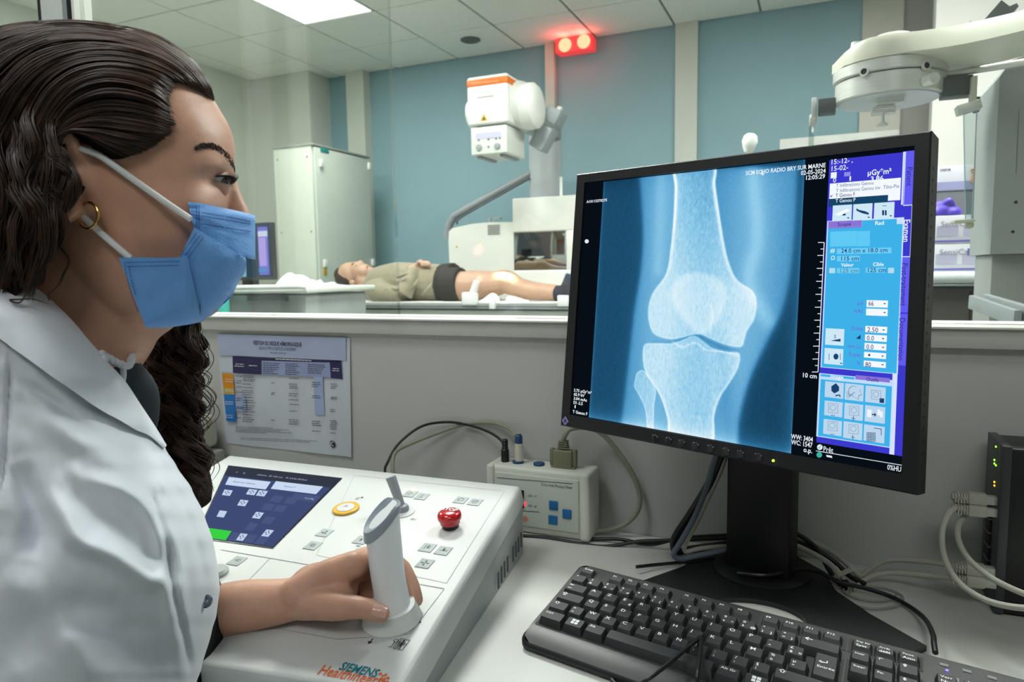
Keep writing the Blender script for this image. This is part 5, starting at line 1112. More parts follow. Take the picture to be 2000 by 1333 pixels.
MB().cyl(((gq.x+g2.x)/2, COLY, 0), ((gq.x+g2.x)/2, COLY, onY(1065, 258, COLY).z), (g2.x-gq.x)/2+.01, None, 28).build('column', M('column_grey', (184, 190, 194), .4), TH)
m = MB(); pa = onY(1075, 232, HY+.3); pb = onY(1055, 292, HY+.3)
A = Matrix.Rotation(math.radians(32), 3, 'Y')
m.box(onY(1084, 228, HY+.36), (.10, .14, .09), .012, A); m.box(onY(1062, 270, HY+.36), (.10, .12, .15), .012, A); m.box2((X1-.12, HY+.3, (Z0+Z1)/2-.10), (X1+.02, COLY-.03, (Z0+Z1)/2-.02), .01); m.build('bracket', eqg, TH)
m = MB().tube([onY(1089, 213, HY+.36), onY(1096, 216, HY+.36)], .02, 10, 3); m.build('bracket_knob', offw, TH)
# slanted support arm
m = MB(); ay = 4.53
m.tube([onY(1045, 333, ay), onY(1020, 350, ay), onY(900, 415, ay), onY(884, 428, ay), onY(876, 446, ay), onY(874, 465, ay)], .028, 14, 6); m.build('support_arm', M('arm_grey', (138, 146, 150), .45), TH)
m = MB(); m.tube([onY(1035, 348, ay-.03), onY(905, 422, ay-.03), onY(892, 438, ay-.03)], .008, 8, 6); m.build('arm_seam', dkg, TH)
# collimator light field on the knee and the red positioning laser: real narrow lamps
kn = pp(986, 555, -.15)
lc = Vector(((C0+C1)/2, HY+.15, CZ0-.02)); dr_ = (kn-lc)
l = area('collimator_light', lc, (.05, .05), 0.75, (1, .84, .36)); l.data.spread = math.radians(10); l.rotation_euler = dr_.to_track_quat('-Z', 'Y').to_euler()
for nm, tgt, pw_, src in (('positioning_laser', onY(941, 551, PY-.12), 2600, Vector((-1.55, 2.0, 1.75))), ('positioning_laser', onY(935, 484, 4.25), 650, Vector((-1.0, 2.2, 2.2)))):
    l = bpy.data.lights.new(nm, 'SPOT'); l.energy = pw_; l.color = (1, .04, .05); l.spot_size = math.radians(1.6); l.spot_blend = .5; l.shadow_soft_size = .002
    o = bpy.data.objects.new(nm, l); o.location = src; o.rotation_euler = (tgt-src).to_track_quat('-Z', 'Y').to_euler(); C.objects.link(o)
# ---- white detector unit and tower behind the table
uy = 4.28; a = onY(877, 448, uy); b = onY(1000, 436, uy)
GU = thing('generator_unit', ((a.x+b.x)/2, uy+.2, 0), 'white rounded machine housing with vent slots behind the man\'s hips', 'machine')
m = MB(); top = [onY(876, 470, uy), onY(877, 452, uy), onY(883, 446, uy), onY(920, 438, uy), onY(950, 434.5, uy), onY(1003, 434, uy)]; poly_ = top+[Vector((top[-1].x, uy, .12)), Vector((top[0].x+.02, uy, .12))]
m.prism(poly_, (0, .17, 0)); m.build('housing', offw, GU, 30)
for r in range(6):
    p = onY(955+(r % 2)*0, 441+r*3.4, uy-.002); MB().box(p+Vector((.035, 0, 0)), (.09, .004, .0055), .002).build('vent_slot', M('vent_grey', (88, 94, 94), .6), GU)
p = onY(892, 482, uy-.001); MB().add([p+Vector((-.01, 0, -.008)), p+Vector((.01, 0, -.008)), p+Vector((0, 0, .01))], [(0, 1, 2)]).build('warning_triangle', M('warn_yellow', (208, 176, 40), .5), GU, 0)
m = MB().cyl(onY(957, 433, uy+.1), onY(957, 426, uy+.1), .012); m.box(onY(972, 427, uy+.1), (.05, .03, .015), .004); m.build('top_fitting', eqg, GU)
MB().box2((a.x+.06, uy+.03, 0), (b.x-.1, uy+.15, .12)).build('plinth', dkg, GU)
dy_ = 4.26; a = onY(1000, 388, dy_); b = onY(1110, 380, dy_); c2 = onY(1000, 455, dy_)
DT = thing('detector_tower', ((a.x+b.x)/2+.05, dy_+.15, 0), 'white box tower with a mirror panel left of the large monitor', 'machine')
MB().box2((a.x, dy_, c2.z+.0), (b.x+.16, dy_+.2, a.z), .010, 3).build('upper_box', offw, DT)
m0_ = onY(1003, 455, dy_+.01); m1q = onY(1107, 527, dy_+.01)
MB().box2((m0_.x, dy_+.012, m1q.z), (m1q.x, dy_+.02, m0_.z), .001).build('mirror_panel', M('mirror', (176, 186, 184), .04, metal=1.0, var=.01), DT)
MB().box2((m0_.x-.012, dy_+.022, m1q.z-.01), (m1q.x+.15, dy_+.19, m0_.z+.01)).build('core', dkg, DT)
MB().box2((m1q.x, dy_+.004, m1q.z-.01), (m1q.x+.15, dy_+.19, m0_.z+.01), .003).build('side_post', offw, DT)
MB().box2((a.x-.002, dy_+.0, .0), (b.x+.16, dy_+.2, m1q.z), .012, 3).build('lower_box', offw, DT)
p = onY(1096, 380, dy_+.1); m = MB().cyl((p.x, dy_+.1, p.z-.02), (p.x, dy_+.1, onY(1096, 346, dy_+.1).z), .0095); m.build('white_rod', M('rod_white', (236, 238, 232), .4), DT)
# ---- red warning lamp high on the wall
ry = 5.27; a = onY(1084, 74, ry); b = onY(1156, 98, ry); zc = CEIL-.03
RL = thing('warning_lamp', ((a.x+b.x)/2, ry+.04, zc-.1), 'red double warning lamp lit under the ceiling', 'lamp')
zlo, zhi = onY(1120, 104, ry).z-.0, CEIL-.012
zlo = min(onY(1084, 104, ry).z, onY(1156, 94, ry).z)
MB().box2((a.x, ry, zlo), (b.x, YB-.002, zhi), .01).build('housing', M('lamp_red_glow', (226, 60, 62), .4, emit=.9), RL)  # red box given emission, standing in for the light of its lamps
for px, py in ((1103.5, 88), (1140, 81)):
    p = onY(px, py, ry-.002); m = MB(); m.sph(p, (.052, .022, .052), 24, 12); m.build('lamp_glass', E('lamp_glow', (255, 120, 90), 5), RL)
    l = bpy.data.lights.new('warning_glow', 'POINT'); l.energy = 1.3; l.color = (1, .07, .06); l.shadow_soft_size = .03; o = bpy.data.objects.new('warning_glow', l); o.location = p+Vector((0, -.06, 0)); C.objects.link(o)
p = onZ(919, 79, CEIL-.012); m = MB().lathe([(.075, .006), (.078, 0), (.066, -.006), (.02, -.01)], p, (0, 0, 1), 32); o = m.build('smoke_detector', M('detector_grey', (96, 102, 98), .6)); tag(o, 'round grey detector set in a ceiling tile', 'detector')
# ---- white round lamp head and wall duct right of the large monitor top
ly = 2.6; p = onY(1464, 280, ly)
WL = thing('swivel_lamp', (p.x, ly, 0), 'small white bulb-shaped lamp head peeking over the monitor', 'lamp')
m = MB().lathe([(.004, -.035), (.014, -.03), (.022, -.012), (.0265, .006), (.022, .024), (.012, .032), (.002, .034)], p, (.12, 0, 1), 24); m.build('lamp_head', M('lamp_white', (232, 234, 230), .35), WL)
m = MB().cyl(p-Vector((0, 0, .028)), Vector((p.x, ly, 0.02)), .010); m.cyl((p.x, ly, 0), (p.x, ly, .02), .15); m.build('stem', offw, WL)
dx0 = onY(1523, 285, 5.2)
WD = MB().box2((dx0.x, 5.18, onY(1523, 300, 5.2).z), (onY(1757, 250, 5.2).x, YB-.061, onY(1523, 273, 5.2).z), .006).build('wall_duct', M('duct_white', (222, 224, 218), .5)); tag(WD, 'white horizontal duct box on the blue wall behind the monitor top', 'duct')
# ================================================================== compression disc on its arm, right
Y3 = 1.75
L0 = onY(1626, 180, Y3); L1 = onY(1850, 180, Y3); dcx = (L0.x+L1.x)/2; R0 = (L1.x-L0.x)/2
zt_ = onY(1738, 133, Y3).z; zm = onY(1738, 157, Y3).z; zb_ = onY(1738, 197, Y3-.0).z
dc = Vector((dcx, Y3+.0, 0))
CD = thing('compression_arm', (dcx+.45, Y3, 0), 'cream arm with a metal disc drum reaching in from the grey pillar', 'x-ray device')
alu = M('brushed_alu', (222, 225, 220), .34, metal=.35, var=.05, stretch=(1, 1, 30)); crea = M('cream_paint', (216, 218, 200), .4, var=.02)
MB().lathe([(R0*.97, 0), (R0*1.0, .002), (R0*1.0, zt_-zm-.003), (R0*.97, zt_-zm)], Vector((dcx, Y3, zm)), (0, 0, 1), 56).build('upper_ring', alu, CD, 40)
MB().lathe([(R0*.92, 0), (R0*.955, .002), (R0*.955, zm-zb_-.004), (R0*.90, zm-zb_-.001)], Vector((dcx, Y3, zb_)), (0, 0, 1), 56).build('drum', alu, CD, 40)
MB().lathe([(R0*.88, -.002), (R0*.88, .002)], Vector((dcx, Y3, zb_)), (0, 0, 1), 48).build('underside', M('pale_metal', (206, 210, 214), .4), CD, 0)
# cream arm: rounded cap over the drum running right and rising
ye = Y3-.20; e0 = onY(2000, 40, ye); e1 = onY(2000, 92, ye)
ca = MB(); topz = onY(1640, 122, Y3).z
sec = []
for i in range(26):
    t = i/25; x = dcx-R0*1.02+(e0.x+.25-(dcx-R0*1.02))*t; 
    yc_ = Y3-(Y3-ye)*(max(0, x-dcx)/(e0.x-dcx))**1.6
    hw = R0*1.02*math.sqrt(max(.0004, 1-((dcx-x)/(R0*1.02))**2)) if x < dcx else R0*1.02-.10*(x-dcx)**1.5
    kx_ = (max(0, x-dcx)/(e0.x-dcx))**1.2; zt2_ = zt_+.050+(e0.z-zt_-.050)*kx_-(.03*(1-min(1, (x-(dcx-R0))/.05)) if x < dcx-R0+.05 else 0)
    zb2_ = zt_-.001+(e1.z-zt_)*(max(0, x-dcx-.03)/(e0.x-dcx))
    prof = [(-1, .0), (-1, .55), (-.92, .85), (-.6, 1), (.6, 1), (.92, .85), (1, .55), (1, 0)]
    sec.append([Vector((x, yc_+a_*hw, zb2_+(zt2_-zb2_)*b_2)) for a_, b_2 in prof])
ca.grid(sec, True); ca.add(sec[0], [tuple(range(8))]); ca.add(sec[-1], [tuple(range(8))]); ca.build('arm_cover', crea, CD, 40)
p = onY(1735, 82, Y3); MB().lathe([(.038, -.01), (.040, .004), (.034, .014), (.01, .018)], Vector((dcx+.005, Y3, zt_+.052)), (0, 0, 1), 28).build('top_cap', crea, CD)
MB().lathe([(.012, 0), (.010, .012)], Vector((dcx-R0*.6, Y3-.02, zt_+.045)), (0, 0, 1), 14).build('top_screw', alu, CD)
def onDrum(px, r_=R0*1.0):
    d = D(px, 150); t0 = d.y and 1; a_ = d.x**2+d.y**2; b_2 = -2*(d.x*dcx+d.y*Y3); c_2 = dcx**2+Y3**2-r_**2; t = (-b_2-math.sqrt(max(0, b_2*b_2-4*a_*c_2)))/(2*a_); return d.x*t, d.y*t
for px, py in ((1688, 140), (1808, 128)):
    x, y = onDrum(px); z = CAMZ+D(px, py).z*(y/D(px, py).y); nn = Vector((x-dcx, y-Y3, 0)).normalized(); c = Vector((x, y, z))
    MB().lathe([(.0095, -.002), (.0095, .003), (.0065, .003), (.006, -.001)], c, nn, 24).build('socket_ring', alu, CD); MB().lathe([(.0062, 0), (.006, .0018)], c, nn, 18).build('socket_hole', M('hole_dark', (14, 16, 14), .7), CD)
x, y = onDrum(1810); py = 158; z = CAMZ+D(1810, py).z*(y/D(1810, py).y); nn = Vector((x-dcx, y-Y3, 0)).normalized(); c = Vector((x, y, z)); MB().cyl(c-nn*.004, c+nn*.022, .0105, .0115, 22).build('clamp_knob', alu, CD)
MB().box((dcx-.0, Y3-.05, zb_-.008), (.05, .03, .018), .002).build('underside_clamp', alu, CD); 
m = MB().box((dcx-.01, Y3-.03, zb_-.026), (.045, .04, .012), .002); m.cyl((dcx-.012, Y3-.04, zb_-.03), (dcx-.012, Y3-.04, zb_-.05), .004); m.lathe([(.012, -.058), (.010, -.054), (.005, -.050)], (dcx-.012, Y3-.04, zb_), (0, 0, 1), 20); m.build('clamp_screw', alu, CD)
a = onY(1598, 197, Y3); b = onY(1632, 222, Y3); MB().box2((a.x, Y3-.02, b.z), (b.x, Y3+.02, a.z), .002).build('side_block', dkg, CD)
p = onY(1590, 213, Y3); m = MB().box((p.x, Y3, p.z), (.010, .03, .045), .002); m.box(onY(1588, 236, Y3), (.016, .024, .028), .005); m.build('clip', alu, CD)
cg = glass('acrylic', (.80, .86, .86), .08, gain=2.5)
a = onY(1585, 240, Y3); b = onY(1590, 300, Y3); MB().box2((a.x-.005, Y3-.01, b.z-.06), (a.x+.006, Y3+.01, a.z), .001).build('acrylic_strip', cg, CD)
a = onY(1838, 152, Y3-.02); b = onY(1896, 188, Y3-.02); MB().box2((a.x, Y3-.04, b.z), (b.x, Y3, a.z-.004), .002).build('side_block', dkg, CD)
a = onY(1895, 153, Y3-.04); b = onY(1903, 215, Y3-.04); MB().box2((a.x, Y3-.06, b.z), (b.x, Y3-.03, a.z), .001).build('hanging_bar', crea, CD)
A = Matrix.Rotation(math.radians(-14), 3, 'Y'); MB().box(onY(1891, 211, Y3-.06), (.042, .03, .018), .002, A).build('bar_clamp', alu, CD); MB().box(onY(1907, 205, Y3-.03), (.010, .02, .03), .002).build('bar_clamp', dkg, CD)
def pq3(px, py): return onY(px, py, Y3-.06)
m = MB().prism([pq3(1883, 214), pq3(1909, 212), pq3(1901, 432), pq3(1887, 436)], (0, .012, 0)); m.build('acrylic_paddle', cg, CD, 0)
m = MB().box(pq3(1880, 433), (.036, .05, .006), .002); m.box(pq3(1893, 440), (.014, .02, .014), .004); m.build('paddle_foot', M('foot_pale', (206, 210, 192), .4), CD)
for py, y_ in ((126, Y3+.03), (146, Y3-.02)): MB().cyl(onY(1848, py, y_), onY(1848, py, y_)+Vector((.24, -.06, 0)), .007, None, 14).build('guide_rod', alu, CD)
# pillar
p0 = onY(1953, 150, 1.72); p1 = onY(1934, 497, 1.72); px_ = p0.x
m = MB(); zs = p1.z
m.prism([(onY(1953, 150, 1.72).x-.0, 1.72, p0.z), (onY(1975, 118, 1.72).x, 1.72, onY(1975, 118, 1.72).z), (px_+.4, 1.72, onY(1975, 118, 1.72).z+.1), (px_+.4, 1.72, zs), (p1.x, 1.72, zs)], (0, .22, 0)); PM = M('pillar_grey', (158, 164, 162), .5, var=.05, scale=4)
m.build('upper_sleeve', PM, CD, 0)
p2 = onY(1939, 500, 1.74); MB().box2((p2.x, 1.75, 0), (px_+.38, 1.92, zs), .004).build('lower_column', M('pillar_dull', (146, 150, 146), .5, var=.1, scale=3), CD)
for px, py in ((1984, 395), (1978, 453)): MB().lathe([(.003, 0), (.003, .001)], onY(px, py, 1.7195), (0, -1, 0), 10).build('screw_hole', M('hole_dark', (14, 16, 14), .7), CD)
m = MB(); m.add([onY(1990, 212, 1.7193), onY(1991, 212, 1.7193), onY(1985, 340, 1.7193), onY(1984, 340, 1.7193)], [(0, 1, 2, 3)]); m.build('groove', dkg, CD, 0)
m = MB().prism([onY(1912, 50, 1.6), onY(1956, 0, 1.6), onY(1972, 12, 1.6), onY(1986, 6, 1.6), onY(1990, 12, 1.6), onY(1958, 45, 1.6)], (0, .10, 0)); m.build('sheet_bracket', dkg, CD, 0)
m = MB().tube([onY(1878, 58, 1.62), onY(1884, 52, 1.62), onY(1893, 50, 1.62), onY(1893, 42, 1.62)], .004, 8, 4); m.build('cable_hook', offw, CD)
for a_, b_2 in (((1898, 590), (1988, 622)), ((1925, 588), (2010, 614))):
    q0 = onY(*a_, 1.55); q1 = onY(*b_2, 1.35); m = MB(); dv = (q1-q0); A_ = Matrix((dv.normalized(), Vector((0, 0, 1)).cross(dv.normalized()).normalized(), dv.normalized().cross(Vector((0, 0, 1)).cross(dv.normalized()).normalized()))).transposed()
    m.box((q0+q1)/2, (dv.length, .012, .026), .002, A_); m.build('foot_rail', eqg, CD)
MB().cyl((px_+.15, 1.5, 0), (px_+.15, 1.5, .9), .02).build('rail_post', dkg, CD)
# ---- dark cupboard with glove boxes
GY = 2.6; gz = onY(1880, 556, GY-.12).z; gx = .05
DC = thing('low_cupboard', (.6, 2.75, 0), 'dark cupboard carrying the glove boxes, behind the large monitor', 'cupboard')
MB().box2((gx, GY-.10, .08), (1.5, 3.1, gz-.006), .005).build('body', M('cupboard_dark', (62, 60, 56), .5, var=.05), DC)
MB().box2((gx-.01, GY-.115, gz-.006), (1.51, 3.1, gz), .002).build('top', M('cupboard_top', (120, 126, 126), .4), DC)
for x_ in (.42, .80, 1.2): MB().box2((x_, GY-.103, .1), (x_+.006, GY-.098, gz-.02)).build('door_gap', M('gap_black', (14, 14, 14), .7), DC)
MB().box2((gx+.02, GY-.06, 0), (1.48, 3.05, .08)).build('plinth', dkg, DC)
TW = tag(MB().box2((.20, GY-.105, gz), (onY(1936, 545, GY-.1).x+.08, GY+.12, onY(1880, 531, GY-.1).z), .016, 4).build('folded_towel', M('towel_white', (206, 216, 214), .85, bump=.3, bscale=100)), 'folded pale towel under the stacked glove boxes', 'towel')
gb = M('glove_box_white', (212, 214, 220), .5, var=.02); vio = M('print_violet', (98, 92, 168), .5); gry = M('print_greyviolet', (170, 168, 190), .5)
def gbox(name, y0, y1, label, kind, tl_='SensiCare'):
    zt2_ = onY(1880, y0, GY).z; zb2_ = onY(1880, y1, GY).z; xr = onY(1938, (y0+y1)/2, GY).x+.04; xl = xr-.27
    o = thing(name, ((xl+xr)/2, GY+.06, zb2_), label, 'box', 'glove boxes stacked on the dark cupboard')
    return o, xl, xr, zt2_, zb2_
zprev = onY(1880, 531, GY-.1).z
H1 = abs(onY(1880, 422, GY).z-onY(1880, 477, GY).z)
for k in range(2):
    zb2_ = zprev+k*(H1+.001); zt2_ = zb2_+H1; xr = onY(1938, 500, GY).x+.03; xl = xr-.28
    o = thing('glove_box', ((xl+xr)/2, GY+.06, zb2_), ['white glove box with violet print, lowest of the stack', 'white glove box with a violet glove poking out of it'][k], 'box', 'glove boxes stacked on the dark cupboard')
    MB().box2((xl, GY, zb2_), (xr, GY+.12, zt2_), .002).build('carton', gb, o)
    m = MB(); m.text('SensiCare', (onY(1837, 440, GY).x, GY-.0015, zt2_-.035), (1, 0, 0), (0, 0, 1), .026, fit=.098, bold=.004); m.build('lettering', M('print_slate', (128, 128, 150), .5), o, 0)['kind'] = 'stuff'
    m = MB(); x_ = onY(1892, 440, GY).x; m.box2((x_, GY-.002, zt2_-.038), (x_+.036, GY, zt2_-.016)); bx_ = m.build('violet_label', vio, o, 0)
    m = MB(); m.text('Silk', (x_+.006, GY-.003, zt2_-.033), (1, 0, 0), (0, 0, 1), .018, fit=.024); m.build('label_lettering', M('print_white', (225, 226, 232), .5), bx_, 0)['kind'] = 'stuff'
    m = MB(); m.box2((xl, GY-.0015, zb2_+.004), (xr, GY, zb2_+.010)); m.build('violet_line', vio, o, 0)
    m = MB(); m.box2((onY(1830, 440, GY).x, GY-.0012, zb2_+.022), (onY(1872, 440, GY).x, GY, zb2_+.055)); m.build('grey_field', gry, o, 0); m = MB(); m.box2((onY(1882, 440, GY).x, GY-.0012, zb2_+.022), (xr-.01, GY, zb2_+.055)); m.build('grey_field', gry, o, 0)
    m = MB(); m.box2((onY(1919, 440, GY).x, GY-.0012, zt2_-.020), (xr-.005, GY, zt2_-.014)); m.build('violet_line', vio, o, 0)
zt3 = zprev+2*(H1+.001)
# violet glove, black dispenser, top box
g0 = onY(1856, 412, GY-.0); m = MB()
m.sph((g0.x-.005, GY+.055, zt3+.018), (.058, .045, .040)); m.sph((g0.x+.03, GY+.04, zt3+.010), (.035, .035, .026)); m.sph((g0.x-.035, GY+.035, zt3+.008), (.035, .03, .03)); m.tube([(g0.x-.01, GY+.03, zt3+.04), (g0.x+.015, GY+.02, zt3+.055), (g0.x+.03, GY+.03, zt3+.03)], .012, 10, 4)
for v_ in m.v: v_.z = max(v_.z, zt3+.001)
for v_ in m.v: v_.x = g0.x-.012+(v_.x-g0.x)*.78; v_.z = zt3+(v_.z-zt3)*.85
o = rm('violet_glove', m, M('glove_violet', (86, 66, 190), .5, var=.12, scale=20), None, .004, 3); tag(o, 'crumpled violet glove sticking up from the upper glove box', 'glove')
xr = onY(1938, 400, GY).x+.03; xl = xr-.28; zz = onY(1880, 372, GY+.14).z
o = thing('black_dispenser', ((xl+xr)/2, GY+.2, zt3), 'black and grey ribbed box behind the violet glove', 'box'); MB().box2((xl, GY+.14, gz+.001), (xr+.02, GY+.30, zz), .003).build('case', M('ribbed_grey', (104, 108, 112), .5, var=.1, scale=120, stretch=(1, 1, 6)), o)
m = MB()
for i in range(9):
    z_ = zz-.016-i*.0105; m.box2((onY(1900+((i*7) % 11), 400, GY+.14).x, GY+.137, z_), (xr+.015, GY+.141, z_+.006))
m.build('black_strip', M('strip_black', (20, 22, 24), .6), o, 0)['kind'] = 'stuff'
z4 = onY(1880, 323, GY+.14).z
o = thing('glove_box', ((xl+xr)/2, GY+.2, zz), 'white glove box with a picture of a hand, topmost of the stack', 'box', 'glove boxes stacked on the dark cupboard')
MB().box2((xl, GY+.138, zz+.001), (xr, GY+.29, z4), .002).build('carton', gb, o)
m = MB(); m.box2((xl, GY+.1365, zz+.004), (xr, GY+.138, zz+.03)); m.build('grey_field', M('print_bluegrey', (150, 152, 186), .5), o, 0)
hp = onY(1918, 342, GY+.136); m = MB()
for a_ in range(5): m.tube([hp, hp+Vector((-.012-.004*a_, 0, .022-.008*a_)), hp+Vector((-.03+.002*a_, 0, .020-.011*a_))], .0045, 6, 3)
m.sph(hp, (.02, .001, .012), 12, 6); m.build('hand_picture', M('print_skin', (220, 150, 110), .5), o)['kind'] = 'stuff'
m = MB(); m.box2((hp.x+.004, GY+.1355, hp.z-.018), (hp.x+.034, GY+.1375, hp.z+.014)); m.build('violet_picture', vio, o, 0)
m = MB(); m.text('care', (onY(1836, 334, GY+.136).x, GY+.1365, onY(1836, 334, GY+.136).z), (1, 0, 0), (0, 0, 1), .012, fit=.03, bold=.02); m.build('lettering', M('print_navy', (44, 40, 84), .35), o, 0)
# ================================================================== network switch and its cables, right end of the desk
sx = .1885; syb, syf = .955, .885; sz1 = onY(1937, 848, .955).z; nb = M('switch_black', (20, 22, 24), .4, var=.1)
NS = thing('network_switch', (sx+.08, .92, DZ), 'black network switch standing on its side at the right edge', 'switch')
MB().box2((sx, syf, DZ+.002), (sx+.20, syb, sz1), .003).build('case', nb, NS)
MB().box2((sx-.003, syf-.002, DZ+.002), (sx+.006, syb+.001, sz1+.002), .001).build('front_frame', M('switch_grey', (54, 58, 60), .4), NS)
def sxp(px, py): return onX(px, py, sx-.0035)
for i in range(5):
    z_ = onX(1950, 1010+i*30, sx).z; p = Vector((sx-.0035, (syb+syf)/2+.004, z_))
    MB().box(p, (.003, .020, .012), .0008).build('port', M('port_dark', (6, 7, 7), .6), NS)
    m = MB().box(p+Vector((-.001, .0, .0085)), (.003, .024, .0016)); m.build('port_edge', M('port_silver', (130, 134, 126), .3, metal=.6), NS)
for px, py, cl in ((1945, 873, 'g'), (1942, 899, 'g'), (1942, 906, 'g'), (1945, 909.5, 'g'), (1942, 942, 'o'), (1942, 949, 'o')):
    MB().sph(sxp(px, py), (.0008, .0012, .0012), 8, 6).build('status_lamp', E('led_green', (140, 255, 60), 3) if cl == 'g' else E('led_amber', (255, 180, 40), 3), NS)
m = MB(); m.text('DGS-108', Vector((sx-.0042, syf+.004, onX(1963, 868, sx).z)), (0, 0, -1), (0, 1, 0), .006, fit=.03); m.build('lettering', M('legend_grey', (120, 126, 130), .5), NS, 0)['kind'] = 'stuff'
wc = M('cable_offwhite', (176, 176, 164), .5, var=.04)
def rj(px, py, pts, label, r=.0031):
    c = onX(px, py, sx-.004); o = thing('network_cable', (c.x, c.y, DZ), label, 'cable', 'pale network cables at the switch')
    MB().box(c+Vector((-.004, 0, 0)), (.012, .0105, .009), .0006).build('plug_tip', M('plug_clear', (186, 190, 180), .2), o)
    MB().box(c+Vector((-.017, 0, 0)), (.018, .012, .0125), .0015).build('plug_boot', wc, o)
    m = MB()
    for i in range(5):
        for s_ in (-1, 1): m.box(c+Vector((-.027-.0028*i, 0, s_*.003)), (.0016, .011, .0042), .0003)
    m.cyl(c+Vector((-.025, 0, 0)), c+Vector((-.041, 0, 0)), .0045, .0038, 12); m.build('strain_relief', wc, o)
    MB().tube([c+Vector((-.040, 0, 0))]+pts, r, 10, 8).build('cord', wc, o)
Yq = lambda px, py, y: onY(px, py, y)
rj(1944, 978, [Yq(1872, 986, .90), Yq(1852, 1005, .88), Yq(1840, 1040, .87), Yq(1845, 1090, .85), Yq(1870, 1135, .83), Yq(1915, 1168, .80), Yq(1970, 1185, .78), Yq(2050, 1192, .76)], 'pale network cable from the topmost plug, sweeping in the widest arc')
rj(1944, 1001, [Yq(1885, 1005, .905), Yq(1872, 1025, .89), Yq(1872, 1055, .87), Yq(1890, 1090, .85), Yq(1930, 1125, .82), Yq(1975, 1150, .80), Yq(2050, 1180, .78)], 'pale network cable from the second plug, arcing inside the widest one')
rj(1940, 1117, [Yq(1860, 1106, .92), Yq(1800, 1097, .93), Yq(1740, 1095, .94), Yq(1706, 1108, .94), Yq(1680, 1128, .93), Yq(1660, 1144, .92)], 'pale network cable from the third plug, the upper of two running left')
rj(1940, 1140, [Yq(1860, 1130, .90), Yq(1800, 1124, .91), Yq(1740, 1120, .92), Yq(1700, 1128, .91), Yq(1675, 1145, .90), Yq(1662, 1160, .89)], 'pale network cable from the lowest plug, lying nearest the desk')
# looped thin pale cables on the desk
def dsk(px, py, z=.003): return onZ(px, py, DZ+z)
def cab(nm, pts, r, mat, label): o = MB().tube(pts, r, 9, 8).build(nm, mat); return tag(o, label, 'cable')
cab('thin_cable', [dsk(1660, 1142), dsk(1634, 1152), dsk(1640, 1166), dsk(1668, 1182), dsk(1710, 1190), dsk(1752, 1184), dsk(1764, 1170), dsk(1752, 1158), dsk(1720, 1148), dsk(1672, 1146), dsk(1664, 1150), dsk(1660, 1158)], .0013, M('thin_pale', (150, 150, 142), .5), 'thin pale cable coiled in a wide oval beside the foot plate')
cab('thin_cable', [dsk(1648, 1144), dsk(1650, 1158), dsk(1676, 1170), dsk(1716, 1175), dsk(1744, 1170), dsk(1750, 1162)], .0012, M('thin_pale', (150, 150, 142), .5), 'thin pale cable forming the inner oval beside the foot plate')
# bundle behind the monitor stand
cab('black_cable', [Yq(1520, 1030, .93), Yq(1545, 1038, .93), Yq(1580, 1058, .93), Yq(1600, 1080, .92), Yq(1614, 1105, .91), Yq(1630, 1130, .90), Yq(1645, 1146, .89), Yq(1652, 1150, .885)], .0028, bcab, 'black cable right of the stand, uppermost of the bundle')
cab('black_cable', [Yq(1520, 1052, .93), Yq(1560, 1062, .93), Yq(1600, 1078, .925), Yq(1630, 1098, .92), Yq(1660, 1126, .91), Yq(1690, 1142, .90)], .0032, bcab, 'black cable right of the stand, between the two pale ones')
cab('black_cable', [Yq(1520, 1058, .925), Yq(1570, 1074, .92), Yq(1610, 1094, .915), Yq(1636, 1118, .905), Yq(1656, 1142, .895)], .003, bcab, 'black cable right of the stand, lowest in the bundle')
cab('pale_cable', [Yq(1510, 1040, .94), Yq(1545, 1048, .94), Yq(1600, 1066, .94), Yq(1640, 1090, .93), Yq(1672, 1120, .92), Yq(1684, 1130, .915)], .0036, wc, 'pale cable at the back of the bundle right of the stand')
cab('pale_cable', [Yq(1510, 1055, .90), Yq(1545, 1063, .90), Yq(1580, 1078, .895), Yq(1615, 1098, .89), Yq(1632, 1114, .885), Yq(1642, 1128, .88)], .0034, wc, 'pale printed cable at the front of the bundle right of the stand')
m = MB().box(Yq(1642, 1122, .90), (.030, .008, .004), .001, Matrix.Rotation(math.radians(-35), 3, 'Y')); m.box(Yq(1642, 1122, .90), (.020, .008, .004), .001, Matrix.Rotation(math.radians(50), 3, 'Y')); tag(m.build('cable_tie', M('tie_white', (196, 198, 190), .4)), 'white cable tie around the bundle right of the stand', 'tie')
# cables hanging behind the monitor, left of the stand
dcab = M('cable_bluegrey', (92, 104, 116), .5)
cab('thick_cable', [Yq(1412, 880, .88), Yq(1402, 905, .88), Yq(1385, 945, .88), Yq(1352, 1000, .88), Yq(1324, 1042, .88), Yq(1316, 1062, .88), Yq(1322, 1078, .885), Yq(1350, 1074, .90), Yq(1420, 1064, .92)], .0052, bcab, 'thick black video cable bending down left of the stand')
cab('video_cable', [Yq(1402, 880, .875), Yq(1392, 910, .875), Yq(1378, 960, .875), Yq(1356, 1012, .872), Yq(1332, 1055, .868), Yq(1316, 1083, .865), Yq(1330, 1092, .87), Yq(1362, 1086, .88), Yq(1420, 1075, .90)], .0036, dcab, 'blue grey video cable bending down left of the stand')
cab('pale_cable', [Yq(1420, 880, .90), Yq(1408, 920, .90), Yq(1385, 970, .90), Yq(1362, 1020, .90), Yq(1340, 1062, .89), Yq(1338, 1078, .89), Yq(1370, 1072, .90), Yq(1430, 1066, .92)], .003, wc, 'pale cable behind the video cables left of the stand')
cab('black_cable', [Yq(1000, 1046, .90), Yq(1060, 1050, .91), Yq(1120, 1060, .91), Yq(1180, 1068, .915), Yq(1250, 1058, .925), Yq(1310, 1056, .93), Yq(1420, 1052, .935)], .0026, bcab, 'black cable along the wall foot passing under the dose meter')
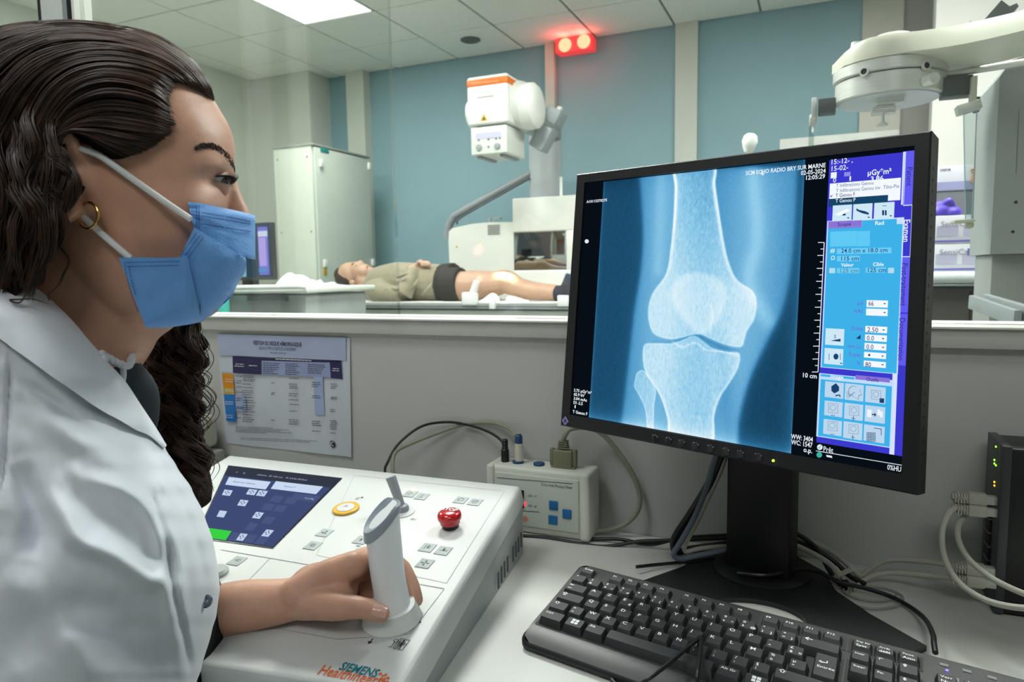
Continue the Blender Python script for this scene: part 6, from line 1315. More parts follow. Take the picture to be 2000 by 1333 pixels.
cab('black_cable', [Yq(1150, 1054, .925), Yq(1210, 1054, .93), Yq(1270, 1064, .93), Yq(1330, 1052, .935), Yq(1420, 1046, .94)], .0026, bcab, 'second black cable at the wall foot, starting right of the dose meter')
cab('black_cable', [dsk(1243, 1108, .01), dsk(1290, 1103, .006), dsk(1345, 1098, .006), dsk(1420, 1090, .006)], .0022, bcab, 'short black cable between keyboard top edge and stand')
# ================================================================== the operator, seated at the console
Z0H = 0.56                                                            # her middle plane, metres in front of the lens plane
def P3(x, y, z): return dep(x, y, z)
zJ = (J0-CAM).dot(-cB)
WM = thing('person', P3(60, 1150, .6)*1.0, 'woman in a white lab coat and blue face mask, one hand on the joystick', 'person')
WM.location.z = 0.46
skin = M('skin', (206, 158, 134), .44, var=.09, scale=38, bump=.12, bscale=900, sss=.18, spec=.45)
def pdist(P, x, y, par=False):
    a = P[:-1]; ab = P[1:]-a; q = np.array([x, y]); t = np.clip(((q-a)*ab).sum(1)/(ab*ab).sum(1), 0, 1); d = a+ab*t[:, None]-q; dd = (d*d).sum(1); i = int(dd.argmin()); return (math.sqrt(dd[i]), (i+t[i])/len(dd)) if par else math.sqrt(dd[i])
# rows of the head: y -> front x, back x, half width
HT = [(58, 230, 120, .012), (64, 262, 60, .030), (78, 300, 20, .048), (100, 335, -10, .060), (130, 372, -30, .068), (165, 400, -42, .073), (190, 415, -46, .075), (215, 430, -48, .076), (240, 445, -48, .0765),
      (262, 454, -46, .0765), (285, 458.5, -43, .0765), (305, 460, -40, .076), (322, 459, -36, .0755), (338, 453, -30, .075), (352, 447.5, -25, .0745), (368, 446, -18, .074), (400, 446, 0, .072), (450, 441, 35, .068), (500, 436, 70, .063), (550, 424, 120, .057), (590, 400, 165, .050), (615, 372, 205, .042), (628, 345, 235, .030), (636, 310, 262, .012)]
def hrow(y): return lerp_table(HT, y)
def near_z(x, y):
    xf, xb, t = hrow(min(635, max(58.5, y))); xm = xb+(xf-xb)*.46
    s = (x-xm)/((xf-xm) if x > xm else (xm-xb)); s = min(1, abs(s))
    return Z0H-t*max(0, 1-s**(2.7 if x > xm else 2.2))**.52
BUMP = [(420, 352, 24, 15, .0085), (428, 322, 26, 9, -.0028), (392, 402, 46, 26, -.0045), (345, 285, 40, 45, .002), (240, 500, 70, 60, -.002), (452, 350, 14, 18, .003), (300, 520, 60, 40, .002)]
def bump(x, y): return sum(a*math.exp(-((x-cx)/sx_)**2-((y-cy)/sy_)**2) for cx, cy, sx_, sy_, a in BUMP)
m = MB(); rows = []; NR = 96
for j in range(NR+1):
    y = 58+(636-58)*j/NR; xf, xb, t = hrow(y); xm = xb+(xf-xb)*.46; r_w = []
    for i in range(72):
        a = 2*PI*i/72; c, s = math.cos(a), math.sin(a)
        x = xm+((xf-xm) if c > 0 else (xm-xb))*math.copysign(abs(c)**(.86), c); e = 2.7 if c > 0 else 2.2
        q = min(1, abs((x-xm)/((xf-xm) if c > 0 else (xm-xb)))); d = t*max(0, 1-q**e)**.52; b2_ = bump(x, y)*min(1, d/.02)
        r_w.append(P3(x, y, Z0H+(-(d-b2_) if s < 0 else (d-b2_))))
    rows.append(r_w)
m.grid(rows, True); m.add(rows[0], [tuple(range(72))]); m.add(rows[-1], [tuple(range(72))[::-1]])
m.tube([P3(444, 338, Z0H), P3(447, 362, Z0H), P3(455, 392, Z0H), P3(464, 415, Z0H), P3(468, 436, Z0H)], lambda t: .0062+.0040*t, 14, 6)
m.sph(P3(466, 444, Z0H), (.010, .012, .010)); m.sph(P3(456, 450, Z0H-.010), (.009, .008, .008)); m.sph(P3(456, 450, Z0H+.010), (.009, .008, .008))
m.sph(P3(436, 522, Z0H), (.010, .014, .014)); m.sph(P3(392, 584, Z0H), (.015, .017, .016))
m.tube([P3(205, 430, Z0H+.012), P3(190, 520, Z0H+.012), P3(155, 620, Z0H+.015), P3(118, 700, Z0H+.02), P3(80, 780, Z0H+.02), P3(50, 900, Z0H+.02)], lambda t: .057+.002*t+.03*max(0, t-.55), 28, 6)
m.tube([P3(300, 560, Z0H+.004), P3(230, 590, Z0H+.006), P3(170, 640, Z0H+.01)], lambda t: .036+.016*t, 20, 5)
# ear (near side)
ez = near_z(140, 350)-.004
for s_ in (1, -1):
    zz_ = ez if s_ > 0 else 2*Z0H-ez; o_ = -.006*s_
    m.tube([P3(160, 335, zz_-o_), P3(150, 295, zz_+o_), P3(136, 270, zz_+o_*1.6), P3(118, 268, zz_+o_*1.8), P3(106, 292, zz_+o_*2), P3(106, 335, zz_+o_*1.8), P3(116, 378, zz_+o_*1.2), P3(132, 405, zz_+o_*.8)], .0042, 12, 6)
    m.tube([P3(128, 395, zz_+o_*.6), P3(142, 412, zz_+o_*.7), P3(152, 424, zz_+o_*.6)], lambda t: .0085-.001*t, 12, 5)
    m.tube([P3(140, 300, zz_-o_*.4), P3(126, 330, zz_-o_*.2), P3(134, 380, zz_-o_*.2)], .009, 12, 5)
    m.sph(P3(160, 352, zz_-o_*.3), (.006, .006, .009))
# trunk, hidden upper arms
m.tube([P3(30, 820, .60), P3(40, 950, .61), P3(50, 1150, .62), P3(40, 1400, .62), P3(40, 1800, .63)], lambda t: .095+.02*t, 24, 5)
m.tube([P3(120, 820, .68), P3(170, 850, .72), P3(230, 1000, .745), P3(300, 1180, .72), P3(330, 1222, .70)], lambda t: .045-.008*t, 16, 6)
m.tube([P3(325, 1222, .70), P3(400, 1205, zJ+.015), P3(470, 1186, zJ+.008), P3(530, 1178, zJ+.004), P3(580, 1170, zJ+.002)], lambda t: .0315-.0120*t**.9, 22, 7)
# left hand
def F(pts, r0, r1, n=14): m.tube([P3(*p) for p in pts], lambda t: r0+(r1-r0)*t, n, 6); m.sph(P3(*pts[-1]), r1*1.0, 14, 10); m.sph(P3(*pts[0]), r0, 14, 10)
wz = zJ+.002
MCP = [(690, 1104, zJ-.004), (690, 1112, zJ+.016), (680, 1128, zJ+.034), (664, 1146, zJ+.048)]
for k, (x, y, z) in enumerate(MCP): F([(582, 1160+k*8, wz-.008+k*.009), ((582+x)/2, (1160+k*8+y)/2-6, (wz-.008+k*.009+z)/2), (x, y, z)], .0165-.001*k, .0135-.0009*k)
m.sph(P3(632, 1146, zJ+.012), (.036, .030, .022)); m.sph(P3(640, 1168, zJ+.004), (.030, .026, .018))
F([MCP[0], (722, 1090, zJ+.016), (757, 1092, zJ+.030), (786, 1112, zJ+.028)], .0128, .0092)
F([(786, 1112, zJ+.028), (802, 1142, zJ+.020), (812, 1172, zJ+.012)], .0092, .0077)
F([MCP[1], (725, 1112, zJ+.034), (762, 1122, zJ+.040), (786, 1146, zJ+.034), (790, 1178, zJ+.026)], .0122, .0080)
F([MCP[2], (715, 1136, zJ+.040), (738, 1150, zJ+.034), (738, 1172, zJ+.024)], .0112, .0078)
F([MCP[3], (692, 1150, zJ+.044), (712, 1160, zJ+.036), (712, 1178, zJ+.026)], .0100, .0070)
F([(592, 1178, zJ-.004), (618, 1180, zJ-.016), (650, 1184, zJ-.026), (668, 1186, zJ-.030)], .0165, .0125)
F([(668, 1186, zJ-.030), (696, 1187, zJ-.034), (716, 1190, zJ-.036)], .0118, .0093); F([(716, 1190, zJ-.036), (732, 1195, zJ-.036), (745, 1199, zJ-.035)], .0098, .0083)
m.sph(P3(655, 1166, zJ-.012), (.020, .016, .014))
BD = rm('body', m, skin, WM, .0026, 4)
# nail
def nail(x, y, z, r, ax):
    mm2 = MB(); c = P3(x, y, z); nrm = (CAM-c).normalized(); e = (P3(x+10, y+ax, z)-c).normalized(); g_ = nrm.cross(e); rows = []
    for j in range(7):
        rows.append([c+e*r*1.15*(i/6*2-1)+g_*r*(j/6*2-1)*(1-.12*((i/6*2-1)**2)) - nrm*(.0032*((j/6*2-1)**2)+.0012*max(0, (i/6*2-1))**2) for i in range(7)])
    mm2.slab(rows, -nrm*.0006); return mm2.build('thumbnail', M('nail', (222, 176, 160), .22, var=.03, spec=.6), WM, 60)
nail(741, 1195, zJ-.0449, .0058, 2.2)
# --- eye
ec = P3(417, 356, near_z(417, 356)+.0185); R3_ = .0118
A_ = Matrix((cR, cU, cB)).transposed()                                # right, up, towards the lens
gaze = (cR*.93-cU*.22+cB*.22).normalized()
eo = MB().sph(ec, R3_, 32, 20).build('eyeball', M('eye_white', (206, 206, 204), .12, var=.03, spec=.6), WM)
m = MB(); m.lathe([(.0001, R3_*1.012), (.0030, R3_*.975), (.0052, R3_*.905), (.0056, R3_*.885)][::-1], ec, gaze, 28); m.build('iris', M('iris_brown', (64, 42, 30), .12, var=.3, scale=900), eo)
m = MB(); m.lathe([(.0026, R3_*.990), (.0001, R3_*1.02)], ec, gaze, 20); m.build('pupil', M('pupil', (6, 5, 5), .08), eo)
def lid(top, r, a0, a1):
    rows = []
    for j in range(9):
        rw = []
        for i in range(19):
            th = math.radians(-58+150*i/18)                         # around the eye, from the inner to the outer corner
            ed = a0*math.sin(PI*min(1, max(0, i/18)))**.8; el = ed+(a1-ed)*j/8 if top else -ed*.55-(a1-ed*.55)*j/8
            e2 = math.radians(el); d_ = (cR*math.cos(th)*math.cos(e2)+cB*math.sin(th)*math.cos(e2)+cU*math.sin(e2))
            rw.append(ec+d_*(r+(.0006 if j == 0 else .0)+.0012*(j/8)))
        rows.append(rw)
    return MB().slab(rows, lambda p: (ec-p).normalized()*.0012)
lid(True, R3_*1.07, 15, 78).build('eyelid', skin, WM, 60); lid(False, R3_*1.05, 17, 70).build('eyelid', skin, WM, 60)
lash = M('lash_black', (18, 13, 11), .6); m = MB()
for i in range(46):
    t = i/45; th = math.radians(-50+128*t); el = math.radians(15*math.sin(PI*(.06+.9*t))**.8)
    d_ = (cR*math.cos(th)*math.cos(el)+cB*math.sin(th)*math.cos(el)+cU*math.sin(el)); p = ec+d_*R3_*1.10
    ln_ = .0062*(.6+.5*math.sin(PI*t)); out = (d_*.75+cR*.5+cU*.12).normalized()
    m.tube([p, p+out*ln_*.6-cU*.0006, p+out*ln_+cU*.0014], lambda q: .00026*(1.05-q), 4, 3)
for i in range(26):
    t = i/25; th = math.radians(-45+115*t); el = -math.radians(10*math.sin(PI*(.06+.9*t))**.8); d_ = (cR*math.cos(th)*math.cos(el)+cB*math.sin(th)*math.cos(el)+cU*math.sin(el)); p = ec+d_*R3_*1.08
    m.tube([p, p+(d_+cR*.3-cU*.5).normalized()*.0022], lambda q: .00018*(1.05-q), 4, 2)
m.tube([ec+(cR*math.cos(math.radians(th))*.97+cB*math.sin(math.radians(th))*.97+cU*.25*math.sin(PI*(th+52)/135)).normalized()*R3_*1.095 for th in range(-48, 80, 8)], .0006, 6, 3)
o = m.build('eyelashes', lash, WM); o['kind'] = 'stuff'
m = MB(); random.seed(11); br = cat([Vector(p) for p in ((384, 292, 0), (402, 286, 0), (424, 289, 0), (443, 303, 0), (455, 322, 0), (458.5, 336, 0))], 12)
for i in range(520):
    t = random.random()**.9; k = t*(len(br)-1); q = br[int(k)]; q2 = br[min(int(k)+1, len(br)-1)]; wv = 7.5*math.sin(PI*(.12+.8*t))**.7
    x = q.x+random.uniform(-.5, .5)*wv; y = q.y+random.uniform(-1, 1)*wv*.75; dx_ = -7-4*t; dy_ = -4+1.5*random.random()-3*t
    z = near_z(min(x, 457), y)+bump(min(x, 457), y)*.8-.0007
    m.tube([P3(x, y, z), P3(x+dx_*.5, y+dy_*.6, z-.0008), P3(x+dx_, y+dy_, z-.0004)], lambda q_: .00022*(1.1-q_), 4, 2)
o = m.build('eyebrow', M('brow_brown', (44, 31, 24), .6), WM); o['kind'] = 'stuff'
# --- earring, necklace
hc_ = P3(173, 421, near_z(170, 424)-.010); m = MB(); m.tube([hc_+(cR*math.cos(a)*.0078+cU*math.sin(a)*.0088+cB*.002*math.cos(a)) for a in [2*PI*i/18 for i in range(18)]], .00105, 10, 3, closed=True); m.build('gold_earring', M('gold', (222, 176, 104), .22, metal=1.0), WM)
m = MB(); random.seed(5)
npth = cat([P3(*p) for p in ((150, 652, .500), (192, 688, .512), (208, 698, .520), (226, 707, .530), (242, 715, .542), (253, 712, .55), (257, 698, .555), (256, 684, .565))], 8)
for i, p in enumerate(npth[10:]): m.sph(p+Vector((random.uniform(-1, 1), random.uniform(-1, 1), random.uniform(-1, 1)))*.0006, .0026+.0004*random.random(), 10, 6)
m.sph(P3(203, 703, .515), (.003, .003, .0045), 10, 6); m.sph(P3(241, 726, .54), (.0022, .0022, .009), 10, 6); o = m.build('necklace', M('bead_white', (206, 208, 214), .35), WM); o['kind'] = 'stuff'
# --- face mask
MRX = [(395, 400), (410, 470), (416, 492), (425, 499), (480, 501), (500, 500), (512, 492), (530, 480), (555, 462), (575, 450), (595, 432), (612, 413), (628, 392), (636, 368), (642, 330)]
def mask_z(x, y):
    xr, = lerp_table(MRX, y); xc = 190; s = min(1, max(0, (x-xc)/(xr-xc))); t = .073-.020*max(0, (y-480)/160)
    return min(Z0H-t*(1-s**2.3)**.5-.003, near_z(min(x, hrow(min(635, y))[0]), y)-.0035) if x < xr else Z0H
mk1 = M('mask_blue', (112, 172, 240), .75, var=.05, scale=25, bump=.25, bscale=500, sheen=.2); FM = MB()
def coons(top, bot, lift, n=26, k=18, name='mask_panel', mir=True):
    T = cat([Vector((x, y, 0)) for x, y in top], 10) if len(top) > 2 else [Vector((top[0][0], top[0][1], 0)).lerp(Vector((top[1][0], top[1][1], 0)), i/20) for i in range(21)]
    B = cat([Vector((x, y, 0)) for x, y in bot], 10) if len(bot) > 2 else [Vector((bot[0][0], bot[0][1], 0)).lerp(Vector((bot[1][0], bot[1][1], 0)), i/20) for i in range(21)]
    def at_(L_, t): q = t*(len(L_)-1); i = min(int(q), len(L_)-2); return L_[i].lerp(L_[i+1], q-i)
    out = []
    for sd in (1, -1) if mir else (1,):
        rows = []
        for j in range(k+1):
            rw = []
            for i in range(n+1):
                p = at_(T, i/n).lerp(at_(B, i/n), j/k); z = mask_z(p.x, p.y)-lift(i/n, j/k, p)
                if sd < 0: z = 2*Z0H-z
                rw.append(P3(p.x, p.y, z))
            rows.append(rw)
        out.append(rows)
    return out
def crum(p, a=.0015): return a*noise.noise(Vector((p.x*.022, p.y*.022, 3)))+a*.5*noise.noise(Vector((p.x*.06, p.y*.06, 8)))
MK = None
m = MB()
for rw in coons([(367, 395), (389, 397), (430, 405), (476, 415), (497, 421)], [(379, 447), (420, 474), (462, 496), (480, 504), (498, 507)], lambda u, v, p: .0012+crum(p)+.0006*math.sin(v*19)*(v < .6)): m.slab(rw, -cB*.0012)
m.build('mask_upper_panel', mk1, WM, 50)
m = MB()
for rw in coons([(379, 445), (420, 470), (455, 490), (470, 499), (480, 512)], [(352, 502), (362, 545), (372, 580), (384, 607), (393, 628)], lambda u, v, p: .0058-.0035*v+crum(p)+.004*math.sin(PI*v)*(u > .0)*(1-abs(u-.5))): m.slab(rw, -cB*.0012)
m.build('mask_middle_panel', mk1, WM, 50)
m = MB()
for rw in coons([(480, 510), (478, 530), (462, 557), (452, 578), (432, 598), (412, 614), (393, 629)], [(379, 446), (392, 470), (402, 500), (398, 545), (394, 575), (392, 600), (391, 628)], lambda u, v, p: .0046+crum(p)): m.slab(rw, -cB*.0012)
m.build('mask_front_fold', mk1, WM, 50)
m = MB()
for rw in coons([(232, 504), (270, 503), (310, 504), (346, 503), (364, 499)], [(285, 641), (310, 641), (335, 639), (362, 635), (393, 629)], lambda u, v, p: .0075+crum(p, .002)+.003*math.exp(-((p.x-362)/7)**2)*(v < .8)): m.slab(rw, -cB*.0012)
m.build('mask_lower_panel', mk1, WM, 50)
# pressed seams: short dark dashes
m = MB()
def dashes(pts, lift, step=4.2, ln=2.6, w_=1.0):
    L_ = [Vector((x, y, 0)) for x, y in pts]
    for a, b in zip(L_, L_[1:]):
        n = int((b-a).length/step); d_ = (b-a).normalized(); g_ = Vector((-d_.y, d_.x, 0))
        for i in range(n):
            p = a+d_*(i+.3)*step; qs = [p-g_*w_, p+d_*ln-g_*w_, p+d_*ln+g_*w_, p+g_*w_]; m.add([P3(q.x, q.y, mask_z(q.x, q.y)-lift) for q in qs], [(0, 1, 2, 3)])
for pts in ([(372, 412), (392, 415), (440, 423), (490, 433)], [(372, 419), (392, 422), (440, 430), (490, 438)], [(391, 437), (440, 445), (492, 453)], [(384, 400), (384, 446)], [(389, 400), (389, 450)]): dashes(pts, .0034, 3.6)
for pts in ([(245, 513), (352, 511)], [(247, 521), (350, 519)], [(243, 512), (247, 540), (258, 580), (270, 610)], [(252, 520), (256, 545), (266, 580)]): dashes(pts, .0100, 4.6)
for pts in ([(358, 505), (392, 458)], [(364, 509), (398, 463)], [(352, 500), (384, 455)]): dashes(pts, .0080, 4.6)
o = m.build('mask_stitching', M('mask_seam', (30, 74, 150), .8), WM, 0); o['kind'] = 'stuff'
lp = M('elastic_white', (226, 228, 230), .7, bump=.2, bscale=900)
def loop(pts, n_): 
    L_ = [P3(x, y, (near_z(x, y) if x < 300 else min(near_z(x, y), mask_z(x, y)))+bump(x, y)-o_) for x, y, o_ in pts]; return MB().tube(L_, .0023, 8, 6).build('ear_loop', lp, WM)
loop([(150, 288, .008), (190, 302, .005), (216, 319, .0045), (262, 352, .0042), (310, 386, .0045), (345, 410, .005), (372, 428, .007)], 1)
loop([(140, 395, .004), (158, 418, .006), (190, 449, .0052), (222, 477, .0065), (256, 506, .012)], 2)
# --- lab coat
CE = [(560, 62), (575, 82), (591, 99), (626, 135), (665, 168), (692, 192), (713, 210), (746, 240), (791, 270), (836, 300), (878, 324), (911, 345), (956, 375), (1006, 399), (1060, 417), (1111, 426), (1148, 429.5), (1202, 423), (1232, 414), (1308, 393), (1333, 384), (1420, 366), (1700, 372), (2050, 392)]
CZ = [(560, .500, .02, 120), (620, .505, .040, 150), (665, .515, .055, 170), (713, .528, .072, 200), (790, .562, .105, 240), (880, .588, .140, 280), (1000, .602, .165, 320), (1150, .605, .175, 350), (1420, .610, .185, 380), (2050, .64, .20, 400)]
FOLD = [([(79, 948), (121, 1000), (157, 1057), (227, 1087), (287, 1127), (327, 1145), (346, 1232), (366, 1323)], -.012, 21), ([(125, 955), (212, 1015), (285, 1090), (318, 1124)], .005, 26), ([(150, 925), (257, 966), (296, 1006), (320, 1051), (328, 1100)], -.012, 17),
        ([(296, 960), (303, 990), (327, 1066), (336, 1142), (360, 1247), (377, 1330)], .011, 7), ([(300, 880), (318, 930), (332, 1000), (348, 1080), (356, 1150), (368, 1210)], -.005, 8), ([(0, 1290), (90, 1215), (170, 1190), (250, 1230), (300, 1330)], .010, 42), ([(0, 1120), (60, 1160), (150, 1270), (200, 1360)], -.006, 34),
        ([(21, 672), (18, 760), (10, 900), (0, 980)], .006, 5), ([(60, 800), (140, 850), (220, 900), (262, 960)], -.007, 26), ([(30, 900), (70, 1000), (60, 1100)], .012, 26), ([(230, 800), (290, 870), (335, 940), (375, 1030), (398, 1120), (404, 1200)], .004, 9), ([(30, 740), (110, 790), (200, 860)], .004, 10)]
XL = [(560, -80), (600, -150), (680, -240), (800, -300), (1000, -330), (2050, -340)]
FP = [(np.array([(p.x, p.y) for p in cat([Vector((x, y, 0)) for x, y in f[0]], 5)]), f[1], f[2]) for f in FOLD]
def coat_z(x, y, folds=True):
    xe, = lerp_table(CE, y); ze, A2, W2 = lerp_table(CZ, y); s = min(1, max(0, (xe-x)/W2)); xl, = lerp_table(XL, y); s2 = min(1, max(0, (x-xl)/(-xl*.9))); z = ze-(A2*(1-(1-s)**2)**.62+.00003*max(0, xe-x-W2))*(1-(1-s2)**2.2)**.5
    if folds:
        k = min(1, max(0, (xe-x)/14))
        for P_, a, w_ in FP:
            d, tp = pdist(P_, x, y, True)
            if d < w_*3: z += k*a*math.exp(-(d/w_)**2)*min(1, 1.3*math.sin(PI*min(.97, max(.03, tp)))**.8)
        z += k*.0014*noise.noise(Vector((x*.012, y*.012, 1)))+k*.0008*noise.noise(Vector((x*.05, y*.03, 4)))
    return z
coatm = M('coat_white', (218, 224, 233), .8, var=.015, scale=10, bump=.12, bscale=1400, sheen=.25)
rows = []; back = []; NX, NY = 104, 150
for j in range(NY+1):
    y = 560+(1420-560)*j/118 if j < 118 else 1420+(2050-1420)*(j-118)/32; xe, = lerp_table(CE, y); ze = lerp_table(CZ, y)[0]; rf = []; rb = []
    for i in range(NX+1):
        x = xe-(xe-lerp_table(XL, y)[0])*(i/NX)**1.15; z = coat_z(x, y); rf.append(P3(x, y, z))
        rb.append(P3(x, y, ze+.012+(ze-coat_z(x, y, False))*.6+(.004 if i else -.008)))
    rows.append(rf[::-1]+rb[1:]); 
m = MB(); m.grid(rows); n_ = len(rows[0]); m.add(rows[0], [tuple(range(n_))]); m.add(rows[-1], [tuple(range(n_))[::-1]])
o = m.build('lab_coat', coatm, WM, 180, fix=True)
# right sleeve seam strip and lapel lying on the coat
O_ = cat([Vector((x, y, 0)) for x, y in ((-30, 545), (20, 553), (62, 562), (99, 591), (135, 626), (168, 665), (192, 692), (210, 713), (240, 746), (270, 791), (300, 836), (322, 872))], 5)
I_ = cat([Vector((x, y, 0)) for x, y in ((-40, 640), (-10, 655), (24, 680), (62, 707), (100, 735), (140, 762), (175, 787), (205, 806), (235, 822), (265, 840), (292, 852), (320, 876))], 5)
rows = []
for j in range(15):
    v = j/14; rw = []
    for i in range(len(O_)):
        p = O_[i].lerp(I_[i], v); p2 = p+Vector((1.2*(1-v), -1.2*(1-v), 0)); z = coat_z(p.x-2, max(562, p.y), False); z = min(z, coat_z(p.x-2, max(562, p.y)))-.0030-.0070*v**2*math.sin(PI*min(.95, i/(len(O_)-1)+.1))-.003*math.sin(PI*v)
        rw.append(P3(p2.x, p2.y, z))
    rows.append(rw)
MB().slab(rows, -cB*.0022).build('lapel', coatm, WM, 60)
# press stud on the front edge
c = P3(401, 1175, coat_z(401, 1175)-.0006); nrm = (cB*.8+cR*.55).normalized()
m = MB().lathe([(.0052, 0), (.0054, .0008), (.0040, .0016), (.0030, .0012), (.0018, .0014), (.0018, .0044), (.0012, .0050)], c, nrm, 24); m.build('press_stud', M('stud_steel', (140, 150, 164), .25, metal=.9), WM)
# dark clothes under the coat: roll at the neckline and dark top below
kn_ = M('knit_dark', (38, 48, 54), .9, var=.12, bump=.4, bscale=700)
m = MB(); m.tube([P3(185, 690, .550), P3(222, 722, .566), P3(252, 750, .578), P3(276, 776, .59), P3(285, 805, .60), P3(280, 860, .61)], lambda t: .014+.004*math.sin(t*5), 14, 6); m.sph(P3(262, 752, .592), (.016, .016, .014)); m.sph(P3(276, 775, .596), (.013, .014, .016))
rm('knit_collar', m, kn_, WM, .003, 2)
m = MB(); m.tube([P3(180, 900, .64), P3(250, 1000, .655), P3(270, 1150, .66), P3(290, 1250, .66), P3(280, 1500, .66)], lambda t: .045+.024*min(1, t*2), 20, 6); m.build('dark_top', M('cloth_black', (14, 17, 22), .9, var=.2), WM)
# trousers and shoes below the desk
trm = M('trouser_dark', (30, 33, 40), .85, var=.15); fw_ = Vector((cR.x, cR.y, 0)).normalized(); sd_ = Vector((-fw_.y, fw_.x, 0)); hip = P3(30, 1990, .66); hip.z = .53
for s_ in (-1, 1):
    m = MB(); h0 = hip+sd_*.10*s_-fw_*.08; kn2 = hip+sd_*.12*s_+fw_*.38; kn2.z = .50; an = kn2+fw_*.03; an.z = .09
    m.tube([h0, h0.lerp(kn2, .5), kn2-fw_*.04, kn2+Vector((0, 0, -.06))+fw_*.01, kn2.lerp(an, .5), an], lambda t: .082-.034*t, 18, 6); m.sph(h0, .082); m.build('trouser_leg', trm, WM)
    MB().sph(an+fw_*.06-Vector((0, 0, .048)), (.13, .045, .038), 24, 12, Matrix((fw_, sd_, Vector((0, 0, 1)))).transposed()).build('shoe', M('shoe_white', (200, 200, 198), .5), WM)
# --- hair: dark core plus thousands of fine strands in locks
hairm = M('hair_brown', (62, 41, 29), .44, var=.5, scale=60, spec=.45)
hcore = M('hair_core', (26, 18, 14), .85, var=.2, scale=300, spec=.15)
HL = [(470, 120), (425, 178), (414, 190), (378, 167), (340, 158), (318, 174), (328, 200), (332, 235), (326, 262), (300, 284), (266, 299), (232, 312), (203, 306), (172, 280), (150, 262), (128, 262), (118, 300), (116, 330), (150, 352), (168, 372), (150, 392), (132, 402), (120, 470), (90, 540), (40, 585), (-300, 600), (-300, -50), (470, -50)]
HLn = np.array(HL, float)
def in_hair(x, y):
    ins = False; n = len(HL)
    for i in range(n):
        (x1, y1), (x2, y2) = HL[i], HL[(i+1) % n]
        if (y1 > y) != (y2 > y) and x < (x2-x1)*(y-y1)/(y2-y1)+x1: ins = not ins
    return ins
def hz(x, y):
    q = 1-(((x-130)/292)**2 if x > 130 else ((130-x)/420)**2)-(((200-y)/155)**2 if y < 200 else 0)
    z = Z0H-.083*math.sqrt(max(.004, q)); return min(z, near_z(max(x, -30), min(640, max(62, y)))-.003) if y < 420 else z
rows = []
for j in range(140):
    y = 46+(585-46)*(j/139)
    top_x = lerp_table([(46, 175), (50, 215), (56, 245), (66, 275), (80, 303), (92, 323), (110, 348), (130, 373), (150, 391), (165, 402), (188, 415), (240, 440), (300, 430), (330, 240), (360, 190), (400, 150), (430, 128), (500, 108), (560, 60), (585, 30)], y)[0]; lx = lerp_table([(46, 60), (52, 20), (62, -20), (80, -60), (120, -95), (250, -120), (585, -120)], y)[0]
    rw = []
    for i in range(130):
        a = 2*PI*i/130; xm = (top_x+lx)/2; x = xm+(top_x-xm)*math.copysign(abs(math.cos(a))**.8, math.cos(a)); q = abs((x-xm)/(top_x-xm)); near = hz(x, y)
        tz_ = (Z0H-near)*(1 if q < .93 else max(0, (1-q)/.07)**.5)
        ok = in_hair(x, y); dh_ = pdist(HLn[:24], x, y)
        off = .004*min(1, dh_/12) if ok else -.0005-.014*min(1, dh_/9)
        if math.sin(a) < 0: z = Z0H-tz_-off*(1 if q < .95 else 0)
        else: z = Z0H+tz_+(.004 if (in_hair(x, y) or y < 190) else -.014)*(1 if q < .95 else 0)
        if not ok and q > .9: x = xm+(x-xm)*.9
        rw.append(P3(x, y, z))
    rows.append(rw)
m = MB(); m.grid(rows, True); m.add(rows[0], [tuple(range(130))]); m.add(rows[-1], [tuple(range(130))]); HC = m.build('hair', hcore, WM, 180)
class Strands:
    def __init__(s): s.v = []; s.f = []; s.n = 0
    def add(s, P, r):                                                 # P (m,3) world, r (m,)
        T = np.gradient(P, axis=0); T /= np.linalg.norm(T, axis=1)[:, None]+1e-9; bk = np.array(cB)
        E_ = np.cross(T, bk); E_ /= np.linalg.norm(E_, axis=1)[:, None]+1e-9; G = np.cross(T, E_); m_ = len(P)
        ring_ = np.stack([P+E_*r[:, None], P-E_*(r*.5)[:, None]+G*(r*.87)[:, None], P-E_*(r*.5)[:, None]-G*(r*.87)[:, None]], 1)
        s.v.append(ring_.reshape(-1, 3)); i = np.arange(m_-1)[:, None]*3+s.n; j = np.arange(3)[None, :]; k = (j+1) % 3
        s.f.append(np.stack([i+j, i+k, i+3+k, i+3+j], -1).reshape(-1, 4)); s.n += m_*3
    def build(s, name, mat, parent):
        V_ = np.concatenate(s.v)-np.array(wloc(parent)); F_ = np.concatenate(s.f).astype(np.int32); me = bpy.data.meshes.new(name)
        me.vertices.add(len(V_)); me.vertices.foreach_set('co', V_.reshape(-1)); me.loops.add(F_.size); me.loops.foreach_set('vertex_index', F_.reshape(-1)); me.polygons.add(len(F_))
        me.polygons.foreach_set('loop_start', np.arange(0, F_.size, 4, dtype=np.int32)); me.polygons.foreach_set('loop_total', np.full(len(F_), 4, np.int32)); me.update(calc_edges=True)
        me.polygons.foreach_set('use_smooth', [True]*len(F_)); me.materials.append(mat); o = bpy.data.objects.new(name, me); C.objects.link(o); o.parent = parent; o['kind'] = 'stuff'; return o
camA = np.array(CAM); RWn = np.array(RW)
def to_world(X, Y, Z): ray = np.stack([(X-1000)/FPX, (Y-666.5)/FPX, np.ones_like(X)], -1)*Z[:, None]; return camA+ray@RWn.T
def npcat(pts, m_): L_ = cat([Vector((p[0], p[1], p[2] if len(p) > 2 else 0)) for p in pts], 8); A2 = np.array([tuple(p) for p in L_]); t = np.linspace(0, len(A2)-1, m_); i = np.minimum(t.astype(int), len(A2)-2); return A2[i]+(A2[i+1]-A2[i])*(t-i)[:, None]
rg = np.random.default_rng(12); ST = Strands(); MM = 34
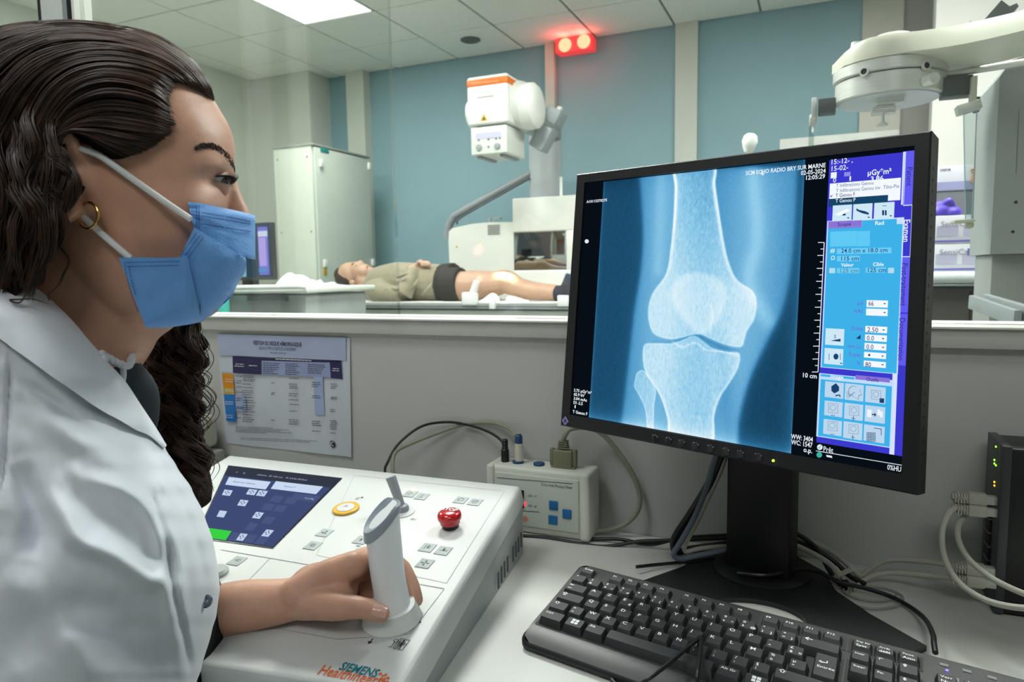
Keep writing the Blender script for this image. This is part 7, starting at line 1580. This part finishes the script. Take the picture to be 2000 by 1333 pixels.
G1 = [[(415, 187), (401, 152), (364, 107), (298, 66), (198, 45), (92, 42), (-20, 60), (-110, 115)],
      [(413, 189), (392, 156), (352, 112), (285, 72), (190, 50), (90, 48), (-20, 70), (-110, 130)],
      [(398, 176), (368, 142), (318, 108), (240, 82), (150, 74), (70, 88), (0, 140), (-60, 230)],
      [(372, 166), (340, 142), (290, 118), (215, 104), (140, 112), (76, 148), (30, 215), (0, 300), (-25, 420), (-40, 540)],
      [(338, 160), (308, 142), (262, 130), (200, 126), (138, 142), (88, 186), (58, 250), (36, 330), (10, 420), (0, 500), (-20, 580)],
      [(322, 186), (292, 162), (250, 148), (196, 144), (142, 164), (102, 206), (76, 262), (66, 330), (44, 400), (40, 470), (10, 560)],
      [(330, 214), (300, 194), (256, 180), (204, 176), (156, 192), (118, 226), (94, 276), (92, 334), (66, 400), (70, 470), (40, 560)],
      [(332, 240), (296, 226), (250, 216), (202, 214), (160, 224), (126, 246), (106, 286), (116, 340), (84, 396), (92, 460), (66, 530), (50, 580)],
      [(324, 264), (290, 258), (248, 252), (204, 246), (166, 246), (134, 256), (112, 288), (130, 344), (108, 396), (108, 452), (90, 520)],
      [(290, 288), (262, 282), (232, 276), (200, 268), (168, 262), (136, 256), (104, 280), (104, 346), (124, 384), (110, 436), (104, 490)],
      [(236, 312), (222, 304), (206, 294), (186, 280), (162, 264), (136, 258), (106, 276), (102, 340), (128, 376), (118, 412), (110, 452)]]
GA = np.stack([npcat(g_, MM)[:, :2] for g_ in G1]); NG = len(G1)
nc = 140; cp_ = np.sort(rg.uniform(0, NG-1.001, nc))
tt = np.linspace(0, 1, MM)
for c_i in range(nc):
    ph = rg.uniform(0, 6.28); am = rg.uniform(1, 4.5); lift0 = rg.uniform(.000, .006); wid = rg.uniform(.07, .20)
    for s_i in range(34):
        p = min(NG-1.001, max(0, cp_[c_i]+rg.normal()*wid*.55)); i = int(p); f_ = p-i; XY = GA[i]*(1-f_)+GA[i+1]*f_
        t0 = rg.uniform(-.035, .08) if rg.random() < .8 else rg.uniform(0, .5); t1 = rg.uniform(.7, 1)
        tq = np.linspace(t0, t1, MM); tn_ = np.minimum(tq, 0); X = np.interp(tq, tt, XY[:, 0])+tn_*(XY[1, 0]-XY[0, 0])*MM*1.0; Y = np.interp(tq, tt, XY[:, 1])+tn_*(XY[1, 1]-XY[0, 1])*MM*1.0
        wv = am*np.sin(tq*13+ph)*np.clip((tq-.25)*2.2, 0, 2.2); X = X+wv*.8+rg.normal()*1.2; Y = Y+wv*.5+rg.normal()*1.0
        Z = np.array([hz(a, b) for a, b in zip(X, Y)])-.0012-.0023*np.clip(tq*14, 0, 1)-lift0*np.clip(tq*5, 0, 1)-np.abs(rg.normal())*.0012*np.clip(tq*12+.3, 0, 1)-.010*np.clip(tq-.5, 0, .4)-.0035*np.sin(tq*9+ph)*np.clip(tq*2-.4, 0, 1)
        if p < 1.2: Z = Z+.012*(1.2-p)
        r = .00040*np.clip(np.minimum((tq-t0)*14+.12, (t1-tq)*9+.25), .12, 1); ST.add(to_world(X, Y, Z), r)
# hanging locks over the near shoulder side and the curls on the far side
def lock(path, w_, n, amp, per, ph, r=.00042, zsp=.008, m_=64, taper=.6):
    A2 = npcat(path, m_); L_ = np.concatenate([[0], np.cumsum(np.linalg.norm(np.diff(A2[:, :2], axis=0), axis=1))]); T = np.gradient(A2[:, :2], axis=0); T /= np.linalg.norm(T, axis=1)[:, None]; Nn = np.stack([-T[:, 1], T[:, 0]], 1)
    for k in range(n):
        a = rg.uniform(0, 2*PI); q = math.sqrt(rg.random()); tq = np.linspace(0, 1, m_); wq = w_*(1-taper*tq**2)*q; dph = rg.normal()*.22; rr = rg.normal()*.10+1
        off = amp*rr*np.sin(L_/per*2*PI+ph+dph)*np.clip(tq*4, 0, 1)+wq*math.cos(a); dz_ = amp*rr*.00032*np.cos(L_/per*2*PI+ph+dph)+wq*math.sin(a)*.00040
        X = A2[:, 0]+Nn[:, 0]*off; Y = A2[:, 1]+Nn[:, 1]*off; Z = A2[:, 2]+dz_; e = int(m_*rg.uniform(.8, 1)); ST.add(to_world(X[:e], Y[:e], Z[:e]), r*np.clip(np.minimum(tq[:e]*10+.4, (tq[e-1]-tq[:e])*8+.2), .2, 1))
for k in range(24):
    x0_ = rg.uniform(-30, 110); z_ = Z0H-.092-rg.uniform(0, .014)+abs(x0_-60)*.00008
    y0_ = rg.uniform(120, 230); lock([(x0_+34, y0_, z_+.055), (x0_+8, y0_+75, z_+.014), (x0_-4, 345, z_), (x0_+8, 420, z_), (x0_-18, 500, z_+.006), (x0_-34, rg.uniform(560, 600), z_+.014)], 15, 46, 11, rg.uniform(120, 170), rg.uniform(0, 6.3))
for k in range(5):
    lock([(96+k*2, 268+k*5, Z0H-.094), (100+k*6, 305, Z0H-.098), (132+k*5, 345, Z0H-.099), (132+k*3, 378, Z0H-.097), (108, 420+k*6, Z0H-.092), (96, 490+k*8, Z0H-.086)], 9, 40, 6, 110, k*1.1)
lock([(108, 470, Z0H-.080), (132, 505, Z0H-.076), (122, 545, Z0H-.080), (96, 575, Z0H-.090), (104, 592, Z0H-.094)], 1.5, 7, 2, 60, 0, taper=.2)
lock([(60, 560, Z0H-.09), (40, 590, Z0H-.094), (20, 586, Z0H-.094), (56, 584, Z0H-.094), (98, 594, Z0H-.094)], 1.5, 6, 1, 60, 0, taper=.2)
for k in range(34):
    f_ = k/33; x0_ = 288+96*((k*7) % 34)/33; z_ = .650+.04*rg.random(); x1_ = 340+62*((k*13) % 34)/33
    lock([(x0_, 612, z_), (x0_+4, 700, z_), ((x0_+x1_)/2-4, 790, z_), (x1_-14, 880, z_), (x1_, 950+50*((k*5) % 7)/6, z_)], 5.5, 34, rg.uniform(14, 22), rg.uniform(70, 96), rg.uniform(0, 6.3), taper=.6, m_=80)
for k in range(10): 
    x0_ = rg.uniform(300, 395); lock([(x0_, 640, .66), (x0_+14, 760, .655), (x0_+10, 880, .655), (x0_+26, 1000, .66)], 10, 4, rg.uniform(15, 26), rg.uniform(80, 120), rg.uniform(0, 6), taper=0)
HS = ST.build('hair_strands', hairm, WM)
m = MB(); m.tube([P3(325, 600, .725), P3(330, 700, .715), P3(335, 800, .715), P3(350, 880, .71), P3(378, 960, .705), P3(390, 985, .70)], lambda t: .030-.018*t**2, 16, 8); m.build('hair_core', hcore, WM)
# chair the operator sits on (behind the picture edge)
CH = thing('operator_chair', (P3(60, 1150, .6).x, P3(60, 1150, .6).y-.02, 0), 'dark seat under the woman in the lab coat', 'chair')
cx0, cy0 = CH.location.x, CH.location.y
MB().box((cx0, cy0, .43), (.46, .44, .06), .025, None, 3).build('seat', M('seat_dark', (40, 44, 50), .8), CH)
MB().cyl((cx0, cy0, .06), (cx0, cy0, .40), .028).build('gas_lift', M('chair_black', (24, 25, 27), .5), CH)
for k in range(5):
    a = k*2*PI/5; MB().tube([(cx0, cy0, .09), (cx0+.26*math.cos(a), cy0+.26*math.sin(a), .06)], .018, 8, 3).build('leg', M('chair_black', (24, 25, 27), .5), CH)
